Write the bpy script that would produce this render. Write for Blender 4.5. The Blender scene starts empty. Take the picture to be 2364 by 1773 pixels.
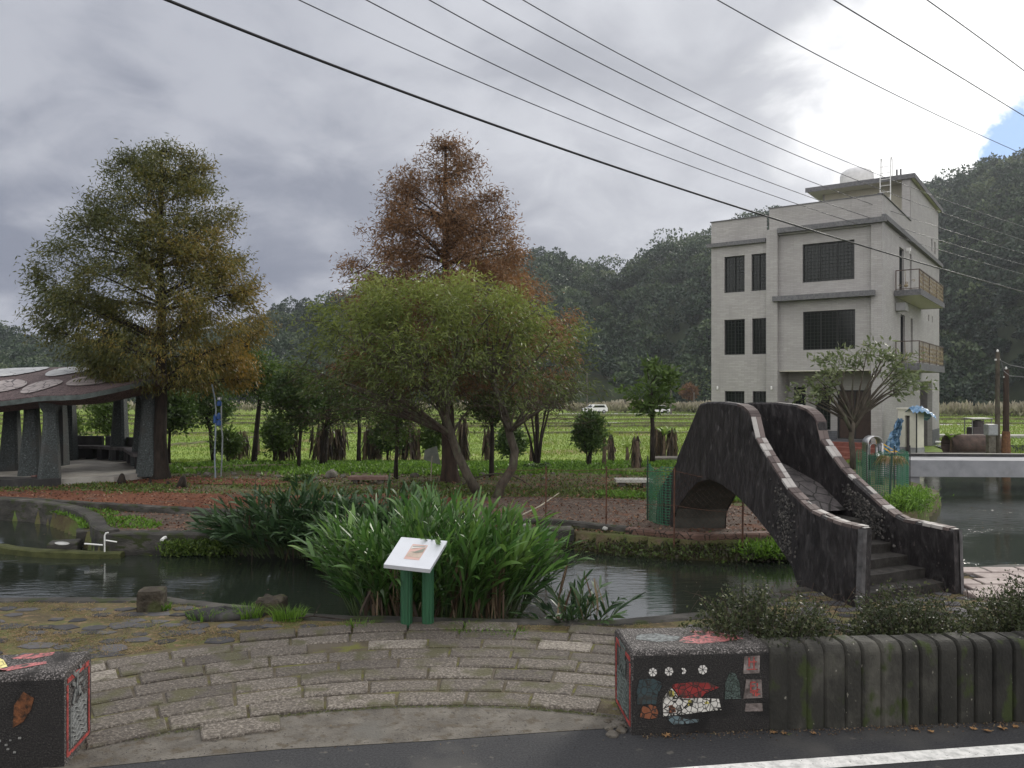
import bpy, math, random
import numpy as np
from mathutils import Vector, Matrix
random.seed(7); RNG = np.random.default_rng(11)
sc = bpy.context.scene; COL = sc.collection
R = math.radians
# ------------------------------------------------------------------ camera
F = 800.0; CX = 512.0; HY = 388.0; CH = 2.7          # focal length in px, horizon row, eye height
cd = bpy.data.cameras.new("camera"); cam = bpy.data.objects.new("camera", cd); COL.objects.link(cam)
cam.location = (0, 0, CH); cam.rotation_euler = (R(90), 0, 0)
cd.sensor_width = 36; cd.lens = 36*F/1024; cd.shift_y = (HY-384)/1024; cd.clip_end = 3000; cd.clip_start = .05
sc.camera = cam
# ------------------------------------------------------------------ sky, sun
SUN_AZ = R(33); SUN_EL = R(24)
sun_dir = Vector((math.sin(SUN_AZ)*math.cos(SUN_EL), math.cos(SUN_AZ)*math.cos(SUN_EL), math.sin(SUN_EL)))
world = bpy.data.worlds.new("World"); sc.world = world; world.use_nodes = True
nt = world.node_tree; nt.nodes.clear()
def N(t, **k):
    n = nt.nodes.new(t)
    for a, b in k.items(): setattr(n, a, b)
    return n
def LK(a, b): nt.links.new(a, b)
def math_(op, a, b=None, c=None, clamp=False):
    n = N('ShaderNodeMath', operation=op); n.use_clamp = clamp
    for i, v in enumerate((a, b, c)):
        if v is None: continue
        if isinstance(v, (int, float)): n.inputs[i].default_value = v
        else: LK(v, n.inputs[i])
    return n.outputs[0]
def vmath(op, a, b=None):
    n = N('ShaderNodeVectorMath', operation=op)
    for i, v in enumerate((a, b)):
        if v is None: continue
        if isinstance(v, (tuple, list, Vector)): n.inputs[i].default_value = tuple(v)
        else: LK(v, n.inputs[i])
    return n
def maprange(v, a, b, c=0, d=1, smooth=True):
    n = N('ShaderNodeMapRange'); n.interpolation_type = 'SMOOTHSTEP' if smooth else 'LINEAR'
    LK(v, n.inputs[0])
    for i, x in zip((1, 2, 3, 4), (a, b, c, d)): n.inputs[i].default_value = x
    return n.outputs[0]
def mixc(f, a, b, blend='MIX'):
    n = N('ShaderNodeMix', data_type='RGBA', blend_type=blend)
    if isinstance(f, (int, float)): n.inputs[0].default_value = f
    else: LK(f, n.inputs[0])
    for s, v in ((6, a), (7, b)):
        if isinstance(v, (tuple, list)): n.inputs[s].default_value = (*v[:3], 1)
        else: LK(v, n.inputs[s])
    return n.outputs[2]
tc = N('ShaderNodeTexCoord'); D0 = vmath('NORMALIZE', tc.outputs['Generated']).outputs[0]
sep = N('ShaderNodeSeparateXYZ'); LK(D0, sep.inputs[0])
den = math_('ADD', math_('MAXIMUM', sep.outputs[2], 0.0), 0.42)
cmb = N('ShaderNodeCombineXYZ'); LK(math_('DIVIDE', sep.outputs[0], den), cmb.inputs[0]); LK(math_('DIVIDE', sep.outputs[1], den), cmb.inputs[1])
def noise(vec, scale, detail=6, rough=.55, dist=0.0, off=(0, 0, 0)):
    v = vmath('ADD', vec, off).outputs[0]
    n = N('ShaderNodeTexNoise'); LK(v, n.inputs['Vector']); n.inputs['Scale'].default_value = scale
    n.inputs['Detail'].default_value = detail; n.inputs['Roughness'].default_value = rough; n.inputs['Distortion'].default_value = dist
    return n.outputs[0]
n1 = noise(cmb.outputs[0], 2.1, 7, .52, .35, (3.1, 7.7, 0)); n2 = noise(cmb.outputs[0], 5.5, 8, .55, .5, (1.3, .4, 0))
cl = math_('ADD', math_('MULTIPLY', n1, .62), math_('MULTIPLY', n2, .38))
cl = maprange(cl, .38, .62)
sd = vmath('DOT_PRODUCT', D0, sun_dir).outputs['Value']
warm = maprange(sd, .62, .99)                                   # thinner, brighter cloud towards the hidden sun
cloudc = mixc(cl, (1.5, 1.65, 2.08), (3.0, 3.12, 3.5))
bright = mixc(cl, (3.0, 3.1, 3.4), (4.3, 4.4, 4.7))
cloudc = mixc(warm, cloudc, bright)
# unseen thin bright cloud added overhead and behind the viewer to light the facades
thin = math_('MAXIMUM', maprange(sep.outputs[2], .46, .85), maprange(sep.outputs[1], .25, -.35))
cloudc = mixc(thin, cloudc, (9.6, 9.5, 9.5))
# the bright break in the cloud and the small blue gap under it
def cone(px, py): return Vector(((px-CX)/F, 1, (HY-py)/F)).normalized()
bk = vmath('DISTANCE', D0, cone(1092, 92)).outputs['Value']
bk = math_('ADD', bk, math_('MULTIPLY', math_('SUBTRACT', n2, .5), .30))
bk = math_('ADD', bk, math_('MULTIPLY', math_('SUBTRACT', n1, .5), .24))
fb = maprange(bk, .33, .13)
cloudc = mixc(fb, cloudc, (8.6, 8.6, 8.6))
sky = N('ShaderNodeTexSky'); sky.sky_type = 'NISHITA'; sky.sun_disc = False; sky.sun_elevation = SUN_EL; sky.sun_rotation = SUN_AZ
sky.altitude = 50; sky.ozone_density = 1.5; sky.dust_density = .6
hole = vmath('DISTANCE', D0, cone(1030, 146)).outputs['Value']
hole = math_('ADD', hole, math_('MULTIPLY', math_('SUBTRACT', noise(D0, 16, 6, .6, .4), .5), .10))
fh = maprange(hole, .042, .028)
skyblue = mixc(.92, sky.outputs[0], (1.7, 3.1, 5.6))
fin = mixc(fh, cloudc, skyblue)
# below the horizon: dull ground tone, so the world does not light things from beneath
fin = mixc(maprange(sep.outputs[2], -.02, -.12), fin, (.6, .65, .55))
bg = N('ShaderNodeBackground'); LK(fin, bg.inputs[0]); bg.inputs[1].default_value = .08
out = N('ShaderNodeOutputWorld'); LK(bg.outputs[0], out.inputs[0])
sl = bpy.data.lights.new("sun", 'SUN'); sl.energy = 1.1; sl.angle = R(12); sl.color = (1, .95, .86)
so = bpy.data.objects.new("sun", sl); COL.objects.link(so)
so.rotation_euler = (-sun_dir).to_track_quat('-Z', 'Y').to_euler()
vs = sc.view_settings; vs.view_transform = 'Standard'; vs.look = 'None'; vs.gamma = 1; vs.use_curve_mapping = False
vs.exposure = 1.05
sc.cycles.max_bounces = 8; sc.cycles.volume_bounces = 0; sc.cycles.transparent_max_bounces = 16
sc.cycles.caustics_reflective = False; sc.cycles.caustics_refractive = False

# ------------------------------------------------------------------ placement helpers
def at(px, py, Y): return Vector(((px-CX)/F*Y, Y, CH+(HY-py)/F*Y))
def gp(px, py, z=0.0):
    Y = F*(CH-z)/(py-HY); return Vector(((px-CX)/F*Y, Y, z))
# ------------------------------------------------------------------ material helpers
def mat(name, ramp, scale=4, detail=6, rough=.85, bump=.3, bscale=None, bdist=.02, stretch=(1, 1, 1), spec=.3, attr=None, attr_mix=.5,
        second=None, metal=0, dist=0.0, translucent=0, voro=None):
    """noise-ramped principled material; ramp = [(pos, rgb)...]; second = (scale, lo, hi, rgb) a stain layer; attr = per-face tone"""
    m = bpy.data.materials.new(name); m.use_nodes = True; t = m.node_tree; t.nodes.clear()
    global nt; keep = nt; nt = t
    co = N('ShaderNodeTexCoord').outputs['Object']
    mp = N('ShaderNodeMapping'); LK(co, mp.inputs[0]); mp.inputs['Scale'].default_value = stretch; v = mp.outputs[0]
    nz = N('ShaderNodeTexNoise'); LK(v, nz.inputs['Vector']); nz.inputs['Scale'].default_value = scale; nz.inputs['Detail'].default_value = detail
    nz.inputs['Distortion'].default_value = dist; nz.inputs['Roughness'].default_value = .6
    fac = nz.outputs[0]
    if attr:
        a = N('ShaderNodeAttribute', attribute_name=attr)
        fac = math_('ADD', math_('MULTIPLY', fac, 1-attr_mix), math_('MULTIPLY', a.outputs['Fac'], attr_mix))
    cr = N('ShaderNodeValToRGB'); LK(fac, cr.inputs[0]); e = cr.color_ramp.elements
    while len(e) < len(ramp): e.new(.5)
    for el, (p, c) in zip(e, ramp): el.position = p; el.color = (*c, 1)
    c = cr.outputs[0]
    if voro:                                   # shards / speckle: (scale, edge width, grout colour)
        vo = N('ShaderNodeTexVoronoi', feature='DISTANCE_TO_EDGE'); LK(v, vo.inputs['Vector']); vo.inputs['Scale'].default_value = voro[0]
        vc = N('ShaderNodeTexVoronoi'); LK(v, vc.inputs['Vector']); vc.inputs['Scale'].default_value = voro[0]
        c = mixc(.25, c, vc.outputs['Color'], 'MULTIPLY') if len(voro) < 4 else c
        c = mixc(maprange(vo.outputs[0], voro[1], voro[1]*1.5+.01), voro[2], c)
    if second:
        for s in (second if isinstance(second, list) else [second]):
            n2 = N('ShaderNodeTexNoise'); LK(v, n2.inputs['Vector']); n2.inputs['Scale'].default_value = s[0]; n2.inputs['Detail'].default_value = 5
            c = mixc(maprange(n2.outputs[0], s[1], s[2]), c, s[3])
    p = N('ShaderNodeBsdfPrincipled'); LK(c, p.inputs['Base Color']); p.inputs['Roughness'].default_value = rough
    p.inputs['Specular IOR Level'].default_value = spec; p.inputs['Metallic'].default_value = metal
    if bump:
        nb = N('ShaderNodeTexNoise'); LK(v, nb.inputs['Vector']); nb.inputs['Scale'].default_value = bscale or scale*4; nb.inputs['Detail'].default_value = 6
        b = N('ShaderNodeBump'); b.inputs['Strength'].default_value = bump; b.inputs['Distance'].default_value = bdist
        LK(nb.outputs[0], b.inputs['Height']); LK(b.outputs[0], p.inputs['Normal'])
    sh = p.outputs[0]
    if translucent:
        tr = N('ShaderNodeBsdfTranslucent'); LK(c, tr.inputs[0]); mx = N('ShaderNodeMixShader'); mx.inputs[0].default_value = translucent
        LK(sh, mx.inputs[1]); LK(tr.outputs[0], mx.inputs[2]); sh = mx.outputs[0]
    o = N('ShaderNodeOutputMaterial'); LK(sh, o.inputs[0]); nt = keep
    return m
def leafmat(name, ramp, tr=.35, rough=.5, spec=.35):
    return mat(name, ramp, scale=.9, detail=3, rough=rough, bump=0, spec=spec, attr='v', attr_mix=.7, translucent=tr)
def flat(name, c, rough=.7, metal=0, spec=.4, var=.25, scale=6):
    lo = tuple(x*(1-var) for x in c); hi = tuple(min(1, x*(1+var)) for x in c)
    return mat(name, [(.3, lo), (.7, hi)], scale=scale, rough=rough, metal=metal, spec=spec, bump=.1)
# ------------------------------------------------------------------ mesh helpers
def tag(o, label=None, cat=None, group=None, kind=None):
    if label: o['label'] = label
    if cat: o['category'] = cat
    if group: o['group'] = group
    if kind: o['kind'] = kind
    return o
def thing(name, label, cat, loc=(0, 0, 0), rz=0, group=None):
    o = bpy.data.objects.new(name, None); COL.objects.link(o); o.location = loc; o.rotation_euler = (0, 0, rz)
    o.empty_display_size = .2
    return tag(o, label, cat, group)
class MB:
    def __init__(s): s.v = []; s.f = []
    def add(s, vs, fs):
        n = len(s.v); s.v += [tuple(v) for v in vs]; s.f += [tuple(i+n for i in f) for f in fs]; return s
    def box(s, x0, x1, y0, y1, z0, z1, ch=0.0, M=None):
        if ch:
            vs = []
            for z, k in ((z0, 0), (z1-ch, 0), (z1, ch)):
                vs += [(x0+k, y0+k, z), (x1-k, y0+k, z), (x1-k, y1-k, z), (x0+k, y1-k, z)]
            fs = [(3, 2, 1, 0), (8, 9, 10, 11)]
            for b in (0, 4):
                for i in range(4): j = (i+1) % 4; fs.append((b+i, b+j, b+4+j, b+4+i))
        else:
            vs = [(x, y, z) for z in (z0, z1) for x, y in ((x0, y0), (x1, y0), (x1, y1), (x0, y1))]
            fs = [(3, 2, 1, 0), (4, 5, 6, 7)]+[(i, (i+1) % 4, 4+(i+1) % 4, 4+i) for i in range(4)]
        if M is not None: vs = [M @ Vector(v) for v in vs]
        return s.add(vs, fs)
    def prism(s, poly, z0, z1, M=None):
        n = len(poly); vs = [(x, y, z0) for x, y in poly]+[(x, y, z1) for x, y in poly]
        fs = [tuple(range(n-1, -1, -1)), tuple(range(n, 2*n))]+[(i, (i+1) % n, n+(i+1) % n, n+i) for i in range(n)]
        if M is not None: vs = [M @ Vector(v) for v in vs]
        return s.add(vs, fs)
    def tube(s, pts, rad, n=6, caps=True):
        pts = [Vector(p) for p in pts]
        if isinstance(rad, (int, float)): rad = [rad]*len(pts)
        m = len(pts); vs = []; up = None
        for i, p in enumerate(pts):
            t = (pts[min(i+1, m-1)]-pts[max(i-1, 0)])
            if t.length < 1e-9: t = Vector((0, 0, 1))
            t.normalize()
            if up is None: up = Vector((1, 0, 0)) if abs(t.x) < .8 else Vector((0, 1, 0))
            a = t.cross(up); a = a.normalized() if a.length > 1e-6 else Vector((0, 1, 0)); b = t.cross(a); up = -b if False else up
            for k in range(n):
                th = 2*math.pi*k/n; vs.append(p+(a*math.cos(th)+b*math.sin(th))*rad[i])
        fs = [(i*n+k, i*n+(k+1) % n, (i+1)*n+(k+1) % n, (i+1)*n+k) for i in range(m-1) for k in range(n)]
        if caps: fs += [tuple(range(n-1, -1, -1)), tuple(range((m-1)*n, m*n))]
        return s.add(vs, fs)
    def lathe(s, prof, c=(0, 0, 0), n=16):
        vs = [(c[0]+r*math.cos(2*math.pi*k/n), c[1]+r*math.sin(2*math.pi*k/n), c[2]+z) for r, z in prof for k in range(n)]
        m = len(prof)
        fs = [(i*n+k, i*n+(k+1) % n, (i+1)*n+(k+1) % n, (i+1)*n+k) for i in range(m-1) for k in range(n)]+[tuple(range(n-1, -1, -1)), tuple(range((m-1)*n, m*n))]
        return s.add(vs, fs)
    def grid(s, P):                                   # P[i][j] points
        a = len(P); b = len(P[0]); vs = [p for r in P for p in r]
        return s.add(vs, [(i*b+j, i*b+j+1, (i+1)*b+j+1, (i+1)*b+j) for i in range(a-1) for j in range(b-1)])
    def build(s, name, m, parent=None, smooth=False, v=None):
        me = bpy.data.meshes.new(name); me.from_pydata(s.v, [], s.f); me.update()
        if isinstance(m, (list, tuple)):
            for q in m: me.materials.append(q)
        else: me.materials.append(m)
        if v is not None:
            a = me.attributes.new('v', 'FLOAT', 'FACE'); a.data.foreach_set('value', np.asarray(v, dtype=np.float32))
        if smooth: me.polygons.foreach_set('use_smooth', [True]*len(me.polygons))
        o = bpy.data.objects.new(name, me); COL.objects.link(o)
        if parent: o.parent = parent
        return o
def npmesh(name, V, Fq, m, parent=None, v=None, smooth=False):
    me = bpy.data.meshes.new(name); V = np.asarray(V, np.float32); Fq = np.asarray(Fq, np.int32); k = Fq.shape[1]
    me.vertices.add(len(V)); me.vertices.foreach_set('co', V.ravel())
    me.loops.add(Fq.size); me.loops.foreach_set('vertex_index', Fq.ravel())
    me.polygons.add(len(Fq)); me.polygons.foreach_set('loop_start', np.arange(0, Fq.size, k, dtype=np.int32))
    me.update(calc_edges=True); me.materials.append(m)
    if v is not None:
        a = me.attributes.new('v', 'FLOAT', 'FACE'); a.data.foreach_set('value', np.asarray(v, np.float32))
    if smooth: me.polygons.foreach_set('use_smooth', np.ones(len(Fq), bool))
    o = bpy.data.objects.new(name, me); COL.objects.link(o)
    if parent: o.parent = parent
    return o
def unit(a): return a/np.maximum(np.linalg.norm(a, axis=1, keepdims=True), 1e-9)
def leafgeo(P, D, L, W):                                # rhombic leaf, one face each
    n = len(P); D = unit(D); S = unit(np.cross(D, RNG.normal(size=(n, 3))))
    L = np.broadcast_to(L, n)[:, None]; W = np.broadcast_to(W, n)[:, None]
    V = np.stack([P, P+D*L*.45+S*W*.5, P+D*L, P+D*L*.45-S*W*.5], 1).reshape(-1, 3)
    return V, np.arange(4*n).reshape(n, 4)
def leaves(name, P, D, L, W, m, parent=None, v=None):
    V, Fq = leafgeo(P, D, L, W); v = RNG.random(len(P)) if v is None else v
    return npmesh(name, V, Fq, m, parent, v)
def bladegeo(P, D, L, W, droop=.5, seg=4, shape='lance', side=None):
    n = len(P); D = unit(D); up = np.array([0, 0, 1.0])
    L = np.broadcast_to(L, n)[:, None].astype(float); W = np.broadcast_to(W, n)[:, None].astype(float); dr = np.broadcast_to(droop, n)[:, None]
    S = np.cross(D, up)+RNG.normal(size=(n, 3))*.35 if side is None else side
    S = unit(S); rows = []
    for k in range(seg+1):
        t = k/seg
        c = P+D*L*t-up*dr*L*t*t
        w = {'lance': math.sin(math.pi*min(1, .12+t*.88))**.8, 'grass': 1-t*.95}[shape]
        rows += [c+S*W*w*.5, c-S*W*w*.5]
    V = np.stack(rows, 1).reshape(-1, 3); b = np.arange(n)[:, None]*2*(seg+1)
    Fq = np.concatenate([np.concatenate([b+2*k, b+2*k+1, b+2*k+3, b+2*k+2], 1) for k in range(seg)], 0)
    return V, Fq
def blades(name, P, D, L, W, m, parent=None, droop=.5, seg=4, shape='lance', v=None):
    V, Fq = bladegeo(P, D, L, W, droop, seg, shape); v = RNG.random(len(P)) if v is None else v
    return npmesh(name, V, Fq, m, parent, np.tile(v, seg))
def inpoly(x, y, poly):
    r = np.zeros(np.shape(x), bool); n = len(poly)
    for i in range(n):
        x0, y0 = poly[i]; x1, y1 = poly[(i+1) % n]
        if y0 == y1: continue
        r ^= ((y0 > y) != (y1 > y)) & (x < (x1-x0)*(y-y0)/(y1-y0)+x0)
    return r
def smoothnoise(x, y, s=1.0, seed=0):                  # cheap band-limited bumps
    r = np.random.default_rng(seed); o = np.zeros(np.shape(x))
    for k in range(7):
        a, b, c = r.normal(size=3); o = o+np.sin((a*x+b*y)*s*(1+.4*k)+c*6)/(1+.4*k)
    return o/3
def rot2(x, y, a): return x*math.cos(a)-y*math.sin(a), x*math.sin(a)+y*math.cos(a)
# ================================================================== MATERIALS
M = {}
M['asphalt'] = mat('asphalt', [(.35, (.018, .019, .021)), (.65, (.043, .043, .046))], scale=60, rough=.85, bump=.5, bscale=140, bdist=.01, second=[(1.2, .5, .75, (.06, .058, .055)), (9, .64, .75, (.09, .085, .075))])
M['line'] = mat('road_paint', [(.3, (.42, .42, .4)), (.6, (.72, .71, .68))], scale=14, rough=.7, bump=.3, bscale=120, bdist=.006, second=(40, .62, .72, (.2, .2, .19)))
M['concrete'] = mat('old_concrete', [(.3, (.06, .053, .045)), (.7, (.15, .137, .118))], scale=3.2, rough=.9, bump=.7, bscale=50, bdist=.015, second=[(9, .5, .66, (.075, .062, .045)), (24, .58, .7, (.05, .045, .038)), (70, .62, .8, (.2, .19, .17)), (1.3, .55, .7, (.1, .095, .085))])
M['granite'] = mat('granite_block', [(.3, (.035, .03, .028)), (.5, (.105, .09, .075)), (.68, (.31, .28, .24))], scale=46, detail=8, rough=.8, bump=.9, bscale=28, bdist=.02, attr='v', attr_mix=.3, second=[(3, .5, .66, (.075, .07, .038)), (60, .6, .75, (.24, .22, .2)), (75, .6, .72, (.04, .034, .03))])
M['moss'] = mat('mossy_joint', [(.3, (.06, .048, .036)), (.5, (.095, .08, .05)), (.62, (.12, .12, .035))], scale=5, rough=1, bump=.8, bscale=60, bdist=.02, second=(2.1, .5, .6, (.1, .085, .065)))
M['bark'] = mat('bark', [(.3, (.010, .008, .007)), (.7, (.042, .032, .025))], scale=9, rough=.95, bump=1, bscale=20, bdist=.03, stretch=(1, 1, .25))
M['bark2'] = mat('red_bark', [(.3, (.016, .011, .009)), (.7, (.065, .044, .032))], scale=9, rough=.95, bump=1, bscale=20, bdist=.03, stretch=(1, 1, .2))
M['bark3'] = mat('pale_bark', [(.3, (.03, .025, .019)), (.7, (.1, .085, .066))], scale=9, rough=.95, bump=.8, bscale=22, bdist=.02, stretch=(1, 1, .4), second=(5, .55, .7, (.09, .1, .06)))
M['cob'] = mat('cobble_stone', [(.3, (.03, .03, .032)), (.7, (.085, .082, .086))], scale=6, rough=.85, bump=.6, bscale=30, bdist=.01, attr='v', attr_mix=.5, second=(9, .58, .7, (.11, .095, .06)))
M['ground'] = mat('soil_and_turf', [(.3, (.05, .035, .022)), (.5, (.075, .07, .03)), (.68, (.07, .11, .025))], scale=1.1, detail=9, rough=1, bump=.8, bscale=16, bdist=.05, second=[(5, .55, .7, (.1, .075, .05))])
M['plaza'] = mat('plaza_soil', [(.3, (.05, .04, .026)), (.5, (.1, .08, .04)), (.7, (.085, .1, .03))], scale=3, detail=9, rough=1, bump=.8, bscale=26, bdist=.03, second=(11, .55, .65, (.16, .11, .065)))
M['litter'] = mat('red_leaf_litter', [(.3, (.055, .022, .012)), (.55, (.13, .045, .022)), (.75, (.2, .085, .04))], scale=11, detail=9, rough=1, bump=.9, bscale=40, bdist=.03, second=(1.2, .56, .72, (.085, .055, .04)))
M['litter2'] = mat('brown_leaf_litter', [(.3, (.04, .028, .022)), (.55, (.095, .07, .055)), (.75, (.19, .15, .12))], scale=9, detail=9, rough=1, bump=.9, bscale=40, bdist=.03, second=(1.2, .56, .72, (.12, .055, .032)))
M['paddy'] = mat('paddy_green', [(.3, (.10, .16, .028)), (.5, (.16, .235, .038)), (.7, (.22, .275, .055))], scale=.35, detail=10, rough=1, bump=.9, bscale=5, bdist=.15, stretch=(1, 1.6, 1), second=[(.12, .52, .66, (.17, .15, .05)), (.9, .58, .72, (.08, .1, .03))])
M['bund'] = mat('field_bund', [(.3, (.04, .045, .018)), (.7, (.12, .12, .05))], scale=1.5, rough=1, bump=.6)
M['wallstone'] = mat('dark_wet_concrete', [(.3, (.012, .012, .013)), (.55, (.03, .029, .029)), (.8, (.075, .07, .066))], scale=2.5, detail=8, rough=.7, bump=.8, bscale=18, bdist=.02, stretch=(1, 1, .5), second=[(4, .6, .7, (.03, .04, .014))])
M['quay'] = mat('canal_wall_concrete', [(.3, (.018, .018, .016)), (.55, (.05, .047, .042)), (.8, (.12, .11, .1))], scale=2.5, detail=8, rough=.85, bump=.8, bscale=18, bdist=.02, stretch=(1, 1, 2), second=[(4, .52, .62, (.028, .035, .012))])
M['slate'] = mat('stained_bridge_stone', [(.3, (.008, .007, .008)), (.5, (.018, .016, .017)), (.64, (.036, .033, .034)), (.8, (.09, .085, .086))], scale=6, detail=12, rough=.55, bump=1, bscale=8, bdist=.045, stretch=(1.3, 1.3, .6), dist=.8, second=[(4.4, .65, .74, (.09, .085, .085)), (22, .64, .7, (.075, .062, .06))])
M['deck'] = mat('bridge_flagstone', [(.3, (.035, .031, .033)), (.7, (.11, .1, .1))], scale=7, rough=.7, bump=.8, bscale=24, bdist=.015, voro=(5, .03, (.018, .017, .016), 0))
M['step'] = mat('bridge_step_stone', [(.3, (.013, .012, .011)), (.7, (.05, .046, .042))], scale=7, rough=.85, bump=.6)
M['coping'] = mat('coping_tile', [(.2, (.045, .034, .034)), (.45, (.10, .078, .073)), (.66, (.16, .13, .122)), (.85, (.34, .325, .31))], scale=6, rough=.75, bump=.4, attr='v', attr_mix=.85)
M['peb'] = mat('pebble_cladding', [(.3, (.02, .02, .02)), (.6, (.06, .056, .052)), (.8, (.14, .13, .12))], scale=20, rough=.7, bump=1, bscale=26, bdist=.04, attr='v', attr_mix=.5)
def agg(name, base, hi, f=.66):
    return mat(name, [(.38, base), (.5, tuple(b*1.6 for b in base)), (f-.06, hi), (.72, tuple(min(1, h*2.2) for h in hi))], scale=85, detail=4, rough=.75, bump=1, bscale=90, bdist=.012, second=[(3, .5, .68, tuple(b*.8 for b in base))])
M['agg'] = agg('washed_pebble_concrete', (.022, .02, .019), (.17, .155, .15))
M['aggdark'] = agg('dark_pebble_concrete', (.012, .011, .011), (.04, .037, .033), .7)  # darker version of the pebble concrete, used on the block fronts
M['rib'] = mat('ribbed_mossy_concrete', [(.3, (.009, .009, .008)), (.55, (.028, .027, .023)), (.8, (.10, .096, .08))], scale=3.5, detail=9, rough=.85, bump=.8, bscale=40, bdist=.012, stretch=(1.2, 1, .7), attr='v', attr_mix=.3, second=[(5, .56, .66, (.03, .04, .012)), (26, .68, .72, (.2, .19, .16))])
def water_mat():
    m = bpy.data.materials.new('dark_canal_water'); m.use_nodes = True; t = m.node_tree; t.nodes.clear()
    global nt; keep = nt; nt = t
    co = N('ShaderNodeTexCoord').outputs['Object']
    p = N('ShaderNodeBsdfPrincipled'); p.inputs['Roughness'].default_value = .045; p.inputs['IOR'].default_value = 2.3
    nz = N('ShaderNodeTexNoise'); LK(co, nz.inputs['Vector']); nz.inputs['Scale'].default_value = .5
    LK(mixc(nz.outputs[0], (.010, .015, .012), (.026, .032, .022)), p.inputs['Base Color'])
    mp = N('ShaderNodeMapping'); LK(co, mp.inputs[0]); mp.inputs['Scale'].default_value = (1.2, 4.2, 1); mp.inputs['Rotation'].default_value = (0, 0, .25)
    a = N('ShaderNodeTexNoise'); LK(mp.outputs[0], a.inputs['Vector']); a.inputs['Scale'].default_value = 2.6; a.inputs['Detail'].default_value = 5
    b = N('ShaderNodeTexNoise'); LK(co, b.inputs['Vector']); b.inputs['Scale'].default_value = .45; b.inputs['Detail'].default_value = 2
    h = math_('MULTIPLY', a.outputs[0], maprange(b.outputs[0], .38, .62, .25, 1))
    bu = N('ShaderNodeBump'); bu.inputs['Strength'].default_value = .28; bu.inputs['Distance'].default_value = .03
    LK(h, bu.inputs['Height']); LK(bu.outputs[0], p.inputs['Normal'])
    o = N('ShaderNodeOutputMaterial'); LK(p.outputs[0], o.inputs[0]); nt = keep; return m
M['water'] = water_mat()
# ================================================================== GROUND
ZW = -.30
SHORE_N = [(-60, 10.7), (-14, 10.3), (-6.5, 10.1), (-4.4, 10.1), (-3.4, 9.75), (-2.4, 9.35), (-1, 9.2), (1.2, 9.12), (2.4, 9.45), (3.2, 9.95), (3.75, 10.6), (5.6, 11.1), (6.3, 11.5), (7.4, 11.9), (12, 12.0), (60, 12.2)]
SHORE_F = [(60, 31.5), (13.2, 30.5), (12.3, 28), (11.7, 24.5), (11.3, 21), (9.3, 17.9), (7.7, 16.3), (5.8, 14.7), (4.6, 13.95), (3.4, 13.95), (2.0, 14.45), (1.1, 14.85), (-2, 14.5), (-7.4, 14.35), (-8, 14.9), (-8.6, 15.9), (-9.4, 16.8), (-10.6, 17.8), (-12, 18.4), (-60, 19)]
WATER = SHORE_N+SHORE_F
def terr(x, y):
    """height of dry land"""
    h = .03*smoothnoise(x, y, .35, 3)*np.clip((y-15)/6, 0, 1)
    f = np.clip((y-26)/11, 0, 1); h = h-.55*f*f*(3-2*f)
    f = np.clip((y-38)/130, 0, 1); h = h-1.7*f
    return h+.015*smoothnoise(x, y, 1.7, 5)*np.clip((y-15)/6, 0, 1)
def H(x, y):
    w = inpoly(x, y, WATER)
    near = y < 12.5
    return np.where(w, -1.1, np.where(near, -.012, terr(x, y)))
def tz(x, y): return float(terr(np.array([x]), np.array([y]))[0])
def axis(lo, a, b, hi, st, g=1.12):
    m = list(np.arange(a, b+1e-6, st)); s = st
    while m[-1] < hi: s *= g; m.append(m[-1]+s)
    s = st; l = []
    x = a
    while x > lo: s *= g; x -= s; l.append(x)
    return np.array(l[::-1]+m)
gx = axis(-900, -15, 15, 900, .18); gy = axis(-60, 8, 33, 1200, .18)
GX, GY = np.meshgrid(gx, gy, indexing='ij'); GZ = H(GX, GY)
def gridfaces(a, b):
    i, j = np.meshgrid(np.arange(a-1), np.arange(b-1), indexing='ij'); k = (i*b+j).ravel()
    return np.stack([k, k+b, k+b+1, k+1], 1)
g = npmesh('ground', np.stack([GX, GY, GZ], -1).reshape(-1, 3), gridfaces(len(gx), len(gy)), M['ground'], smooth=True); tag(g, kind='structure')
w = MB().add([(-60, 8.6, ZW), (60, 8.6, ZW), (60, 32, ZW), (-60, 32, ZW)], [(0, 1, 2, 3)]).build('water', M['water']); tag(w, kind='structure')
def sheet(name, pts, z, m, sub=None):
    o = MB().add([(x, y, z) for x, y in pts], [tuple(range(len(pts)))]).build(name, m); return tag(o, kind='structure')
# road and its edge line
def rl(x, d=0): return 5.70+.144*(x-1.31)+d          # far edge of the white line (direction of the road)
road = sheet('road', [(-40, 5.85+.144*(-40)), (-3.1, 5.66), (-2.4, 5.83), (-1.75, 5.97), (-.6, 6.12), (.2, 6.26), (.75, 6.34), (3, 6.55), (40, 6.5+.13*37), (40, -40), (-40, -40)], .0, M['asphalt'])
sheet('road_edge_line', [(-40, rl(-40, -.16)), (40, rl(40, -.16)), (40, rl(40)), (-40, rl(-40))], .005, M['line'])
# concrete apron between road and block paving
sheet('concrete_apron', [(-9, 4.6), (-3.1, 5.66), (-2.4, 5.83), (-1.75, 5.97), (-.6, 6.12), (.2, 6.26), (.75, 6.34), (1.1, 6.4), (1.1, 6.6)]+[(-.55+4.6*math.sin(a), 2.25+4.6*math.cos(a)) for a in np.linspace(.32, -.66, 24)]+[(-9, 5.9)], .003, M['concrete'])
def drape(name, P, m, kind='structure'):
    o = MB().grid(P).build(name, m, smooth=True); return tag(o, kind=kind)
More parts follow.
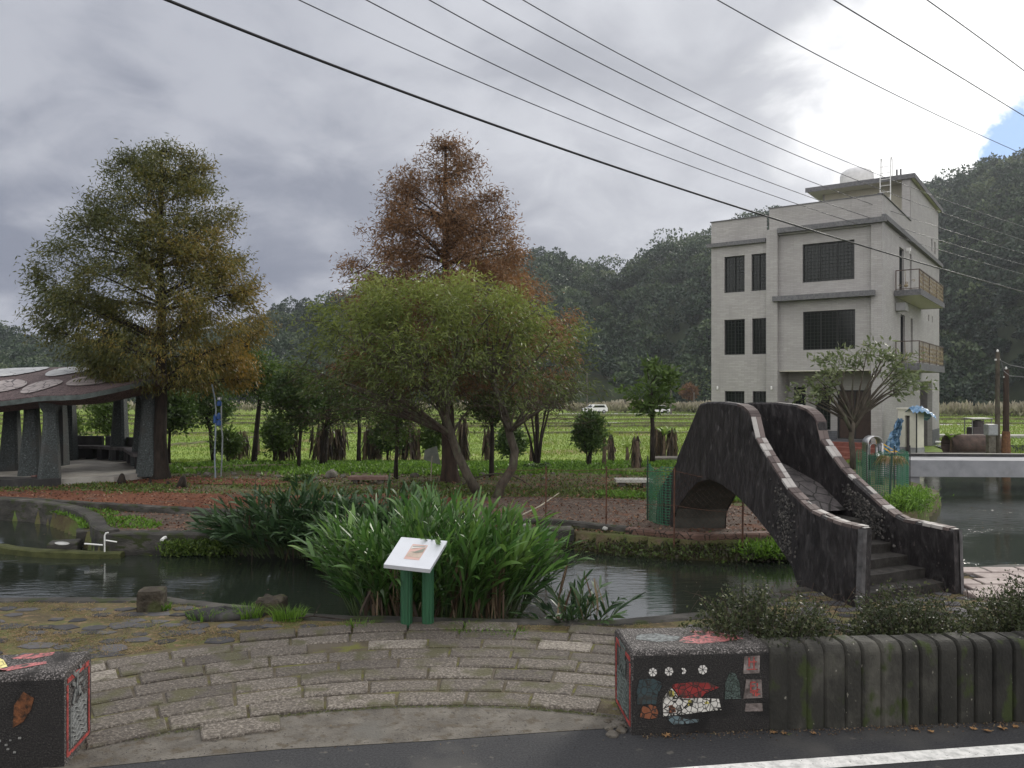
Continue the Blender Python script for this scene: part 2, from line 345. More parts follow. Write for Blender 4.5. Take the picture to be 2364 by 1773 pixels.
# cracks in the apron: thin open gap filled with dirt
crk = [[(-3.0, 6.05), (-2.55, 5.99), (-2.2, 6.07), (-1.95, 6.12), (-1.7, 6.10), (-1.3, 6.14), (-1.0, 6.26), (-.7, 6.28), (-.35, 6.31)], [(-3.2, 5.75), (-2.9, 5.78), (-2.5, 5.9), (-2.3, 5.93)]]
mb = MB()
for c in crk:
    pts = []
    for (x0, y0), (x1, y1) in zip(c[:-1], c[1:]):
        for k in range(6): t = k/6; pts.append((x0+(x1-x0)*t+random.uniform(-.008, .008), y0+(y1-y0)*t+random.uniform(-.012, .012)))
    for i in range(len(pts)-1):
        w0 = random.uniform(.002, .008)
        (x0, y0), (x1, y1) = pts[i], pts[i+1]
        mb.add([(x0, y0-w0, 0), (x1, y1-w0, 0), (x1, y1+w0, 0), (x0, y0+w0, 0)], [(0, 1, 2, 3)])
tag(mb.build('pavement_cracks', M['wallstone']), kind='structure')
# plaza soil sheet and its block paving (concentric rows)
sheet('plaza', [(-14, 6.0), (-3.3, 6.05), (.95, 6.7), (.95, 7.2), (14, 8.4), (14, 12.02), (7.4, 11.9), (6.3, 11.5), (5.6, 11.1), (3.75, 10.6), (3.2, 9.95), (2.4, 9.45), (1.2, 9.12), (-1, 9.2), (-2.4, 9.35), (-3.4, 9.75), (-4.4, 10.1), (-6.5, 10.1), (-14, 10.3)], -.001, M['plaza'])
rows = [[(-.55+rr*math.sin(a), 2.25+rr*math.cos(a), .016 if 4.6 < rr < 6.8 else -.004) for rr in (4.55, 4.62, 4.9, 5.6, 6.3, 6.8, 6.9) for a in [-math.acos(min(1, 3.7/rr))+(math.asin(1.5/rr)+math.acos(3.7/rr))*t]] for t in np.linspace(0, 1, 60)]
tag(MB().grid(rows).build('joint_fill', M['moss']), kind='structure')
mb = MB(); tone = []; CXR, CYR = -.55, 2.25
for r in range(9):
    r0 = 4.25+r*.293; r1 = r0+.262; aoff = random.uniform(0, .1)
    n = 34; Lb = .60; a = -1.35+aoff+(.5 if r % 2 else 0)*Lb/r0
    while a < 1.3:
        da = Lb*random.uniform(.93, 1.05)/((r0+r1)/2); g0 = .011/r0
        a0, a1 = a+g0, a+da-g0; a += da
        mx, my = CXR+(r0+.1)*math.sin((a0+a1)/2), CYR+(r0+.1)*math.cos((a0+a1)/2)
        if my < 6.02+.06*(mx+3) or mx < -5.2 or mx > 3.4: continue
        if r == 0 and mx > -1.9: continue
        if r == 8 and (mx < -2.9 or mx > 1.7 or .15 < mx < .75): continue
        if mx > .95 and my < 7.3: continue
        if random.random() < .02: continue
        h = .030+random.uniform(-.005, .009) if r < 8 else .045
        tl = (random.uniform(-.004, .004), random.uniform(-.004, .004)); K = 5
        i0 = len(mb.v); P = []
        inner, outer = r0+random.uniform(-.006, .01), r1+random.uniform(-.012, .008)
        for zz, ins in ((-.02, 0), (h-.012, 0), (h, .012)):
            for side in (0, 1):
                for k in range(K+1):
                    t = k/K; t = t if side == 0 else 1-t
                    aa = a0+(a1-a0)*t; aa += (ins/r0)*(1-2*t); rr = (inner+ins) if side == 0 else (outer-ins)
                    j = .004*math.sin(k*7.3+a*31+side)
                    mb.v.append((CXR+(rr+j)*math.sin(aa), CYR+(rr+j)*math.cos(aa), zz+(tl[0]*(t-.5)*2+tl[1]*(side-.5) if zz > 0 else 0)))
        m2 = 2*(K+1)
        for l in range(2):
            for k in range(m2): mb.f.append((i0+l*m2+k, i0+l*m2+(k+1) % m2, i0+(l+1)*m2+(k+1) % m2, i0+(l+1)*m2+k))
        T = i0+2*m2
        for k in range(K): mb.f.append((T+k, T+k+1, T+m2-2-k, T+m2-1-k))
        tone += [random.choice([.25, .35, .4, .45, .5, .55, .75])+random.uniform(-.05, .05)]*(2*m2+K)
tag(mb.build('paving_blocks', M['granite'], v=tone), kind='structure')
# rough flat cobbles left of and behind the blocks
mb = MB(); tone = []
def cobble(x, y, s, zt=.022):
    n = random.randint(5, 7); a0 = random.uniform(0, 6); ring = []
    for k in range(n):
        a = a0+2*math.pi*k/n; q = s*random.uniform(.6, 1.2); ring.append((x+q*1.25*math.cos(a), y+q*.85*math.sin(a)))
    i = len(mb.v)
    for z, sc_ in ((-.02, 1), (zt*.6, 1), (zt, .86)): mb.v.extend([(x+(p-x)*sc_, y+(q-y)*sc_, z) for p, q in ring])
    for l in range(2): mb.f.extend([(i+l*n+k, i+l*n+(k+1) % n, i+(l+1)*n+(k+1) % n, i+(l+1)*n+k) for k in range(n)])
    mb.f.append(tuple(range(i+2*n, i+3*n))); tone.extend([random.random()]*(2*n+1))
yy = 6.7
while yy < 11.8:
    xx = -9.5
    while xx < 9:
        x, y = xx+random.uniform(-.06, .06), yy+random.uniform(-.05, .05); xx += random.uniform(.24, .36)
        rr = math.hypot(x-CXR, y-CYR)
        if rr < 6.78 and x > -5.4 and x < 2.6: continue
        if rr < 6.95 and -2.9 < x < 1.7: continue
        if inpoly(np.array([x]), np.array([y+.16]), WATER)[0] or inpoly(np.array([x]), np.array([y]), WATER)[0]: continue
        if x > .9 and y < 7.6+.08*x: continue
        if random.random() < .16: continue
        cobble(x, y, random.uniform(.09, .16), random.uniform(.004, .014))
    yy += .235
tag(mb.build('cobbles', M['cob'], v=tone), kind='structure')
# pale slabs on the far right of the plaza
mb = MB()
for j in range(5):
    for i in range(12):
        x = 5.9+i*.52+(.2 if j % 2 else 0); y = 10.15+j*.34+.02*i
        if y > 11.7 or (x < 6.4 and y > 10.9): continue
        mb.box(x, x+.48, y, y+.31, .0, .05+random.uniform(-.006, .006), .01)
tag(mb.build('paving_slabs', mat('pinkish_slab', [(.3, (.2, .16, .15)), (.7, (.36, .31, .29))], scale=5, bump=.4)), kind='structure')

# ================================================================== CANAL WALLS
def offset_path(P, d):
    out = []
    for i, p in enumerate(P):
        a = Vector(P[max(0, i-1)]); b = Vector(P[min(len(P)-1, i+1)]); t = (b-a).normalized(); n = Vector((-t.y, t.x)); out.append(tuple(Vector(p)+n*d))
    return out
def resample(P, step):
    out = []
    for i in range(len(P)-1):
        a, b = Vector(P[i]), Vector(P[i+1]); n = max(1, int((b-a).length/step))
        for k in range(n): out.append(tuple(a.lerp(b, k/n)))
    out.append(tuple(P[-1])); return out
def smoothpath(P, it=2):
    for _ in range(it):
        Q = [P[0]]
        for a, b in zip(P[:-1], P[1:]): Q += [tuple(Vector(a)*.75+Vector(b)*.25), tuple(Vector(a)*.25+Vector(b)*.75)]
        P = Q+[P[-1]]
    return P
def wallpath(name, P, th, z0, z1, m, label, cat, jit=.008, side=.5, kind=None, group=None):
    """low wall along a path; z1 may be a function of index fraction"""
    P = resample(P, .25); A = offset_path(P, th*side); B = offset_path(P, -th*(1-side)); rows = []; n = len(P)
    for i in range(n):
        z = z1(i/(n-1)) if callable(z1) else z1
        j = lambda: random.uniform(-jit, jit)
        zt = z+j(); ax, ay = A[i]; bx, by = B[i]; c = .025/max(th, .05)
        rows.append([(ax, ay, z0), (ax+j(), ay+j(), z0*.5+zt*.5), (ax, ay, zt-.025), (ax+(bx-ax)*c, ay+(by-ay)*c, zt), (bx+(ax-bx)*c, by+(ay-by)*c, zt+j()*.5), (bx, by, zt-.025), (bx+j(), by+j(), z0*.5+zt*.5), (bx, by, z0)])
    mb = MB().grid(rows); mb.f += [tuple(range(8)), tuple(range((n-1)*8+7, (n-1)*8-1, -1))]
    o = mb.build(name, m); tag(o, label, cat, group)
    if kind: tag(o, kind=kind)
    return o
wallpath('canal_wall', SHORE_N[:13], .22, -1.2, .02, M['quay'], 'low mossy kerb wall along the near side of the canal, beside the cobbles', 'wall', side=.75)
wallpath('pond_edge_wall', SHORE_N[12:], .25, -1.2, .04, M['quay'], 'near edge wall of the pond at right behind the stone bridge foot', 'wall', side=.7)
FAR1 = [(1.15, 14.9), (-2, 14.52), (-7.3, 14.36)]
wallpath('canal_wall', FAR1, .35, -1.2, .09, M['quay'], 'dark concrete canal wall below the brown leaf litter on the far bank, with a pipe', 'wall', side=.1)
PONDW = smoothpath([(-7.3, 14.36), (-7.75, 14.75), (-8.2, 15.6), (-9.1, 16.75), (-10.3, 17.7), (-11.8, 18.35), (-20, 19.6)], 2)
wallpath('pond_wall', PONDW, .28, -1.2, lambda t: .14+.1*t, M['quay'], 'dark curved wall around the small pond at the left edge', 'wall', side=.1)
wallpath('pond_sill', smoothpath([(-6.9, 14.18), (-7.6, 14.12), (-8.6, 14.3), (-9.7, 14.8), (-20, 17)], 2), .2, -1.2, lambda t: -.2+.04*min(1, t*3), mat('mossy_sill', [(.3, (.03, .035, .01)), (.7, (.07, .075, .025))], scale=5, bump=.8), 'low moss covered sill between the canal and the small left pond', 'wall')
KERB = [(4.7, 14.5), (3.35, 14.25), (2.15, 14.9), (.9, 15.65), (-.2, 15.75), (-2.5, 15.4)]
wallpath('terrace_kerb', KERB[2:], .16, -.4, .13, M['quay'], 'dark kerb under the wire fence on the far bank above the weeds', 'kerb')
wallpath('stone_kerb', [(5.9, 15.2), (4.7, 14.5), (3.35, 14.25), (2.15, 14.9)], .22, -.5, .1, mat('reddish_rubble_stone', [(.3, (.07, .04, .03)), (.6, (.16, .1, .08)), (.8, (.28, .2, .16))], scale=3, bump=.7, voro=(5, .03, (.02, .016, .012), 0)), 'reddish rubble stone kerb in front of the bridge arch', 'kerb')
wallpath('terrace_kerb', [(-20, 18.9), (-11.6, 18.6), (-9.3, 17.75), (-6.2, 16.75), (-3.5, 16.3), (-1.5, 16.35)], .14, -.1, .17, M['quay'], 'long dark kerb between the two strips of red leaf litter at left', 'kerb')
for x, y, a, s in ((-8.25, 14.75, .3, .5), (-8.05, 15.35, .5, .55)):
    mbx = MB().box(-s/2, s/2, -s/2.6, s/2.6, -.6, 0, .02, Matrix.Rotation(a, 4, 'Z')); o = mbx.build('stepping_block', M['quay']); o.location = (x, y, -.12 if y < 15 else .0)
    tag(o, 'lower dark square block step inside the curved left pond wall' if y < 15 else 'upper dark square block step inside the curved left pond wall', 'stone step', 'block steps in the left pond corner')
# leaf litter strips, floor of the paths
def strip(name, A, B, m, off=.012, n=60, k=6):
    rows = []
    def samp(P, t):
        P = [Vector(p) for p in P]; L = [0]
        for a, b in zip(P[:-1], P[1:]): L.append(L[-1]+(b-a).length)
        d = t*L[-1]
        for i in range(len(P)-1):
            if d <= L[i+1]+1e-9: return P[i].lerp(P[i+1], (d-L[i])/max(1e-9, L[i+1]-L[i]))
        return P[-1]
    for i in range(n+1):
        a, b = samp(A, i/n), samp(B, i/n); r = []
        for j in range(k+1):
            p = a.lerp(b, j/k); e = 1 if 0 < j < k else -1.0
            jj = .12*smoothnoise(np.array([p.x*2.0]), np.array([p.y]), 1.2, 9)[0] if j in (0, k) else 0
            r.append((p.x, p.y+jj, max(0, tz(p.x, p.y))+off*1.6+.01*(j in (1, k-1))))
        rows.append(r)
    return drape(name, rows, m)
strip('lower_path', [(-9.6, 17.4), (-8.9, 16.8), (-8.0, 15.8), (-7.3, 14.8), (-2, 14.7), (1, 15.1)], [(-11, 18.3), (-9.2, 17.65), (-6.2, 16.65), (-3.5, 16.2), (1, 15.6)], M['litter2'])
strip('upper_path', [(-16, 19.1), (-11.6, 18.75), (-9.3, 17.9), (-6.2, 16.9), (-3.5, 16.45), (-1, 16.4)], [(-16, 21.3), (-11, 20.9), (-6, 20.1), (-3, 19.9), (-1, 19.8)], M['litter'])
strip('bare_path', [(-1.2, 16.2), (1, 15.8), (2.1, 15.1), (3.3, 14.5), (4.6, 14.8), (6.4, 16.3)], [(-1.2, 19.6), (1, 19.6), (2.5, 19.3), (3.6, 18.9), (5, 18.3), (7.4, 17.6)], M['litter2'])
strip('bed_path', [(-14, 22.6), (-10, 22.4), (-6.5, 21.9)], [(-14, 24.6), (-10, 24.2), (-6, 23.0)], M['litter'])
# ================================================================== KERB WALLS BY THE ROAD
def plate(poly, th, m, name, parent, v=None, z=0):
    """flat polygon in the local xz plane, facing -y"""
    n = len(poly); vs = [(x, -th, q) for x, q in poly]+[(x, .002, q) for x, q in poly]
    fs = [tuple(range(n)), tuple(range(2*n-1, n-1, -1))]+[((i+1) % n, i, n+i, n+(i+1) % n) for i in range(n)]
    return MB().add(vs, fs).build(name, m, parent)
def roundblock(x0, x1, D, Hh, r, nseg=6, xs=None, rib=None, taper=.0):
    """block whose top front and back edges are rounded; cross-section in yz swept along x"""
    sec = [(0, 0)]
    for k in range(7): sec.append((0, (Hh-r)*(k+1)/7))
    for k in range(1, nseg+1): a = math.pi/2*k/nseg; sec.append((r-r*math.cos(a), Hh-r+r*math.sin(a)))
    for k in range(1, 5): sec.append((r+(D-2*r)*k/5, Hh))
    for k in range(0, nseg+1): a = math.pi/2*k/nseg; sec.append((D-r+r*math.sin(a), Hh-r+r*math.cos(a)))
    sec.append((D, 0)); return sec
shard = lambda nm, lo, hi, gr=(.015, .013, .012), s=25: mat(nm, [(.3, lo), (.7, hi)], scale=8, rough=.4, spec=.5, bump=.2, voro=(s, .05, gr, 0), second=[(9, .5, .72, (.03, .026, .022)), (30, .6, .72, (.025, .02, .018))])
M['m_white'] = shard('white_mosaic', (.5, .48, .44), (.62, .6, .56))
M['m_red'] = shard('red_mosaic', (.16, .012, .012), (.26, .03, .028))
M['m_yel'] = shard('yellow_mosaic', (.4, .34, .06), (.5, .44, .1), s=20)
M['m_or'] = shard('orange_mosaic', (.16, .055, .025), (.22, .08, .04), s=20)
M['m_teal'] = shard('teal_mosaic', (.02, .035, .04), (.035, .06, .065))
M['m_bl'] = shard('pale_blue_mosaic', (.09, .13, .15), (.14, .19, .2), s=22)
M['redp'] = mat('worn_red_paint', [(.3, (.16, .03, .03)), (.65, (.42, .07, .06))], scale=12, rough=.6, bump=.5, second=(30, .58, .68, (.06, .04, .035)))
M['pinkp'] = mat('worn_pink_paint', [(.3, (.22, .08, .08)), (.65, (.5, .17, .17))], scale=14, rough=.6, bump=.5, second=[(50, .52, .62, (.09, .07, .065)), (12, .52, .6, (.06, .055, .05))])
M['yelp'] = mat('yellow_glazed_tile', [(.3, (.62, .55, .2)), (.7, (.8, .74, .35))], scale=6, rough=.4, bump=.2, voro=(14, .02, (.2, .17, .08), 0))
M['greyp'] = mat('grey_green_relief', [(.3, (.05, .065, .06)), (.7, (.14, .165, .155))], scale=16, rough=.6, bump=.8, bscale=26, bdist=.02)
M['greyl'] = mat('pale_grey_relief', [(.3, (.09, .095, .095)), (.7, (.22, .225, .22))], scale=22, rough=.7, bump=1, bscale=34, bdist=.02)
M['tablet'] = mat('stained_white_tablet', [(.35, (.05, .038, .034)), (.6, (.2, .17, .16)), (.8, (.36, .33, .31))], scale=11, rough=.6, bump=.5)
def glyph(ch, size, parent, loc, rot, m, name='character'):
    cu = bpy.data.curves.new(name, 'FONT'); cu.body = ch; cu.size = size; cu.extrude = .003; cu.offset = size*.018; cu.align_x = 'CENTER'; cu.align_y = 'CENTER'
    o = bpy.data.objects.new(name, cu); COL.objects.link(o)
    bpy.context.view_layer.update(); dg = bpy.context.evaluated_depsgraph_get()
    me = bpy.data.meshes.new_from_object(o.evaluated_get(dg)); bpy.data.objects.remove(o)
    me.materials.clear(); me.materials.append(m)
    o = bpy.data.objects.new(name, me); COL.objects.link(o); o.parent = parent; o.location = loc; o.rotation_euler = rot
    return o
# --- right wall: mosaic end, then ribbed planter wall
WO = Vector((.93, 6.22, 0)); WA = math.atan2(.25, 3.2)
wt = thing('mosaic_block', 'pebble concrete block with a mosaic house, forming the end of the ribbed wall', 'mosaic block', WO, WA)
sec = roundblock(0, 1, .62, .655, .055)
xs = [0, .015, .05]+[.05+(1.10-.05)*k/12 for k in range(1, 13)]
rows = [[(x, y+(.03 if x == 0 and (z > .5) else 0), z-(.02 if x == 0 and z > .6 else 0)) for y, z in sec] for x in xs]
mb = MB().grid([r[::-1] for r in rows]); n = len(sec); mb.f += [tuple(range(n))]
# gap at the front bottom corner where a chunk has broken away
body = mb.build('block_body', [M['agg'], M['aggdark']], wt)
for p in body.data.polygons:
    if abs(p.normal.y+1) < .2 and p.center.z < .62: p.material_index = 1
hx = lambda zx: (zx-350)*.00066
hz = lambda zy: (1430-zy)*.00059
def zpoly(pts): return [(hx(a), hz(b)) for a, b in pts][::-1]
E_ = .006
def zplate(name, pts, m, parent=wt, th=E_):
    P = zpoly(pts)
    ar = sum(P[i][0]*P[(i+1) % len(P)][1]-P[(i+1) % len(P)][0]*P[i][1] for i in range(len(P)))
    if ar < 0: P = P[::-1]
    o = plate(P, th, m, name, parent); return o
fr = zplate('mosaic_house', [(725, 1190), (725, 960), (770, 890), (820, 810), (870, 880), (910, 945), (1000, 965), (1180, 965), (1400, 985), (1430, 1130), (1280, 1140), (1050, 1165)], M['m_white'])
zplate('mosaic_roof', [(835, 800), (860, 770), (1120, 750), (1290, 770), (1400, 830), (1230, 900), (1190, 955), (1000, 958), (915, 930), (880, 865)], M['m_red'], fr, .008)
zplate('mosaic_window', [(795, 935), (795, 870), (825, 840), (858, 870), (858, 935)], M['m_yel'], fr, .010)
zplate('mosaic_window', [(1025, 1055), (1025, 985), (1085, 985), (1085, 1055)], M['m_yel'], fr, .010)
zplate('mosaic_window', [(1225, 1040), (1250, 995), (1285, 1040)], M['m_yel'], fr, .010)
zplate('mosaic_door', [(790, 1140), (795, 1060), (830, 1045), (870, 1080), (878, 1140)], M['m_or'], fr, .010)
zplate('mosaic_bush', [(450, 1190), (460, 1100), (490, 1045), (570, 1032), (640, 1060), (665, 1130), (660, 1205), (560, 1220)], M['m_or'])
zplate('mosaic_pool', [(780, 1200), (900, 1195), (1000, 1240), (1150, 1245), (1160, 1280), (1000, 1300), (850, 1305), (800, 1250)], M['m_bl'])
zplate('mosaic_sky', [(420, 1020), (410, 860), (440, 700), (620, 690), (720, 760), (660, 900), (640, 1030)], M['m_teal'])
zplate('mosaic_tree', [(1470, 990), (1480, 780), (1530, 640), (1600, 650), (1650, 780), (1665, 990)], mat('faded_green_mosaic', [(.3, (.03, .045, .035)), (.7, (.09, .12, .11))], scale=20, rough=.4, voro=(50, .05, (.012, .012, .012), 0)))
for cx_, cy_, rr in ((603, 605, 50), (797, 600, 52), (968, 600, 36), (1205, 590, 56)):
    fl = MB(); 
    for k in range(7):
        a = 2*math.pi*k/7+rr; q = rr*.00062
        if rr == 36 and k > 4: continue
        c = (hx(cx_), hz(cy_)); w_ = .34
        pts = [(c[0]+q*.18*math.cos(a), c[1]+q*.18*math.sin(a)), (c[0]+q*math.cos(a-w_), c[1]+q*math.sin(a-w_)), (c[0]+q*1.05*math.cos(a), c[1]+q*1.05*math.sin(a)), (c[0]+q*.95*math.cos(a+w_), c[1]+q*.95*math.sin(a+w_))]
        i0 = len(fl.v); fl.add([(x, -.006, z) for x, z in pts]+[(x, .001, z) for x, z in pts], [(0, 1, 2, 3), (1, 0, 4, 5), (2, 1, 5, 6), (3, 2, 6, 7), (0, 3, 7, 4)])
    fl.build('mosaic_star', flat('white_tile', (.6, .58, .55), .3), wt)
mt = [zplate('tablet', [(1700, 660), (1710, 430), (1900, 425), (1895, 655)], M['tablet']), zplate('tablet', [(1700, 990), (1735, 735), (1920, 745), (1930, 985)], M['tablet']), zplate('tablet', [(1720, 1160), (1730, 1060), (1930, 1060), (1935, 1165)], M['tablet'])]
st = MB()
for x0, z0, x1, z1 in ((1780, 770, 1790, 880), (1780, 770, 1840, 780), (1790, 820, 1830, 830), (1860, 790, 1870, 960), (1800, 880, 1870, 890), (1810, 900, 1820, 960), (1840, 900, 1850, 960), (1780, 900, 1850, 908), (1870, 870, 1895, 880), (1870, 930, 1895, 940)):
    st.box(hx(x0), hx(x1)+.003, -.0095, -.0062, hz(z1), hz(z0)+.002)
st.build('red_strokes', M['redp'], mt[1])
st = MB()
for x0, z0, x1, z1 in ((1760, 450, 1768, 560), (1820, 440, 1828, 600), (1760, 500, 1860, 508), (1740, 600, 1870, 606)): st.box(hx(x0), hx(x1)+.003, -.0095, -.0062, hz(z1), hz(z0)+.002)
st.build('red_strokes', M['redp'], mt[0])
# painted top patches
def toppatch(name, pts, m, parent, z): return MB().add([(x, y, z) for x, y in pts], [tuple(range(len(pts)))]).build(name, m, parent)
toppatch('red_top_patch', [(.42, .18), (.58, .13), (.8, .17), (.98, .22), (.95, .33), (.78, .45), (.6, .47), (.62, .36), (.5, .3)], M['pinkp'], wt, .657)
toppatch('grey_top_patch', [(.1, .28), (.25, .2), (.42, .22), (.48, .32), (.3, .42), (.14, .4)], mat('worn_grey_paint', [(.35, (.06, .06, .06)), (.6, (.2, .22, .22))], scale=30, bump=.6), wt, .657)
def endface(parent, D, Hh, s, ch, chm, panel):
    """decor on the end face: s = -1 faces -x (local), +1 faces +x; painted red frame, character, relief panel"""
    def q(y0, y1, z0, z1, th, m, name):
        x0, x1 = (-th, .002) if s < 0 else (-.002, th)
        return MB().box(x0, x1, y0, y1, z0, z1).build(name, m, parent)
    fr_ = MB()
    X = (-.005, .002) if s < 0 else (-.002, .005)
    for k in range(9):        # broken paint strokes around the border
        a, b = .05+(Hh-.16)*k/9, .05+(Hh-.16)*(k+.93)/9
        fr_.box(X[0], X[1], .035+random.uniform(0, .006), .062, a, b); fr_.box(X[0], X[1], D-.062, D-.035-random.uniform(0, .006), a, b)
    for k in range(6):
        a, b = .05+(D-.1)*k/6, .05+(D-.1)*(k+.95)/6
        fr_.box(X[0], X[1], a, b, Hh-.1, Hh-.07+random.uniform(0, .006)); fr_.box(X[0], X[1], a, b, .045, .068)
    fr_.build('red_border', M['redp'], parent)
    q(.1, D-.1, .09, Hh*.56, .005, panel, 'relief_panel')
    w = MB()
    for k in range(7):
        z = .11+k*.04; P = [(s*.008, .12+(D-.24)*t/8, z+.014*math.sin(t*1.5+k)) for t in range(9)]; w.tube(P, .006, 4)
    w.build('relief_ridges', panel, parent)
    rot = (R(90), 0, R(-90)) if s < 0 else (R(90), 0, R(90))
    glyph(ch, .27, parent, (s*.007, D/2, Hh*.72), rot, chm)
endface(wt, .62, .655, -1, '湯', M['greyp'], M['greyp'])
# broken chunk at the foot of the corner
for k in range(7):
    ch = MB()
    x, y, s = random.uniform(-.16, .04), random.uniform(-.05, .5), random.uniform(.02, .055)
    ch.lathe([(s, -.02), (s*1.1, s*.3), (s*.6, s*.7), (.004, s*.75)], (x, y, 0), 6); ch.build('broken_chip', M['concrete'], wt)
# ribbed wall
rt = thing('ribbed_wall', 'long mossy concrete planter wall of vertical rounded ribs along the road', 'wall', WO, WA)
xs = []; x = 1.10
RB = []; rr0 = random.Random(9)
while x < 6.5:
    w_ = rr0.uniform(.135, .185); xs += [x+w_*k for k in (0, .06, .12, .2, .5, .8, .88, .94)]; RB += [(k, kk) for k in (len(RB)//8,) for kk in (0, .06, .12, .2, .5, .8, .88, .94)]; x += w_
rows = []
for i, x in enumerate(xs):
    ph = RB[i][1]; d = (max(0, 1-min(ph, 1-ph)/.12)**1.2)*min(1, .25+(x-1.1)/1.6); k = RB[i][0]; rj = (math.sin(k*5.1)*.006)
    dd = min(1, (x-1.1)/.5)
    rows.append([(x, y+d*.03+rj if y < .3 else y, z-(d*.03 if z > .58 else 0)+(.004*math.sin(k*3.3) if z > .5 else 0)) for y, z in roundblock(0, 1, .30, .66, .085)][::-1])
mb = MB().grid(rows); nc = len(rows[0])-1; mb.build('ribbed_body', M['rib'], rt, smooth=False, v=[(.5+.35*math.sin(RB[i][0]*12.9)) for i in range(len(rows)-1) for _ in range(nc)])
# --- left block
lt = thing('mosaic_block', 'pebble concrete block at the lower left, grey character in a red frame', 'mosaic block', (-3.19, 5.70, 0), R(8)); lt['group'] = 'painted blocks by the road'; wt['group'] = 'painted blocks by the road'
secL = roundblock(0, 1, .50, .675, .05)
xs = [0, -.012, -.05]+[-.05-.2*k for k in range(1, 12)]
rows = [[(x, y, z-(.012 if x == 0 and z > .6 else 0)) for y, z in secL] for x in xs]
mb = MB().grid(rows); n = len(secL); mb.f += [tuple(range(n-1, -1, -1))]
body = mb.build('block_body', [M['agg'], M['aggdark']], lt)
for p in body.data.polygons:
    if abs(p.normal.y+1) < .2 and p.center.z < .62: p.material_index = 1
endface(lt, .50, .675, 1, '浪', M['greyl'], M['greyl'])
toppatch('yellow_tile_patch', [(-.95, .1), (-.42, .12), (-.55, .33), (-.72, .5), (-.95, .52)], M['yelp'], lt, .677)
toppatch('red_top_patch', [(-.55, .08), (-.42, .07), (-.2, .2), (-.22, .25), (-.42, .2)], M['pinkp'], lt, .679)
toppatch('red_top_patch', [(-.55, .36), (-.35, .33), (-.24, .4), (-.25, .47), (-.45, .45)], M['pinkp'], lt, .677)
toppatch('red_top_patch', [(-.98, .06), (-.42, .075), (-.42, .1), (-.98, .1)], M['pinkp'], lt, .679)
plate([(-.34, .30), (-.27, .34), (-.22, .42), (-.2, .5), (-.27, .55), (-.33, .46)][::-1][::-1], .006, mat('faded_orange_mosaic', [(.35, (.02, .014, .01)), (.7, (.2, .075, .03))], scale=22, bump=.6), 'orange_mosaic', lt)
plate([(-.7, .34), (-.6, .33), (-.57, .5), (-.62, .6), (-.7, .55)], .006, mat('faded_teal_mosaic', [(.35, (.01, .012, .013)), (.7, (.05, .08, .085))], scale=18, bump=.6), 'teal_mosaic', lt)
wf = MB()
for k in range(22):
    x, z, s = random.uniform(-.95, -.3), random.uniform(.12, .22), random.uniform(.008, .016)
    wf.box(x, x+s*1.4, -.006, .001, z, z+s)
wf.build('white_chips', flat('dull_white_tile', (.2, .2, .19), .5), lt)

# ================================================================== BRIDGE
SK = [0, .2, .45, .6, .75, 1]
def ip(s, k, v): return float(np.interp(s, k, v))
def smooth_ip(s, k, v):      # gaussian-softened piecewise linear
    o = 0; w = 0
    for d in (-.06, -.03, 0, .03, .06): g = math.exp(-(d/.04)**2); o += g*float(np.interp(min(1, max(0, s+d)), k, v)); w += g
    return o/w
LX = [4.22, 3.92, 3.66, 3.45, 3.28, 2.85]; LY = [9.65, 10.9, 12.4, 13.5, 14.5, 16.1]
RX = [6.0, 5.45, 4.95, 4.52, 4.18, 3.95]; RY = [10.5, 11.5, 12.7, 13.6, 14.5, 16.1]
def Lp(s): return Vector((smooth_ip(s, SK, LX), smooth_ip(s, SK, LY), 0))
def Rp(s): return Vector((smooth_ip(s, SK, RX), smooth_ip(s, SK, RY), 0))
ZTL = ([0, .09, .17, .27, .37, .449, .451, .465, .49, .53, .6, .68, .735, .76, .80, .89, 1], [.99, .98, 1.04, 1.29, 1.69, 2.04, 2.24, 2.33, 2.40, 2.45, 2.47, 2.46, 2.41, 2.22, 1.9, 1.18, .6])
ZTR = ([0, .14, .2, .33, .38, .419, .421, .435, .46, .5, .57, .66, .735, .76, .80, .89, 1], [.85, .88, 1.04, 1.46, 1.72, 1.93, 2.16, 2.27, 2.36, 2.43, 2.46, 2.45, 2.41, 2.22, 1.9, 1.18, .6])
ZLO = ([0, .17, .175, .235, .33, .42, .51, .58, .645, .72, .78, .86, .872, 1], [-.7, -.7, -.35, .23, .545, .78, 1.0, 1.1, 1.13, 1.02, .79, .34, -.3, -.3])
DK = ([0, .3, .42, .55, .62, .7, .8, .9, 1], [.0, .80, 1.2, 1.47, 1.52, 1.45, 1.1, .6, .1])
SS = sorted(set([round(k/60, 4) for k in range(61)]+[.172, .178, .449, .451, .419, .421, .465, .435, .86, .872, .5, .53]))
bt = thing('stone_bridge', 'steep dark stone arch footbridge with curved parapets and steps at right', 'bridge')
TH = .2
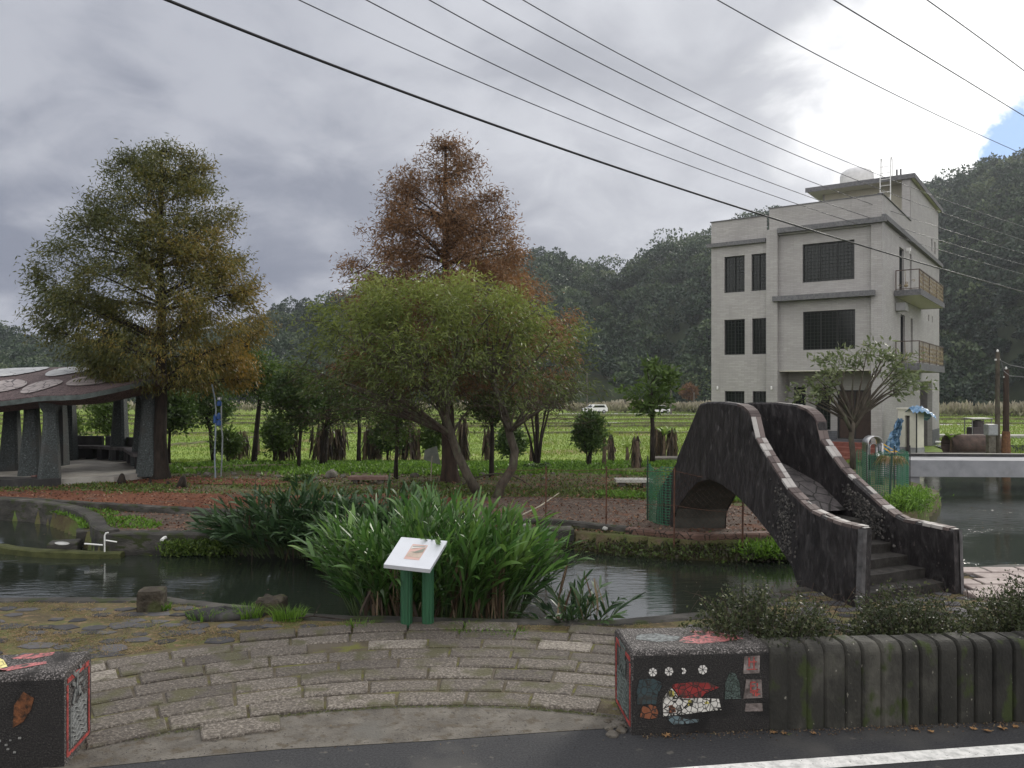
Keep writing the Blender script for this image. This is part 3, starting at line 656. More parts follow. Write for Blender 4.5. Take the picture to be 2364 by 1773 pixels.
def para(side):
    O, I, ZT = (Lp, Rp, ZTL) if side == 0 else (Rp, Lp, ZTR)
    rows = []
    for s in SS:
        o = O(s); d = (I(s)-o).normalized(); q = o+d*TH; zt = ip(s, *ZT); zl = ip(s, *ZLO); zd = ip(s, *DK)-.25
        if s < .2: zd = -.3
        bat = .05*(zt-zl)       # outer face leans in slightly towards the top
        r = []
        for k in range(7): t = k/6; e = o+d*bat*t; r.append((e.x, e.y, zl+(zt-.03-zl)*t))
        e = o+d*(bat+.025); r.append((e.x, e.y, zt)); e = o+d*(TH+bat*.4-.02); r.append((e.x, e.y, zt))
        r.append((q.x+d.x*bat*.4, q.y+d.y*bat*.4, zt-.03)); r.append((q.x, q.y, (zt+zd)/2)); r.append((q.x, q.y, zd))
        rows.append(r if side else r[::-1])
    mb = MB().grid(rows); n = len(rows[0]); m = len(rows)
    a, b = tuple(range(n)), tuple(range((m-1)*n+n-1, (m-1)*n-1, -1))
    mb.f += [a[::-1], b[::-1]] if side == 0 else [a[::-1], b[::-1]]
    o = mb.build('parapet', M['slate'], bt)
    # coping tiles laid on the sloping part of the top
    cp = MB(); tone = []; s = .015
    while s < (.445 if side == 0 else .415):
        ds = random.choice([.018, .022, .03]); 
        for half in ((.02, .1), (.105, .185)):
            if random.random() < .08: continue
            P = []
            for ss_ in (s+.001, s+ds-.002):
                oo = O(ss_); d = (I(ss_)-oo).normalized(); zt = ip(ss_, *ZT); b_ = .05*(zt-ip(ss_, *ZLO))*.9
                for h in half: e = oo+d*(b_+h-.012); P += [(e.x, e.y, zt-.03), (e.x, e.y, zt+.012)]
            i = len(cp.v); cp.v += P; f = [(1, 3, 7, 5), (0, 1, 5, 4), (2, 6, 7, 3), (0, 2, 3, 1), (4, 5, 7, 6)]
            cp.f += [tuple(i+k for k in ff) for ff in f]; tone += [random.choice([.3, .4, .5, .55, .62, .85, .9])]*5
        s += ds
    # tiles over the rounded shoulder
    for k in range(9):
        s0 = (.452 if side == 0 else .422)+.0075*k; ds = .007
        P = []
        for ss_ in (s0, s0+ds*.92):
            oo = O(ss_); d = (I(ss_)-oo).normalized(); zt = ip(ss_, *ZT); b_ = .05*(zt-ip(ss_, *ZLO))*.9
            for h in (.02, .19): e = oo+d*(b_+h-.012); P += [(e.x, e.y, zt-.03), (e.x, e.y, zt+.012)]
        i = len(cp.v); cp.v += P; cp.f += [tuple(i+q for q in ff) for ff in [(1, 3, 7, 5), (0, 1, 5, 4), (2, 6, 7, 3), (0, 2, 3, 1), (4, 5, 7, 6)]]; tone += [random.uniform(.2, .5)]*5
    cp.build('coping', M['coping'], o, v=tone)
    # band of pebbles set in the face beside the steps
    pb = MB(); tone = []
    for _ in range(420 if side else 300):
        s = random.gauss(.27, .022) if side == 0 else random.gauss(.25, .03)
        lo, hi = (ip(s, *ZLO), ip(s, *ZT)-.12) if side == 0 else (ip(s, *DK)+.02, ip(s, *ZT)-.12)
        if hi <= lo: continue
        z = random.uniform(lo+.02, hi); o_ = O(s); d = (I(s)-o_).normalized(); t = (z-ip(s, *ZLO))/(ip(s, *ZT)-ip(s, *ZLO))
        p = o_+d*(.05*(ip(s, *ZT)-ip(s, *ZLO))*t) if side == 0 else o_+d*(TH+.015)
        r = random.uniform(.012, .026); tn = (O(s+.01)-O(s)).normalized(); nrm = -d if side == 0 else d
        i = len(pb.v); K = 6
        for k in range(K): a = 2*math.pi*k/K; e = p+tn*r*math.cos(a); pb.v.append((e.x, e.y, z+r*math.sin(a)))
        for k in range(K): a = 2*math.pi*k/K; e = p+tn*r*.6*math.cos(a)+nrm*r*.7; pb.v.append((e.x, e.y, z+r*.6*math.sin(a)))
        fs = [(i+k, i+(k+1) % K, i+K+(k+1) % K, i+K+k) for k in range(K)]+[tuple(range(i+K, i+2*K))]; pb.f += fs; tone += [random.random()]*(K+1)
    pb.build('pebble_band', M['peb'], o, v=tone)
para(0); para(1)
M['cap'] = mat('pale_end_stone', [(.3, (.04, .039, .04)), (.7, (.14, .136, .14))], scale=5, bump=.5, second=(3, .5, .66, (.05, .047, .048)))
for side, par in ((0, 'parapet'), (1, 'parapet.001')):
    O, I, zt = (Lp, Rp, .985) if side == 0 else (Rp, Lp, .845); o = O(0); d = (I(0)-o).normalized(); tn = (O(.03)-O(0)).normalized(); z0 = -.25; vs = []
    for z in (z0+.1, zt-.01):
        b_ = .05*(z+.7)
        for a, t_ in ((b_-.006, .09), (b_-.006, -.012), (b_+.055, -.012)): e = o+d*a+tn*t_; vs.append((e.x, e.y, z))
    MB().add(vs, [(0, 1, 4, 3), (1, 2, 5, 4)]).build('end_strip', M['cap'], bpy.data.objects[par])
rows = []
for s in [k/50 for k in range(16, 51)]:
    a, b = Lp(s), Rp(s); d = (b-a).normalized(); a, b = a+d*.17, b-d*.17; z = ip(s, *DK)
    rows.append([(a.lerp(b, t).x, a.lerp(b, t).y, z+random.uniform(-.004, .004)) for t in (0, .25, .5, .75, 1)])
MB().grid([r[::-1] for r in rows]).build('deck', M['deck'], bt)
rows = []
for s in [k/80 for k in range(14, 71)]:
    a, b = Lp(s), Rp(s); d = (b-a).normalized(); a, b = a+d*.02, b-d*.02; z = ip(s, *ZLO)+.012
    rows.append([(a.lerp(b, t).x, a.lerp(b, t).y, z) for t in (0, .25, .5, .75, 1)])
MB().grid(rows).build('soffit', mat('arch_soffit', [(.3, (.035, .035, .03)), (.7, (.08, .078, .068))], scale=3, bump=.6), bt)
NS = 6
for k in range(NS):
    s0 = .035+k*.045; z = .13*(k+1); a, b = Lp(s0), Rp(s0); a2, b2 = Lp(s0+.10), Rp(s0+.10)
    d = (b-a).normalized(); d2 = (b2-a2).normalized(); a, b, a2, b2 = a+d*.18, b-d*.18, a2+d2*.18, b2-d2*.18
    m_ = MB(); nn = 6; j = [random.uniform(-.012, .012) for _ in range(nn+1)]
    top = [a.lerp(b, i/nn)+Vector((0, j[i], z+j[i]*.4)) for i in range(nn+1)]; back = [a2.lerp(b2, i/nn)+Vector((0, 0, z)) for i in range(nn+1)]; bot = [Vector((p.x, p.y+.02, z-.2)) for p in top]
    m_.grid([bot, top, back]); m_.build('step', M['step'], bt)
# ================================================================== HOUSE
def tilemat(name, c1, c2, mortar, bw=.24, bh=.06, rough=.7, ms=.006, stain=None):
    m = bpy.data.materials.new(name); m.use_nodes = True; t = m.node_tree; t.nodes.clear()
    global nt; keep = nt; nt = t
    co = N('ShaderNodeTexCoord').outputs['Object']; s = N('ShaderNodeSeparateXYZ'); LK(co, s.inputs[0])
    c = N('ShaderNodeCombineXYZ'); LK(math_('ADD', s.outputs[0], s.outputs[1]), c.inputs[0]); LK(s.outputs[2], c.inputs[1])
    b = N('ShaderNodeTexBrick'); LK(c.outputs[0], b.inputs['Vector']); b.inputs['Scale'].default_value = 1; b.inputs['Brick Width'].default_value = bw; b.inputs['Row Height'].default_value = bh
    b.inputs['Mortar Size'].default_value = ms; b.inputs['Color1'].default_value = (*c1, 1); b.inputs['Color2'].default_value = (*c2, 1); b.inputs['Mortar'].default_value = (*mortar, 1); b.inputs['Bias'].default_value = 0
    nz = N('ShaderNodeTexNoise'); LK(co, nz.inputs['Vector']); nz.inputs['Scale'].default_value = .9; nz.inputs['Detail'].default_value = 8
    col = mixc(maprange(nz.outputs[0], .35, .7, 0, .35), b.outputs[0], tuple(x*.72 for x in c1))
    mp = N('ShaderNodeMapping'); LK(co, mp.inputs[0]); mp.inputs['Scale'].default_value = (3, 3, .18)
    n3 = N('ShaderNodeTexNoise'); LK(mp.outputs[0], n3.inputs['Vector']); n3.inputs['Scale'].default_value = 2.2; n3.inputs['Detail'].default_value = 6
    col = mixc(maprange(n3.outputs[0], .55, .75, 0, .25), col, tuple(x*.6 for x in c1))
    p = N('ShaderNodeBsdfPrincipled'); LK(col, p.inputs['Base Color']); p.inputs['Roughness'].default_value = rough
    bu = N('ShaderNodeBump'); bu.inputs['Strength'].default_value = .3; bu.inputs['Distance'].default_value = .004; LK(b.outputs['Fac'], bu.inputs['Height']); bu.invert = True; LK(bu.outputs[0], p.inputs['Normal'])
    o = N('ShaderNodeOutputMaterial'); LK(p.outputs[0], o.inputs[0]); nt = keep; return m
M['tile'] = tilemat('facade_tile', (.30, .288, .278), (.36, .348, .337), (.26, .25, .24), .3, .08, ms=.007)
M['gtile'] = tilemat('grey_base_tile', (.075, .078, .085), (.11, .115, .125), (.05, .05, .055), .3, .1)
M['band'] = mat('grey_granite_band', [(.3, (.085, .085, .09)), (.7, (.17, .17, .175))], scale=12, bump=.2)
M['soff'] = flat('pale_soffit', (.55, .53, .46), .8, var=.08)
M['glass'] = mat('dark_window_glass', [(.3, (.006, .009, .009)), (.7, (.014, .018, .016))], scale=.6, rough=.12, spec=.35, bump=0)
M['wframe'] = flat('dark_window_frame', (.02, .022, .022), .5)
M['grille'] = flat('dark_green_grille', (.016, .022, .018), .5)
M['brown'] = flat('dark_brown_door', (.05, .03, .022), .5)
M['rail'] = mat('wrought_railing', [(.3, (.1, .075, .05)), (.7, (.34, .28, .17))], scale=5, rough=.5, bump=.1)
M['railp'] = flat('brown_railing_post', (.07, .045, .035), .5)
M['steel'] = mat('brushed_steel', [(.3, (.3, .3, .31)), (.7, (.5, .5, .5))], scale=20, rough=.35, metal=.85, bump=.1)
M['white'] = flat('off_white_paint', (.66, .66, .64), .5, var=.08)
M['redtile'] = mat('red_brick_tile', [(.3, (.13, .045, .035)), (.7, (.22, .085, .065))], scale=5, bump=.3)
HO = (15.86, 34.3, 0); HA = math.atan2(.814, .581)
hs = thing('house', 'three storey pale grey tiled house with dark windows and small balconies', 'house', HO, HA)
def hole_wall(name, plane, a0, a1, z0, z1, holes, off=0.0, depth=.22, m=None, parent=hs, sgn=1):
    """plane 'x': facade x=off, runs along y;  plane 'y': facade y=off, runs along x.  holes (a0,a1,z0,z1)"""
    mb = MB(); As = sorted({a0, a1, *[h[0] for h in holes], *[h[1] for h in holes]}); Zs = sorted({z0, z1, *[h[2] for h in holes], *[h[3] for h in holes]})
    P = (lambda a, d, z: (off+d, a, z)) if plane == 'x' else (lambda a, d, z: (a, off+d, z))
    for i in range(len(As)-1):
        for j in range(len(Zs)-1):
            ca, cz = (As[i]+As[i+1])/2, (Zs[j]+Zs[j+1])/2
            if any(h[0] < ca < h[1] and h[2] < cz < h[3] for h in holes): continue
            mb.add([P(As[i], 0, Zs[j]), P(As[i+1], 0, Zs[j]), P(As[i+1], 0, Zs[j+1]), P(As[i], 0, Zs[j+1])], [(0, 1, 2, 3)])
    for h in holes:
        b0, b1, c0, c1 = h
        for (p, q) in (((b0, c0), (b1, c0)), ((b1, c0), (b1, c1)), ((b1, c1), (b0, c1)), ((b0, c1), (b0, c0))):
            mb.add([P(p[0], 0, p[1]), P(q[0], 0, q[1]), P(q[0], depth, q[1]), P(p[0], depth, p[1])], [(0, 1, 2, 3)])
    return mb.build(name, m or M['tile'], parent)
def window(plane, off, a0, a1, z0, z1, nx=2, grid=True, m=None, name='window', rec=.13, parent=hs):
    P = (lambda a, d, z: (off+d, a, z)) if plane == 'x' else (lambda a, d, z: (a, off+d, z))
    def bx(mb, A0, A1, D0, D1, Z0, Z1):
        if plane == 'x': mb.box(off+D0, off+D1, A0, A1, Z0, Z1)
        else: mb.box(A0, A1, off+D0, off+D1, Z0, Z1)
    mb = MB(); f = .045; e = .003; a0 += e; a1 -= e; z0 += e; z1 -= e
    bx(mb, a0, a0+f, rec-.04, rec+.05, z0, z1); bx(mb, a1-f, a1, rec-.04, rec+.05, z0, z1)
    bx(mb, a0+f, a1-f, rec-.04, rec+.05, z0, z0+f); bx(mb, a0+f, a1-f, rec-.04, rec+.05, z1-f, z1)
    for k in range(1, nx): c = a0+(a1-a0)*k/nx; bx(mb, c-.02, c+.02, rec-.02, rec+.03, z0+f, z1-f)
    w = mb.build(name, M['wframe'], parent)
    mb = MB(); bx(mb, a0+.01, a1-.01, rec+.035, rec+.045, z0+.01, z1-.01); mb.build('pane', m or M['glass'], w)
    if grid:
        mb = MB(); n = max(2, round((a1-a0)/.16)); k2 = max(2, round((z1-z0)/.16))
        for k in range(1, n): c = a0+(a1-a0)*k/n; bx(mb, c-.007, c+.007, rec-.075, rec-.06, z0+.003, z1-.003)
        for k in range(1, k2): c = z0+(z1-z0)*k/k2; bx(mb, a0+.003, a1-.003, rec-.058, rec-.044, c-.007, c+.007)
        mb.build('grille', M['grille'], w)
    return w
Wl = [(5.99, 6.98, 7.25, 8.98), (4.97, 5.66, 7.25, 8.98), (5.98, 6.98, 4.28, 5.96), (4.97, 5.63, 4.28, 5.96), (6.0, 6.96, .9, 2.55), (4.97, 5.61, .9, 2.55)]
hole_wall('wall', 'x', 4.94, 7.63, -1.4, 10.70, Wl)
for w_ in Wl: window('x', 0, *w_)
Wr = [(1.14, 3.36, 7.48, 9.22), (1.11, 3.34, 4.42, 6.16)]
hole_wall('wall', 'x', .43, 4.42, 3.50, 9.73, Wr, off=.14, depth=.2)
for w_ in Wr: window('x', .14, *w_, nx=3)
MB().box(-.10, .6, 4.42, 4.94, -1.4, 10.02).build('pilaster', M['tile'], hs)
MB().box(-.02, .55, -.02, .43, -1.4, 9.9).build('pilaster', M['tile'], hs)
MB().box(-.02, .137, .433, 4.417, 9.732, 11.0).box(-.02, .2, .0, .43, 9.903, 11.0).box(-.02, .2, 4.42, 4.82, 10.022, 11.0).build('parapet', M['tile'], hs)
MB().box(-.05, .23, -.05, 4.85, 11.003, 11.04).box(-.05, .23, 4.853, 7.68, 10.703, 10.74).box(-.05, 7, -.05, .17, 11.043, 11.07).build('parapet_cap', M['band'], hs)
# cornice bands
MB().box(-.18, -.003, 4.97, 7.8, 9.47, 9.66).box(-.22, -.023, -.2, 4.40, 9.80, 10.02).box(-.2, 16.9, -.2, -.023, 9.90, 10.12).build('cornice', M['band'], hs)
MB().box(-.30, .137, .25, 4.60, 6.67, 6.90).build('canopy', M['band'], hs)
# porch
Pw = [(3.62, 4.18, .9, 2.75), (2.5, 3.15, .75, 2.75), (.72, 2.2, .36, 2.6)]
hole_wall('porch_wall', 'x', .43, 4.42, .35, 3.5, Pw, off=1.6, depth=.15)
window('x', 1.6, *Pw[0], nx=1); window('x', 1.6, *Pw[1], nx=1)
window('x', 1.6, *Pw[2], nx=2, grid=False, m=M['brown'], name='door')
MB().box(.14, 1.6, .43, 4.42, 3.46, 3.498).build('porch_ceiling', M['soff'], hs)
MB().box(-.1, 1.6, .43, 4.42, -1.2, .35).build('porch_floor', M['gtile'], hs)
MB().box(.6, 1.6, 4.42, 4.5, .35, 3.46).build('porch_side', M['tile'], hs)
MB().box(1.585, 1.597, 2.2, 4.42, .352, .72).build('base_band', M['gtile'], hs)
# right face
Hr = [(4.0, 5.2, 7.2, 9.35), (6.8, 7.3, 7.6, 9.4), (4.3, 5.5, 3.9, 6.2), (7.05, 7.65, 4.4, 6.2), (9.9, 14.1, -1.4, 3.05), (12.6, 12.95, 6.45, 6.8), (13.9, 14.25, 6.45, 6.8)]
hole_wall('wall', 'y', .55, 16.8, -1.4, 9.9, Hr, off=0, depth=.25)
for w_ in (Hr[0], Hr[2]): window('y', 0, *w_, nx=2, grid=False, name='balcony_door')
for w_ in (Hr[1], Hr[3], Hr[5], Hr[6]): window('y', 0, *w_, nx=1, grid=False)
MB().box(9.9, 14.1, 4.5, 4.6, -1.4, 3.05).box(9.8, 9.9, .25, 4.6, -1.4, 3.05).box(14.1, 14.2, .25, 4.6, -1.4, 3.05).build('garage_wall', flat('dark_stone_panel', (.12, .11, .11), .6), hs)
MB().box(9.9, 14.1, .25, 4.5, 3.05, 3.1).build('garage_ceiling', M['soff'], hs)
MB().box(14.1, 16.83, -.012, -.002, -1.4, .3).box(.5, 9.9, -.012, -.002, -1.4, .3).build('base_band', M['gtile'], hs)
Hs = [(13.7, 14.15, 10.5, 11.2), (14.85, 15.35, 10.5, 11.2)]
hole_wall('tower_wall', 'y', 7.0, 16.4, 9.9, 13.2, Hs, off=0, depth=.25)
for w_ in Hs: window('y', 0, *w_, nx=1, grid=False)
MB().box(.2, 7.0, 0, .12, 9.9, 11.04).build('parapet', M['tile'], hs)
MB().box(7.0, 7.5, .012, .40, 10.0, 13.2).build('tower_pilaster', M['tile'], hs)
M['cream'] = tilemat('cream_tile', (.5, .47, .38), (.56, .53, .43), (.42, .4, .33))
hole_wall('tower_wall', 'x', .40, 4.4, 10.0, 13.2, [], off=8.1, m=M['cream'])
MB().box(8.1, 16.4, 4.4, 4.5, 10.0, 13.2).box(16.3, 16.4, .26, 4.4, 10, 13.2).build('tower_wall', M['tile'], hs)
MB().box(6.9, 16.7, -.18, 5.05, 13.2, 13.34).build('tower_roof', M['soff'], hs)
MB().box(6.86, 16.74, -.22, -.185, 13.16, 13.40).box(6.86, 6.897, -.183, 5.09, 13.16, 13.40).build('roof_edge', M['band'], hs)
# body closing walls
MB().box(.2, 16.6, 7.43, 7.63, -1.4, 10.7).box(16.6, 16.8, .26, 7.43, -1.4, 10.7).build('rear_wall', M['tile'], hs)
MB().box(.25, 16.6, .28, 7.42, 9.95, 10.0).build('flat_roof', M['band'], hs)
MB().box(1.8, 9.7, .3, 7.4, 3.52, 3.6).build('floor_slab', M['soff'], hs)
# balconies
for zb, zt, zr in ((6.90, 7.14, 8.02), (3.52, 3.82, 4.80)):
    x0, x1, yy_ = 2.65, 10.2, -1.08
    b = MB().box(x0, x1, yy_, -.015, zb, zt-.06).build('balcony', M['soff'], hs)
    MB().box(x0-.03, x1+.03, yy_-.03, yy_-.003, zb-.02, zt).box(x0-.03, x0-.003, yy_, -.02, zb-.02, zt).box(x1+.003, x1+.03, yy_, -.02, zb-.02, zt).build('balcony_edge', M['band'], b)
    r = MB(); px_ = [x0+.05, x0+.05+1.0, 5.6, 7.8, x1-.05]
    for x in px_: r.box(x-.02, x+.02, yy_+.02, yy_+.06, zt-.05, zr)
    r.box(x0+.03, x0+.07, -.1, -.06, zt-.05, zr)
    r.box(x0+.03, x1-.03, yy_+.015, yy_+.065, zr, zr+.04); r.box(x0+.03, x1-.03, yy_+.025, yy_+.055, zt+.04, zt+.07); r.box(x0+.025, x0+.075, yy_+.07, -.06, zr, zr+.04); r.box(x0+.035, x0+.065, yy_+.07, -.06, zt+.04, zt+.07)
    r.build('railing', M['railp'], b)
    q = MB(); random.seed(int(zb*10))
    def scroll(cx, cz, s, fl, plane=0, fix=yy_+.04):
        pts = []
        for k in range(16):
            a = k/15*3.6*math.pi/1.6; rr = s*(1-k/17); u, w_ = cx+fl*rr*math.cos(a), cz+rr*math.sin(a)
            pts.append((u, fix, w_) if plane == 0 else (fix, u, w_))
        q.tube(pts, .012, 4)
    n = int((x1-x0)/.26)
    for k in range(n):
        cx = x0+.15+k*.26
        for j in range(4): scroll(cx+random.uniform(-.04, .04), zt+.15+j*.19+random.uniform(-.03, .03), random.uniform(.07, .11), random.choice((-1, 1)))
        q.tube([(cx+.1, yy_+.04, zt+.06), (cx+.06*math.sin(k), yy_+.04, (zt+zr)/2), (cx, yy_+.04, zr)], .011, 4)
    for k in range(3):
        scroll(-.25-k*.28, zt+.2+.1*k, .07, 1, 1, x0+.05)
    q.tube([(x0+.05, -.5, zt+.05), (x0+.05, -.45, zr)], .01, 4)
    q.lathe([(.02, 0), (.09, .03), (.1, .09), (.04, .15), (.01, .16)], (x0+.05, -.5, zt+.12), 8)
    q.build('railing_scrollwork', M['rail'], b)
# wall lamps
for x, y, z in ((-.03, 7.3, 2.62), (-.13, 4.68, 2.62), (1.56, 4.3, 2.8)):
    MB().lathe([(.03, 0), (.045, .02), (.045, .14), (.02, .17)], (x-.03, y, z), 8).build('wall_lamp', M['white'], hs)
MB().box(5.6, 5.75, -.22, -.01, 9.35, 9.5).lathe([(.03, -.12), (.05, -.02), (.05, 0)], (5.67, -.15, 9.35), 8).build('wall_lamp', M['white'], hs)
MB().box(3.0, 3.75, -.42, -.02, 6.25, 6.62, .03).build('air_conditioner', mat('grey_plastic', [(.3, (.25, .25, .25)), (.7, (.33, .33, .33))], bump=.1), hs)
# entrance steps
es = thing('entrance_steps', 'red tiled steps up to the porch of the grey house', 'steps', HO, HA)
for k in range(4): MB().box(-.45-.32*(3-k)-.0, -.12, .1, 4.6, -1.0 if k == 0 else -.42+.19*k, -.23+.19*k, .01).build('step', M['redtile'], es)
# tank, ladder, vent on the tower roof
def hloc(x, y, z): c, s = math.cos(HA), math.sin(HA); return Vector((HO[0]+x*c-y*s, HO[1]+x*s+y*c, z))
wtk = thing('water_tank', 'pale round water tank on the roof of the grey house', 'water tank', hloc(9.2, 3.0, 13.345), HA)
tk = MB().lathe([(.80, 0), (.86, .08), (.86, .75), (.8, .95), (.55, 1.12), (.2, 1.18), (.02, 1.19)], (0, 0, .12), 24).build('tank_body', flat('pale_fibreglass', (.52, .52, .53), .5, var=.1), wtk, smooth=True)
MB().lathe([(.9, 0), (.9, .12), (.1, .12)], n=12).build('tank_base', M['band'], wtk)
ld = thing('roof_ladder', 'steel ladder with hooked rails rising above the roof of the grey house', 'ladder', hloc(7.0-.35, 1.1, 10.05), HA)
for y in (-.24, .24):
    P = [(0, y, 0), (0, y, 4.1)]+[(.22-.22*math.cos(a), y, 4.1+.22*math.sin(a)) for a in (math.pi*k/8 for k in range(1, 9))]+[(.44, y, 3.35)]
    MB().tube(P, .024, 6).build('rail', M['white'], ld)
for k in range(12): MB().tube([(0, -.24, .3+.32*k), (0, .24, .3+.32*k)], .016, 6).build('rung', M['white'], ld)
vp = MB()
for d in (0, .18): vp.tube([(0, d, 0), (0, d, .45)], .045, 8)
o = vp.build('vent_pipes', M['band']); o.location = hloc(7.3, .5, 13.345); o.rotation_euler[2] = HA; tag(o, 'pair of short vent pipes at the corner of the tower roof', 'vent pipe')

# ================================================================== AROUND THE HOUSE
def ht(name, label, cat, x, y, z=0, rz=0, group=None): return thing(name, label, cat, hloc(x, y, z), HA+rz, group)
gpz = tz(16.9, 34)-.1
pl_ = thing('gate_pillar', 'cream gate pillar with a grey base and a narrow slot under the blue tarp', 'pillar', (16.75, 33.6, gpz), HA-.45)
hole_wall('pillar_shaft', 'x', -.42, .42, .78, 2.35, [(-.12, .10, .5, 2.1)], off=-.25, depth=.12, parent=pl_, m=M['soff'])
MB().box(-.13, .25, -.42, .42, .78, 2.35).box(-.25, -.131, -.42, -.415, .78, 2.35).build('pillar_core', M['soff'], pl_)
MB().box(-.27, .27, -.44, -.12, -.2, .78).box(-.27, .27, .10, .44, -.2, .78).box(-.27, .27, -.12, .10, -.2, .5).build('pillar_base', flat('grey_base_stone', (.22, .22, .235), .7), pl_)
MB().box(-.16, -.14, -.11, .09, .5, 2.1).build('pillar_slot', flat('slot_slate', (.06, .05, .05), .5), pl_)
MB().box(-.29, .29, -.46, .46, 2.353, 2.42).build('pillar_cap', M['soff'], pl_)
MB().tube([(-.3, -.47, 2.2), (-.3, -.47, .2)], .03, 6).build('downpipe', M['wframe'], pl_)
# tarp: crumpled sheet hanging from the pillar top down to the left
M['tarp'] = mat('blue_tarp', [(.3, (.03, .08, .16)), (.5, (.09, .19, .32)), (.7, (.3, .42, .52))], scale=3, rough=.45, spec=.5, bump=.7, bscale=7, bdist=.05, stretch=(1, 1, 3))
tp = thing('tarpaulin', 'crumpled blue tarpaulin hanging off the cream gate pillar beside the house', 'tarpaulin', (16.45, 33.25, gpz))
rows = []
for i in range(34):
    t = i/33; cx = -1.02+1.05*t**.6 if t > .5 else -1.02+1.45*t*.45-.1*math.sin(t*9); cz = .05+2.35*t
    cx = np.interp(t, [0, .2, .4, .6, .8, 1], [-.55, -.72, -.68, -.55, -.42, -.3]); wd = np.interp(t, [0, .3, .6, 1], [.3, .34, .24, .1]); cz = .02+1.95*t
    rows.append([(cx+wd*(j/13-.5)*2+.04*math.sin(j*2.1+i*.5), .06*math.sin(j*1.9+i*.35)+.05*math.sin(i*1.1+j), cz+.05*math.sin(j*1.3+i*.2)) for j in range(14)])
MB().grid(rows).build('hanging_sheet', M['tarp'], tp, smooth=True)
rows = [[(.02+1.0*u/13-.02*math.sin(v*2), -.42+.12*v+.05*math.sin(u*1.7+v), 2.52-.25*(u/13-.3)**2*3-.08*abs(v-3)+.05*math.sin(u*2.3+v*1.4)) for u in range(14)] for v in range(8)]
MB().grid(rows).build('top_fold', M['tarp'], tp, smooth=True)
yt = MB()
P0 = Vector((-1.45, -.25, 1.1))
for e_, w_ in (((-1.05, -.3, .35), .07), ((-.6, -.35, .62), .08), ((.1, -.45, .12), .05), ((1.4, -.6, -.02), .05)):
    rows = []
    for k in range(9):
        t = k/8; p = P0.lerp(Vector(e_), t)+Vector((0, 0, -.18*math.sin(math.pi*t))); rows.append([(p.x, p.y, p.z+w_*(.6+.4*math.sin(k*2))), (p.x, p.y+.02*math.sin(k*3), p.z)])
    yt.grid(rows)
o = yt.build('warning_tape', flat('yellow_tape', (.62, .36, .05), .5)); o.location = tp.location; tag(o, 'yellow orange warning tape strung from the steel hoop past the blue tarp', 'tape')
# steel hoop
hp = thing('steel_hoop', 'inverted U steel hoop stand by the green net near the pond', 'hoop', (9.25+.85, 22.4, 0), .1)
def hoop(w, h, y0, y1, m, name, th=.02):
    P = [(-w, 0)]+[(-w, h*.2*k) for k in range(1, 5)]+[(-w*math.cos(a), h*.8+w*math.sin(a)) for a in (math.pi*k/14 for k in range(15))]+[(w, h*.2*k) for k in range(4, -1, -1)]
    rows = [[(x, y0, z), (x, y1, z)] for x, z in P]; o = MB().grid(rows).build(name, m, hp, smooth=True); s = o.modifiers.new('th', 'SOLIDIFY'); s.thickness = th; return o
hoop(.21, 1.42, -.16, .16, M['steel'], 'outer_band'); hoop(.1, 1.3, -.05, .05, M['steel'], 'inner_band')
MB().box(-.19, .19, -.06, .06, .72, .82).box(-.14, .0, -.1, .1, .4, .72, .02).box(.03, .15, -.1, .1, .55, .74, .02).build('hose_reel', flat('dark_rubber', (.02, .02, .02), .6), hp)
MB().lathe([(.03, 0), (.06, .03), (.05, .08), (.02, .1)], (.1, -.1, .78), 8).build('tap', M['white'], hp)
# concrete beam bridge over the pond
bb = thing('beam_bridge', 'plain grey concrete beam footbridge over the pond at the right edge', 'footbridge')
MB().add([(11.25, 23.3, .12), (40, 22.6, .02), (40, 24.2, .02), (11.25, 24.9, .12), (11.25, 23.3, .60), (40, 22.6, .50), (40, 24.2, .50), (11.25, 24.9, .60)], [(0, 1, 5, 4), (4, 5, 6, 7), (1, 2, 6, 5), (2, 3, 7, 6), (3, 0, 4, 7), (3, 2, 1, 0)]).build('deck_beam', mat('smooth_grey_concrete', [(.3, (.17, .175, .19)), (.7, (.27, .275, .29))], scale=2, bump=.2, second=(.8, .55, .7, (.14, .14, .145)), bscale=30), bb)
MB().box(11.28, 11.9, 23.35, 24.85, -1.2, .118).build('pier', mat('pier_concrete', [(.3, (.13, .13, .14)), (.7, (.22, .22, .235))], scale=2, bump=.3), bb)
MB().add([(11.25, 24.6, .605), (40, 23.9, .505), (40, 24.15, .505), (11.25, 24.85, .605), (11.25, 24.6, .69), (40, 23.9, .60), (40, 24.15, .60), (11.25, 24.85, .69)], [(0, 1, 5, 4), (4, 5, 6, 7), (1, 2, 6, 5), (2, 3, 7, 6), (3, 0, 4, 7)]).build('kerb', M['wallstone'], bb)
wallpath('pond_bank_wall', [(60, 31.3), (13.4, 30.4), (12.5, 28), (11.9, 25.2)], .3, -1.2, lambda t: -.05, M['quay'], 'far bank wall of the pond in front of the house', 'wall')
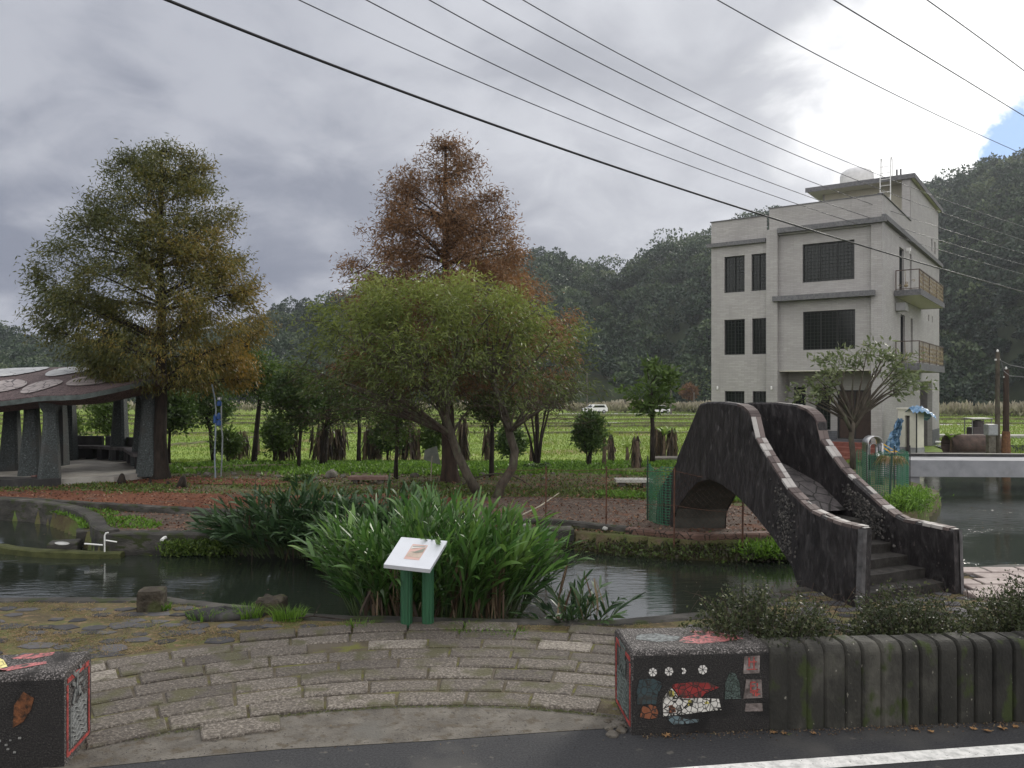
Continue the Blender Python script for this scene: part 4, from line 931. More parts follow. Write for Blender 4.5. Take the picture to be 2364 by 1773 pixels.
# planter box, culvert pipe, pipe on ground, poles
q = thing('concrete_trough', 'low grey concrete trough beside the garage of the house', 'trough', (20.3, 36.0, tz(20, 36)-.1), .05)
MB().box(-2.2, 2.2, -.5, -.4, 0, .42).box(-2.2, 2.2, .4, .5, 0, .42).box(-2.2, -2.1, -.4, .4, 0, .42).box(2.1, 2.2, -.4, .4, 0, .42).build('trough_wall', M['concrete'], q); MB().box(-2.1, 2.1, -.4, .4, .1, .34).build('trough_soil', M['ground'], q)
cp = thing('culvert_pipe', 'big rusty brown culvert pipe lying on the bank at the right', 'pipe', (21.6, 37.6, tz(21.6, 37.6)+.18), .08)
rows = [[(x, .42*math.cos(a), .42+.42*math.sin(a)) for x in (-1.2, -.4, .4, 1.2)] for a in (2*math.pi*k/24 for k in range(25))]
o = MB().grid(rows).build('pipe_shell', mat('rusty_concrete_pipe', [(.3, (.035, .025, .022)), (.7, (.11, .075, .062))], scale=3, bump=.7, second=(9, .6, .7, (.06, .06, .05))), cp, smooth=True); sm = o.modifiers.new('t', 'SOLIDIFY'); sm.thickness = .07
o = MB().tube([(19.5, 47, tz(20, 47)+.25), (22, 46.9, tz(22, 47)+.28), (27.8, 46.5, tz(27, 46)+.12)], .07, 8).build('pvc_pipe', M['white']); tag(o, 'long white plastic pipe lying on the field bank right of the house', 'pipe')
for k, (X, Y, h, r, lb) in enumerate(((20.15, 33.2, 4.6, .10, 'weathered wooden utility pole standing left in the pair by the culvert pipe'), (20.75, 33.6, 3.9, .13, 'shorter darker utility pole standing right in the pair by the culvert pipe'))):
    z0 = tz(X, Y); u = thing('utility_pole', lb, 'utility pole', (X, Y, z0), 0, 'utility poles right of the house')
    MB().tube([(0, 0, -.2), (0, 0, h*.5), (.01, 0, h)], [r, r*.92, r*.8], 10).build('pole', M['bark3'] if k == 0 else M['bark2'], u)
    MB().box(-.1, .1, -.04, .04, h-.35, h-.28).lathe([(.03, 0), (.05, .04), (.03, .1), (.01, .12)], (0, 0, h), 8).build('insulator', M['white'], u)
    if k == 1: MB().tube([(0, 0, .0), (0, 0, 1.3)], [.19, .155], 10).build('rusty_sleeve', mat('rusty_sleeve', [(.3, (.06, .03, .02)), (.7, (.2, .1, .05))], scale=6, bump=.5), u)
pz = tz(22, 37)
pm = thing('pump_machine', 'small farm pump machine on a concrete stand beside the utility poles', 'pump', (26.6, 45.5, tz(26.6, 45.5)))
MB().box(-1.2, 1.0, -.6, .6, 0, .55, .03).build('stand', M['concrete'], pm); MB().box(-.55, .15, -.35, .35, .55, 1.15, .05).lathe([(.3, 0), (.3, .35), (.1, .4)], (-.1, 0, 1.15), 12).build('engine', flat('dark_engine', (.05, .04, .04), .6), pm)
MB().box(-.7, .5, -.45, .45, 1.6, 1.66).box(-.66, -.62, -.4, -.36, .55, 1.6).box(.42, .46, -.4, -.36, .55, 1.6).box(-.66, -.62, .36, .4, .55, 1.6).box(.42, .46, .36, .4, .55, 1.6).build('cover', flat('dull_tin', (.2, .2, .19), .6), pm)
mb = thing('meter_cabinet', 'grey meter cabinet standing against the utility pole', 'cabinet', (19.75, 33.0, tz(19.7, 33)))
MB().box(-.14, .14, -.12, .12, 0, 1.15).build('post', M['concrete'], mb); MB().box(-.2, .2, -.17, .17, 1.153, 1.6, .02).build('cabinet_box', flat('grey_cabinet', (.2, .205, .21), .5), mb); MB().box(-.17, .17, -.178, -.171, 1.2, 1.56).build('cabinet_door', flat('grey_door', (.24, .25, .26), .5), mb)

# ================================================================== PAVILION
M['mosp'] = mat('petal_mosaic', [(.3, (.26, .265, .28)), (.7, (.42, .43, .43))], scale=3, rough=.6, voro=(2.0, .012, (.05, .045, .05), 0), bump=.2)
M['mospk'] = mat('pink_petal_mosaic', [(.3, (.2, .175, .17)), (.7, (.34, .3, .29))], scale=3, rough=.6, voro=(3.2, .02, (.05, .04, .045), 0), bump=.2)
M['roof'] = mat('purple_brown_roof', [(.3, (.06, .045, .045)), (.7, (.14, .10, .1))], scale=9, rough=.8, bump=.5, voro=(14, .03, (.03, .02, .022), 0))
M['pilm'] = mat('pebble_mosaic_pillar', [(.35, (.025, .028, .028)), (.6, (.06, .072, .072)), (.75, (.2, .22, .215))], scale=26, rough=.7, bump=.6, second=(1.3, .5, .7, (.05, .05, .048)))
pv = thing('pavilion', 'open pavilion at left with petal mosaic roof, flared pillars and benches', 'pavilion')
def eave(x): return 2.32+.12*math.sin(x*1.1+2)+max(0, (x+11.6))*.28
def roofz(x, y):
    t = min(1, max(0, (y-21.4)/4.6)); e = eave(x)
    return e+(3.33-e+.06*math.sin(x*.8))*math.sin(t*math.pi/2)**.9+.04*math.sin(x*2.2+y)*(1-t)
def yf(x): return 21.5+.25*math.sin(x*1.3)+max(0, (x+12.2))**1.5*.55
xs = [-21+(.24*k) for k in range(49)]; xs = [x for x in xs if x <= -10.2]
def yb(x): return 28.5-max(0, (x+14.5))*1.15
rows = []
for x in xs:
    y0 = yf(x); y1 = yb(x); r = [(x, y0+.5, roofz(x, y0)-.30), (x, y0, roofz(x, y0)-.15)]
    r += [(x, y0+(y1-y0)*k/14, roofz(x, y0+(y1-y0)*k/14)) for k in range(15)]+[(x, y1+.5, roofz(x, y1)-.15), (x, y1+.3, roofz(x, y1)-.3)]; r += [(x, y0+1.2, roofz(x, y0)-.28)]
    rows.append(r+[r[0]])
mb = MB().grid(rows); n = len(rows[0]); mb.f += [tuple(range(n-1)), tuple((len(rows)-1)*n+k for k in range(n-2, -1, -1))]
rf = mb.build('roof', M['roof'], pv, smooth=False)
# fascia strip along the front edge
rows = [[(x, yf(x)-.03, roofz(x, yf(x))-.16), (x, yf(x)-.03, roofz(x, yf(x))-.03)] for x in xs]
MB().grid(rows).build('fascia', mat('green_grey_fascia', [(.3, (.035, .042, .04)), (.7, (.1, .12, .115))], scale=5, bump=.4), pv)
def petal(cx, cy, rx, ry, rot, m):
    rows = []; K = 18
    for i in range(5):
        q = i/4; r = []
        for k in range(K+1):
            a = 2*math.pi*k/K; u, v = rx*q*math.cos(a), ry*q*math.sin(a)*(1-.25*math.cos(a)); u, v = rot2(u, v, rot); x, y = cx+u, cy+v
            r.append((x, y, roofz(x, y)+.03))
        rows.append(r)
    MB().grid(rows).build('roof_petal', m, rf, smooth=True)
for cx, cy, rx, ry, rot, m in ((-15.2, 24.6, .85, 1.1, .05, M['mosp']), (-13.35, 24.2, .62, .75, .1, M['mosp']), (-14.35, 22.7, .55, .55, -.1, M['mospk']), (-13.2, 22.5, .52, .5, .05, M['mospk']), (-12.05, 22.7, .52, .5, .1, M['mospk']), (-11.1, 23.6, .5, .6, .3, M['mosp']), (-16.6, 23.2, .8, .7, 0, M['mospk']), (-17.3, 25.2, .9, .9, 0, M['mosp'])): petal(cx, cy, rx, ry, rot, m)
def pillar(x, y, h, rot=0):
    p = MB(); rows = []
    for k in range(9):
        t = k/8; w = .29-.15*t+.18*max(0, t-.86)/.14; d = .26-.08*t+.15*max(0, t-.86)/.14; c = .07
        ring = [(-w+c, -d), (w-c, -d), (w, -d+c), (w, d-c), (w-c, d), (-w+c, d), (-w, d-c), (-w, -d+c), (-w+c, -d)]
        rows.append([(x+rot2(a+.04*math.sin(t*2.2), b, rot)[0], y+rot2(a+.04*math.sin(t*2.2), b, rot)[1], .1+(h-.1)*t) for a, b in ring])
    p.grid(rows).build('pillar', M['pilm'], pv)
for x, y, h, r in ((-15.3, 24.4, 2.7, .2), (-16.1, 23.6, 2.5, .1), (-13.85, 23.0, 2.45, .3), (-12.85, 22.2, 2.3, .6), (-10.8, 23.7, 2.65, .2), (-14.76, 26.0, 2.9, 0), (-15.5, 27.9, 3.0, 0), (-13.75, 28.0, 2.95, 0), (-12.0, 25.9, 3.0, .2), (-17.6, 23.3, 2.5, 0)): pillar(x, y, h, r)
MB().prism([(-21, 22.4), (-13, 21.9), (-11.3, 22.7), (-10.6, 24.2), (-11.6, 26.6), (-13.6, 29.0), (-21, 29.6)], -.1, .19).build('floor_slab', mat('pale_terrace', [(.3, (.2, .19, .17)), (.7, (.36, .34, .31))], scale=2, bump=.3), pv)
MB().prism([(-21.1, 22.1), (-12.9, 21.6), (-12.4, 22.0), (-13.1, 22.25), (-21.1, 22.7)], -.1, .22).build('front_step', M['wallstone'], pv)
for (x0, y0, x1, y1) in ((-17.5, 28.9, -14.7, 28.7), (-14.5, 28.6, -12.8, 27.6), (-12.7, 27.3, -11.3, 25.0)):
    d = Vector((x1-x0, y1-y0, 0)); a = math.atan2(d.y, d.x); L_ = d.length; T = Matrix.Translation((x0, y0, 0)) @ Matrix.Rotation(a, 4, 'Z')
    b = MB().box(0, L_, -.5, -.05, .56, .66, .01, T).build('bench', mat('dark_bench_stone', [(.3, (.05, .045, .045)), (.7, (.12, .11, .11))], scale=5, bump=.3), pv)
    MB().box(.1, .35, -.42, -.1, .19, .56, 0, T).box(L_/2-.2, L_/2+.2, -.42, -.1, .19, .56, 0, T).box(L_-.35, L_-.1, -.42, -.1, .19, .56, 0, T).build('bench_foot', M['wallstone'], b)
    MB().box(0, L_, -.04, .12, .19, .98, .01, T).build('bench_back', M['wallstone'], b)
# ================================================================== VEGETATION
L_ = {}
L_['olive'] = leafmat('cypress_olive_needles', [(.2, (0.056, 0.069, 0.018)), (.42, (0.112, 0.106, 0.022)), (.62, (0.200, 0.138, 0.025)), (.85, (0.325, 0.175, 0.027))])
L_['rust'] = leafmat('cypress_rust_needles', [(.2, (0.078, 0.049, 0.027)), (.45, (0.151, 0.081, 0.038)), (.65, (0.224, 0.118, 0.050)), (.85, (0.280, 0.168, 0.073))])
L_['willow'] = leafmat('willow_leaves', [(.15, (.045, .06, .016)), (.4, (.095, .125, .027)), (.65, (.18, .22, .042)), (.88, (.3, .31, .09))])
L_['dark'] = leafmat('dark_green_leaves', [(.2, (.025, .045, .014)), (.5, (.052, .095, .022)), (.8, (.11, .17, .035))])
L_['mid'] = leafmat('mid_green_leaves', [(.2, (.035, .06, .014)), (.5, (.07, .12, .022)), (.8, (.14, .2, .04))])
L_['magnolia'] = leafmat('pale_green_leaves', [(.2, (0.057, 0.081, 0.029)), (.5, (0.115, 0.149, 0.057)), (.85, (0.299, 0.310, 0.172))], spec=.5, rough=.4)
L_['brown'] = leafmat('brown_dry_leaves', [(.2, (.04, .025, .016)), (.5, (.1, .065, .04)), (.8, (.2, .15, .09))], tr=.25)
L_['bankw'] = leafmat('bank_weeds_mixed', [(.2, (.03, .024, .016)), (.45, (.06, .05, .03)), (.62, (.05, .08, .02)), (.9, (.11, .16, .035))])
L_['heap'] = leafmat('dried_banana_leaves', [(.2, (.022, .016, .012)), (.5, (.06, .044, .03)), (.75, (.14, .105, .07)), (.92, (.28, .23, .16))], tr=.15)
L_['ginger'] = leafmat('ginger_lily_leaves', [(.15, (.02, .05, .014)), (.45, (.04, .1, .022)), (.7, (.075, .16, .032)), (.9, (.14, .24, .05))], tr=.3, rough=.35, spec=.5)
L_['ginger2'] = leafmat('dark_ginger_lily_leaves', [(.15, (.014, .034, .016)), (.5, (.028, .06, .024)), (.85, (.06, .11, .04))], tr=.25, rough=.4, spec=.45)
L_['banana'] = leafmat('banana_leaves', [(.2, (.06, .11, .02)), (.5, (.12, .2, .035)), (.85, (.25, .33, .08))], tr=.4)
L_['grass'] = leafmat('bright_ground_weeds', [(.2, (.055, .11, .014)), (.5, (.10, .2, .022)), (.8, (.16, .28, .04))])
L_['turf'] = leafmat('dull_ground_weeds', [(.2, (.045, .07, .015)), (.5, (.08, .12, .025)), (.8, (.13, .17, .04))])
L_['straw'] = leafmat('straw_and_grass', [(.2, (.07, .1, .02)), (.45, (.13, .14, .04)), (.65, (.24, .16, .08)), (.9, (.34, .25, .14))])
L_['rice'] = leafmat('rice_stubble', [(.2, (.09, .14, .024)), (.5, (.16, .23, .035)), (.8, (.23, .28, .06))])
L_['silver'] = leafmat('silver_grass_plumes', [(.2, (.13, .13, .06)), (.5, (.3, .27, .19)), (.8, (.52, .48, .4))])
L_['shrub'] = leafmat('small_shrub_leaves', [(.2, (.016, .024, .011)), (.5, (.04, .052, .022)), (.82, (.11, .12, .06))], spec=.25, rough=.5)
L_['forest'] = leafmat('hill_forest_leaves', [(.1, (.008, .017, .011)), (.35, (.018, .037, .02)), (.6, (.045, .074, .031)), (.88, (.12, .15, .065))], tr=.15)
def bez(a, b, c, n): return [a*(1-t)**2+b*2*t*(1-t)+c*t*t for t in (k/n for k in range(n+1))]
def make_tree(name, label, cat, base, trunk, tr, clusters, leafm, bark, nmain=14, nleaf=40, cr=.35, LL=.14, LW=.03, rise=.35, droop=.5, leafv=None, group=None,
              attach=(0.35, 1.0), subr=.012, mainr=.05, flat_=.7, flutes=False, stems=None, outward=.6, along=.5, spread=None, keepf=None):
    """trunk pts & clusters in coordinates local to base"""
    t = thing(name, label, cat, base, 0, group)
    T = [Vector(p) for p in trunk]; n = len(T); rr = tr if isinstance(tr, list) else [tr*(1-.85*(k/(n-1))**.9) for k in range(n)]
    mb = MB()
    if flutes:
        m = 16; rows = []
        zs = [0, .08, .2, .4, .7, 1.1]+[p.z for p in T if p.z > 1.2]
        for z in zs:
            k = 0
            while k < n-2 and T[k+1].z < z: k += 1
            f = min(1, max(0, (z-T[k].z)/max(.01, T[k+1].z-T[k].z))); c = T[k].lerp(T[k+1], f); r = rr[k]+(rr[k+1]-rr[k])*f
            fl = .75*math.exp(-z/.3); rows.append([(c.x+r*(1+fl*.55*(1+.5*math.sin(7*a)))*(1+.06*math.sin(7*a))*math.cos(a), c.y+r*(1+fl*.55*(1+.5*math.sin(7*a)))*(1+.06*math.sin(7*a))*math.sin(a), z-.05*(z == 0)) for a in (2*math.pi*q/m for q in range(m+1))])
        mb.grid(rows)
    else: mb.tube(T, rr, 8)
    for s in (stems or []): mb.tube(s[0], s[1], 7)
    tk = mb.build('trunk', bark, t, smooth=True)
    # limbs
    allT = T+[Vector(p) for s in (stems or []) for p in s[0]]
    allr = list(rr)+[r for s in (stems or []) for r in s[1]]
    C = [Vector(c) for c in clusters]; idx = list(range(len(C))); random.shuffle(idx)
    nodes = []; lb = MB(); segs = []
    ztop = T[-1].z
    def attach_pt(c):
        best = None
        want = c.z-rise*math.hypot(c.x-T[-1].x*.5-T[0].x*.5, c.y)
        want = min(max(want, ztop*attach[0]), ztop*attach[1])
        for k in range(len(allT)):
            d = abs(allT[k].z-want)+.35*math.hypot(allT[k].x-c.x, allT[k].y-c.y)
            if allT[k].z < ztop*attach[0]*.9: continue
            if best is None or d < best[0]: best = (d, k)
        k = best[1] if best else len(T)-1
        p = allT[k].copy()
        if k < n-1: p = T[k].lerp(T[k+1], min(1, max(0, (want-T[k].z)/max(.01, T[k+1].z-T[k].z))) if T[k+1].z > T[k].z else 0)
        return p, allr[k]
    for i in idx[:nmain]:
        c = C[i]; p, r0 = attach_pt(c); d = (c-p); ln = d.length
        mid = p+d*.5+Vector((random.uniform(-.12, .12), random.uniform(-.12, .12), random.uniform(-.02, .14)))*ln*.8
        P = bez(p, mid, c, 7); ra = min(r0*.6, mainr*(.5+ln/3)); R_ = [ra*(1-.85*k/7)+.004 for k in range(8)]
        lb.tube(P, R_, 5, False); segs.append(P); nodes += [(q, R_[k]) for k, q in enumerate(P)]
    for i in idx[nmain:]:
        c = C[i]; best = None
        for q, r in nodes:
            d = (q-c).length+.3*abs(max(0, q.z-c.z))
            if best is None or d < best[0]: best = (d, q, r)
        if best is None: p, r = attach_pt(c); 
        else: p, r = best[1], best[2]
        ln = (c-p).length; mid = p.lerp(c, .5)+Vector((random.uniform(-1, 1), random.uniform(-1, 1), random.uniform(-.3, 1)))*ln*.12
        P = bez(p, mid, c, 4); ra = min(r*.8, subr*(1+ln)); lb.tube(P, [ra*(1-.7*k/4)+.002 for k in range(5)], 4, False); segs.append(P)
        if len(nodes) < 900: nodes += [(q, ra*.7) for q in P[2:4]]
    if lb.v: lb.build('branches', bark, t, smooth=True)
    # leaves
    if nleaf:
        Cn = np.array([list(c) for c in C]); k = len(Cn); cent = Cn.mean(0)
        ids = np.repeat(np.arange(k), RNG.poisson(nleaf*(spread if spread is not None else 1), k) if spread is None else spread)
        S0 = np.array([list(s[-3]) if len(s) > 5 else list(s[1]) for s in segs]); order = idx
        src = np.zeros((k, 3)); 
        for j, i in enumerate(order): src[i] = S0[j]
        f = RNG.random(len(ids))**.7; f = f*along+(1-along)
        P = src[ids]+(Cn[ids]-src[ids])*f[:, None]+RNG.normal(size=(len(ids), 3))*np.array([cr, cr, cr*flat_])
        out_ = unit(Cn[ids]-np.array([cent[0], cent[1], cent[2]-1])); D = out_*outward+RNG.normal(size=P.shape)*.5+np.array([0, 0, -droop])
        v = RNG.random(len(P))*.35+RNG.random(k)[ids]*.3
        if keepf is not None: q = RNG.random(len(P)) < keepf(P); P, D, v = P[q], D[q], v[q]
        if leafv is not None: v = v+leafv(P)
        else: v = v+.15
        leaves('crown', P, D, LL*RNG.uniform(.6, 1.3, len(P)), LW*RNG.uniform(.7, 1.3, len(P)), leafm, t, np.clip(v, 0, 1))
    return t
def envelope_clusters(prof, n, depth=1.0, cx=0, inner=.35, gaps=0, seed=1, lob=0):
    """prof: [(z, left, right)] crown silhouette; clusters mostly near the shell"""
    r = np.random.default_rng(seed); Z = [p[0] for p in prof]; Lh = [p[1] for p in prof]; Rh = [p[2] for p in prof]
    o = []
    while len(o) < n:
        z = r.uniform(Z[0], Z[-1]); l, rr = np.interp(z, Z, Lh), np.interp(z, Z, Rh); w = (l+rr)/2
        if r.random() > (w/max((a+b)/2 for a, b in zip(Lh, Rh)))**1.2+.06: continue
        a = r.uniform(0, 2*math.pi); q = max(inner, r.random()**.45); c = math.cos(a)
        ext = (rr if c > 0 else l)*(1+lob*math.sin(z*3.1+a*2+seed)*math.sin(a*3+z*1.7)); x = c*ext*q; y = math.sin(a)*w*q*depth
        if gaps and smoothnoise(np.array([x*1.0]), np.array([z*1.3+y]), 1.6, 21)[0] < -gaps: continue
        o.append((x+cx, y, z))
    return o
# ---- bald cypress (olive to gold), Y 23.7
Y = 23.7; k_ = Y/F; xb = (160.6-CX)*k_; zb = tz(xb, Y)
def prof_disp(x0, rows, Yd, zbase): 
    return sorted([(CH+(HY-y/2.1602)*Yd/F-zbase, (x0-l)/2.1602*Yd/F, (r-x0)/2.1602*Yd/F) for y, l, r in rows])
pA = prof_disp(347, [(322, 320, 375), (350, 255, 455), (400, 228, 470), (450, 190, 512), (505, 132, 518), (545, 112, 530), (600, 98, 560), (650, 95, 572), (690, 82, 580), (730, 82, 575), (775, 150, 573), (810, 230, 560), (835, 330, 520)], Y, zb)
zt_ = CH+(HY-312/2.1602)*k_-zb
trunkA = [(0, 0, 0), (-.03, 0, 1.2), (.02, 0, 2.4), (.0, .03, 3.6), (.04, 0, 5), (-.02, 0, 6.3), (.0, 0, 7.6), (.03, 0, 8.7), (0, 0, zt_-.2)]
make_tree('cypress_tree', 'tall cypress tree with olive green crown turning gold at lower right, beside the pavilion', 'tree', (xb, Y, zb), trunkA, .215, envelope_clusters(pA, 760, .85, gaps=.12, inner=.3, seed=5), L_['olive'], M['bark'],
          nmain=110, nleaf=125, cr=.19, LL=.13, LW=.032, rise=.42, droop=.5, attach=(.27, .97), flutes=True, mainr=.03, subr=.011, flat_=.75, group='bald cypress trees',
          leafv=lambda P: np.clip(-.02+.095*P[:, 0]-.028*(P[:, 2]-4.5), -.18, .4))
# ---- rust cypress, Y 23.1
Y = 23.1; k_ = Y/F; xb = (448.5-CX)*k_; zb = tz(xb, Y)
pB = prof_disp(962, [(305, 940, 985), (335, 900, 1010), (365, 868, 1035), (400, 835, 1060), (430, 808, 1098), (470, 775, 1105), (510, 762, 1115), (560, 740, 1125), (600, 735, 1135), (640, 730, 1180), (680, 760, 1230), (740, 740, 1235), (800, 700, 1240), (850, 760, 1200)], Y, zb)
zt_ = CH+(HY-305/2.1602)*k_-zb
trunkB = [(.05, 0, 0), (.0, 0, 1.2), (-.03, 0, 2.4), (-.05, 0, 3.6), (-.07, 0, 5), (-.08, 0, 6.3), (-.07, 0, 7.6), (-.1, 0, 8.7), (-.08, 0, zt_-.15)]
make_tree('cypress_tree', 'tall cypress tree with rust brown crown rising behind the green willow', 'tree', (xb, Y, zb), trunkB, .225, envelope_clusters(pB, 760, .8, gaps=.15, inner=.25, seed=9), L_['rust'], M['bark2'],
          nmain=110, nleaf=115, cr=.19, LL=.14, LW=.028, rise=.5, droop=.6, attach=(.3, .97), flutes=True, mainr=.03, subr=.011, flat_=.7, group='bald cypress trees',
          leafv=lambda P: np.clip(.2-.03*(P[:, 2]-6)+.03*P[:, 0], 0, .35))
# ---- willow like tree with two leaning trunks, Y 20
Y = 19.6; k_ = Y/F; xb = (487-CX)*k_; zb = 0
def dl(x, y, Yd=19.6, x0=487): return ((x/2.1602-x0)*Yd/F, CH+(HY-y/2.1602)*Yd/F)
T1 = [dl(1030, 1062), dl(1012, 1030), dl(990, 985), dl(975, 940), dl(962, 900), dl(963, 868), dl(975, 840), dl(985, 815)]
T2 = [dl(1072, 1085), dl(1082, 1050), dl(1108, 1010), dl(1112, 975), dl(1100, 935), dl(1092, 900), dl(1078, 860), dl(1062, 820), dl(1050, 780)]
T3 = [dl(963, 880), dl(940, 850), dl(915, 825), dl(885, 800), dl(850, 790), dl(810, 785)]
T4 = [dl(963, 868), dl(950, 835), dl(925, 790), dl(905, 750), dl(880, 720)]
def tr3(P, y0=0, y1=0): n = len(P); return [(p[0], y0+(y1-y0)*i/(n-1), p[1]) for i, p in enumerate(P)]
pW_l = [(885, 690, 1275), (850, 640, 1300), (815, 625, 1292), (765, 632, 1262), (730, 655, 1258), (700, 662, 1245), (675, 690, 1215), (650, 705, 1180), (630, 735, 1130), (612, 770, 1060), (600, 800, 1010)]
pW = sorted([(CH+(HY-y/2.1602)*k_, (952-l)/2.1602*k_, (r-952)/2.1602*k_) for y, l, r in pW_l])
cxW = (952/2.1602-487)*k_
clW = envelope_clusters(pW, 620, .62, cx=cxW, inner=.25, gaps=.4, seed=3, lob=.16)
zq = np.array([c[2] for c in clW]); 
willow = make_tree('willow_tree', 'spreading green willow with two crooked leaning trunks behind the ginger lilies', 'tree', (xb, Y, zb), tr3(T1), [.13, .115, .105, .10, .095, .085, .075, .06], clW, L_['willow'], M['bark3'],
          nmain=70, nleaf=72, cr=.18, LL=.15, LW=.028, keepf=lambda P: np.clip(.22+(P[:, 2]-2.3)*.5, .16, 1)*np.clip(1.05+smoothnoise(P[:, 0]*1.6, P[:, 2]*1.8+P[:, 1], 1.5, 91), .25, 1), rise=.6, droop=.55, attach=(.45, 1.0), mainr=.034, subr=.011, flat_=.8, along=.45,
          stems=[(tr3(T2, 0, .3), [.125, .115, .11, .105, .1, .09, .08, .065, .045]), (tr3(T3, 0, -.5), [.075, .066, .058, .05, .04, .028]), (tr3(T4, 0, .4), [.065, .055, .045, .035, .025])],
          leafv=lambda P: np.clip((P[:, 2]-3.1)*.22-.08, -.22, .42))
# thin brown twigs hanging inside the lower willow crown
mb = MB()
for _ in range(800):
    x = random.uniform(-3.4, 3.4)+cxW; z = random.uniform(1.7, 3.3); y = random.uniform(-1.2, 1.2); P = [Vector((x, y, z))]; d = Vector((random.gauss(0, .8)+.25*(x-cxW)*.5, random.gauss(0, .5), random.uniform(-.7, .7)))
    for k in range(4): P.append(P[-1]+d*.17); d += Vector((random.gauss(0, .3), random.gauss(0, .3), random.gauss(-.05, .25)))
    mb.tube(P, [.006, .005, .004, .003, .002], 3, False)
mb.build('twigs', M['bark2'], willow)
# ---- smaller trees
def small_tree(px, pyb, ptop, pl, pr, pbot, label, leaf='mid', Yd=None, tr=.08, lean=0, n=70, nleaf=60, LL=.16, LW=.06, cr=.2, bark='bark', name='garden_tree', nstem=0, nmain=14, grp='slender trees across the canal', droop=.3, depth=.8, rise=.5, gaps=0, leafv=None, rz=.25, forkz=None, **kw):
    if Yd is None: Yd = F*(CH-0.0)/(pyb-HY)
    X = (px-CX)/F*Yd; z0 = tz(X, Yd); k = Yd/F; top = CH+(HY-ptop)*k-z0; bot = CH+(HY-pbot)*k-z0; mid = (top+bot)/2
    l, r = (px-pl)*k, (pr-px)*k; c = (r-l)/2
    pr_ = [(bot, l*.35, r*.35), (bot+(top-bot)*.2, l*.8, r*.8), (mid, l, r), (bot+(top-bot)*.8, l*.7, r*.7), (top, l*.15, r*.15)]
    cl = envelope_clusters(pr_, n, depth, inner=.2, seed=int(px*7), gaps=gaps)
    ft = forkz if forkz else bot+(top-bot)*.55
    T = [(0, 0, -.05), (lean*.2, 0, ft*.25), (lean*.35+.03, 0, ft*.5), (lean*.7, 0, ft*.75), (lean, 0, ft)]
    st = []
    for s in range(nstem):
        a = 2*math.pi*s/nstem+.4; e = (random.uniform(.3, .7)*math.cos(a)*max(l, r), .4*math.sin(a), ft*random.uniform(.9, 1.15))
        st.append(([(0.06*math.cos(a), .06*math.sin(a), 0), (e[0]*.3, e[1]*.3, e[2]*.35), (e[0]*.75, e[1]*.7, e[2]*.7), e], [tr*.8, tr*.65, tr*.5, tr*.3]))
    return make_tree(name, label, 'tree', (X, Yd, z0), T, [tr*1.25, tr, tr*.9, tr*.75, tr*.5], cl, L_[leaf], M[bark], nmain=nmain, nleaf=nleaf, cr=cr, LL=LL, LW=LW, rise=rise, droop=droop, attach=(rz, 1.0), mainr=tr*.45, subr=.012, group=grp, stems=st, leafv=leafv, **kw)
small_tree(253.7, 459.7, 352, 222, 283, 400, 'slender tree with leaning trunk and bright green crown right of the olive cypress', 'mid', tr=.10, lean=.35, n=90)
small_tree(298.6, 467.6, 362, 272, 322, 432, 'thin forked tree with a dark clump at its foot, left of the willow', 'dark', tr=.06, lean=.12, n=90, nleaf=50)
small_tree(322.7, 463, 375, 300, 355, 425, 'straight brown trunked tree in front of the dried banana heap', 'mid', tr=.12, lean=.3, n=70, nleaf=45, leafv=lambda P: -.05+0*P[:, 0])
small_tree(358.8, 456, 372, 338, 385, 425, 'thin straight tree between two dried banana heaps', 'dark', tr=.08, n=60)
small_tree(395.8, 479, 380, 372, 420, 440, 'slender tree with tufted stem just left of the rust cypress', 'mid', tr=.06, lean=.05, n=80, nleaf=35, LL=.12, LW=.04)
small_tree(491.6, 477, 378, 470, 520, 425, 'thin straight tree between the two leaning willow trunks', 'dark', tr=.07, n=50)
small_tree(537, 465, 372, 507, 572, 412, 'many stemmed young tree with sparse reddish leaves right of the willow trunks', 'brown', tr=.06, nstem=5, n=80, nleaf=30, LL=.12, LW=.04, cr=.18)
for k, (px, py, pt, pl, pr, lb) in enumerate(((275, 455, 416, 262, 290, 'green leafy bush between the two left dried banana heaps'), (388, 454, 418, 374, 402, 'green leafy bush between the banana sheaves left of the rust cypress'), (432, 453, 424, 421, 444, 'low green bush touching the left of the rust cypress trunk'), (511, 456, 430, 498, 524, 'low green bush between the two right willow trunks'), (228, 456, 432, 218, 240, 'low dark green bush at the left end of the dried banana heaps'))):
    small_tree(px, py, pt, pl, pr, py-3, lb, 'mid' if k % 2 == 0 else 'dark', tr=.03, n=45, nleaf=40, LL=.22, LW=.08, cr=.16, nstem=3, rz=.1, name='garden_bush', grp='bushes between the banana plants')
small_tree(589, 463, 414, 572, 606, 449, 'small dark leaved twin stemmed tree near the wire fence', 'dark', tr=.045, nstem=2, n=60, nleaf=55, LL=.18, LW=.06, cr=.12, rz=.1)
small_tree(652.7, 457, 362, 616, 678, 412, 'open branched tree with large leaves left of the stone bridge', 'mid', tr=.09, n=42, nleaf=26, LL=.30, LW=.10, cr=.16, lean=-.1, gaps=.2)
small_tree(169, 445, 385, 150, 196, 430, 'dark bushy broadleaf tree behind the olive cypress trunk', 'dark', Yd=31, tr=.06, n=80, nleaf=45, LL=.2, LW=.08)
small_tree(214, 453, 378, 176, 228, 425, 'dark crowned tree behind the blue bottles', 'dark', tr=.09, lean=-.5, n=80, nleaf=45, LL=.18, LW=.07)
small_tree(108, 452, 398, 86, 130, 432, 'small tree seen between the pavilion pillars', 'mid', Yd=33, tr=.07, n=50)
small_tree(60, 452, 412, 62, 88, 445, 'low leafy bush tree behind the left pavilion pillar', 'mid', Yd=31, tr=.04, n=40)
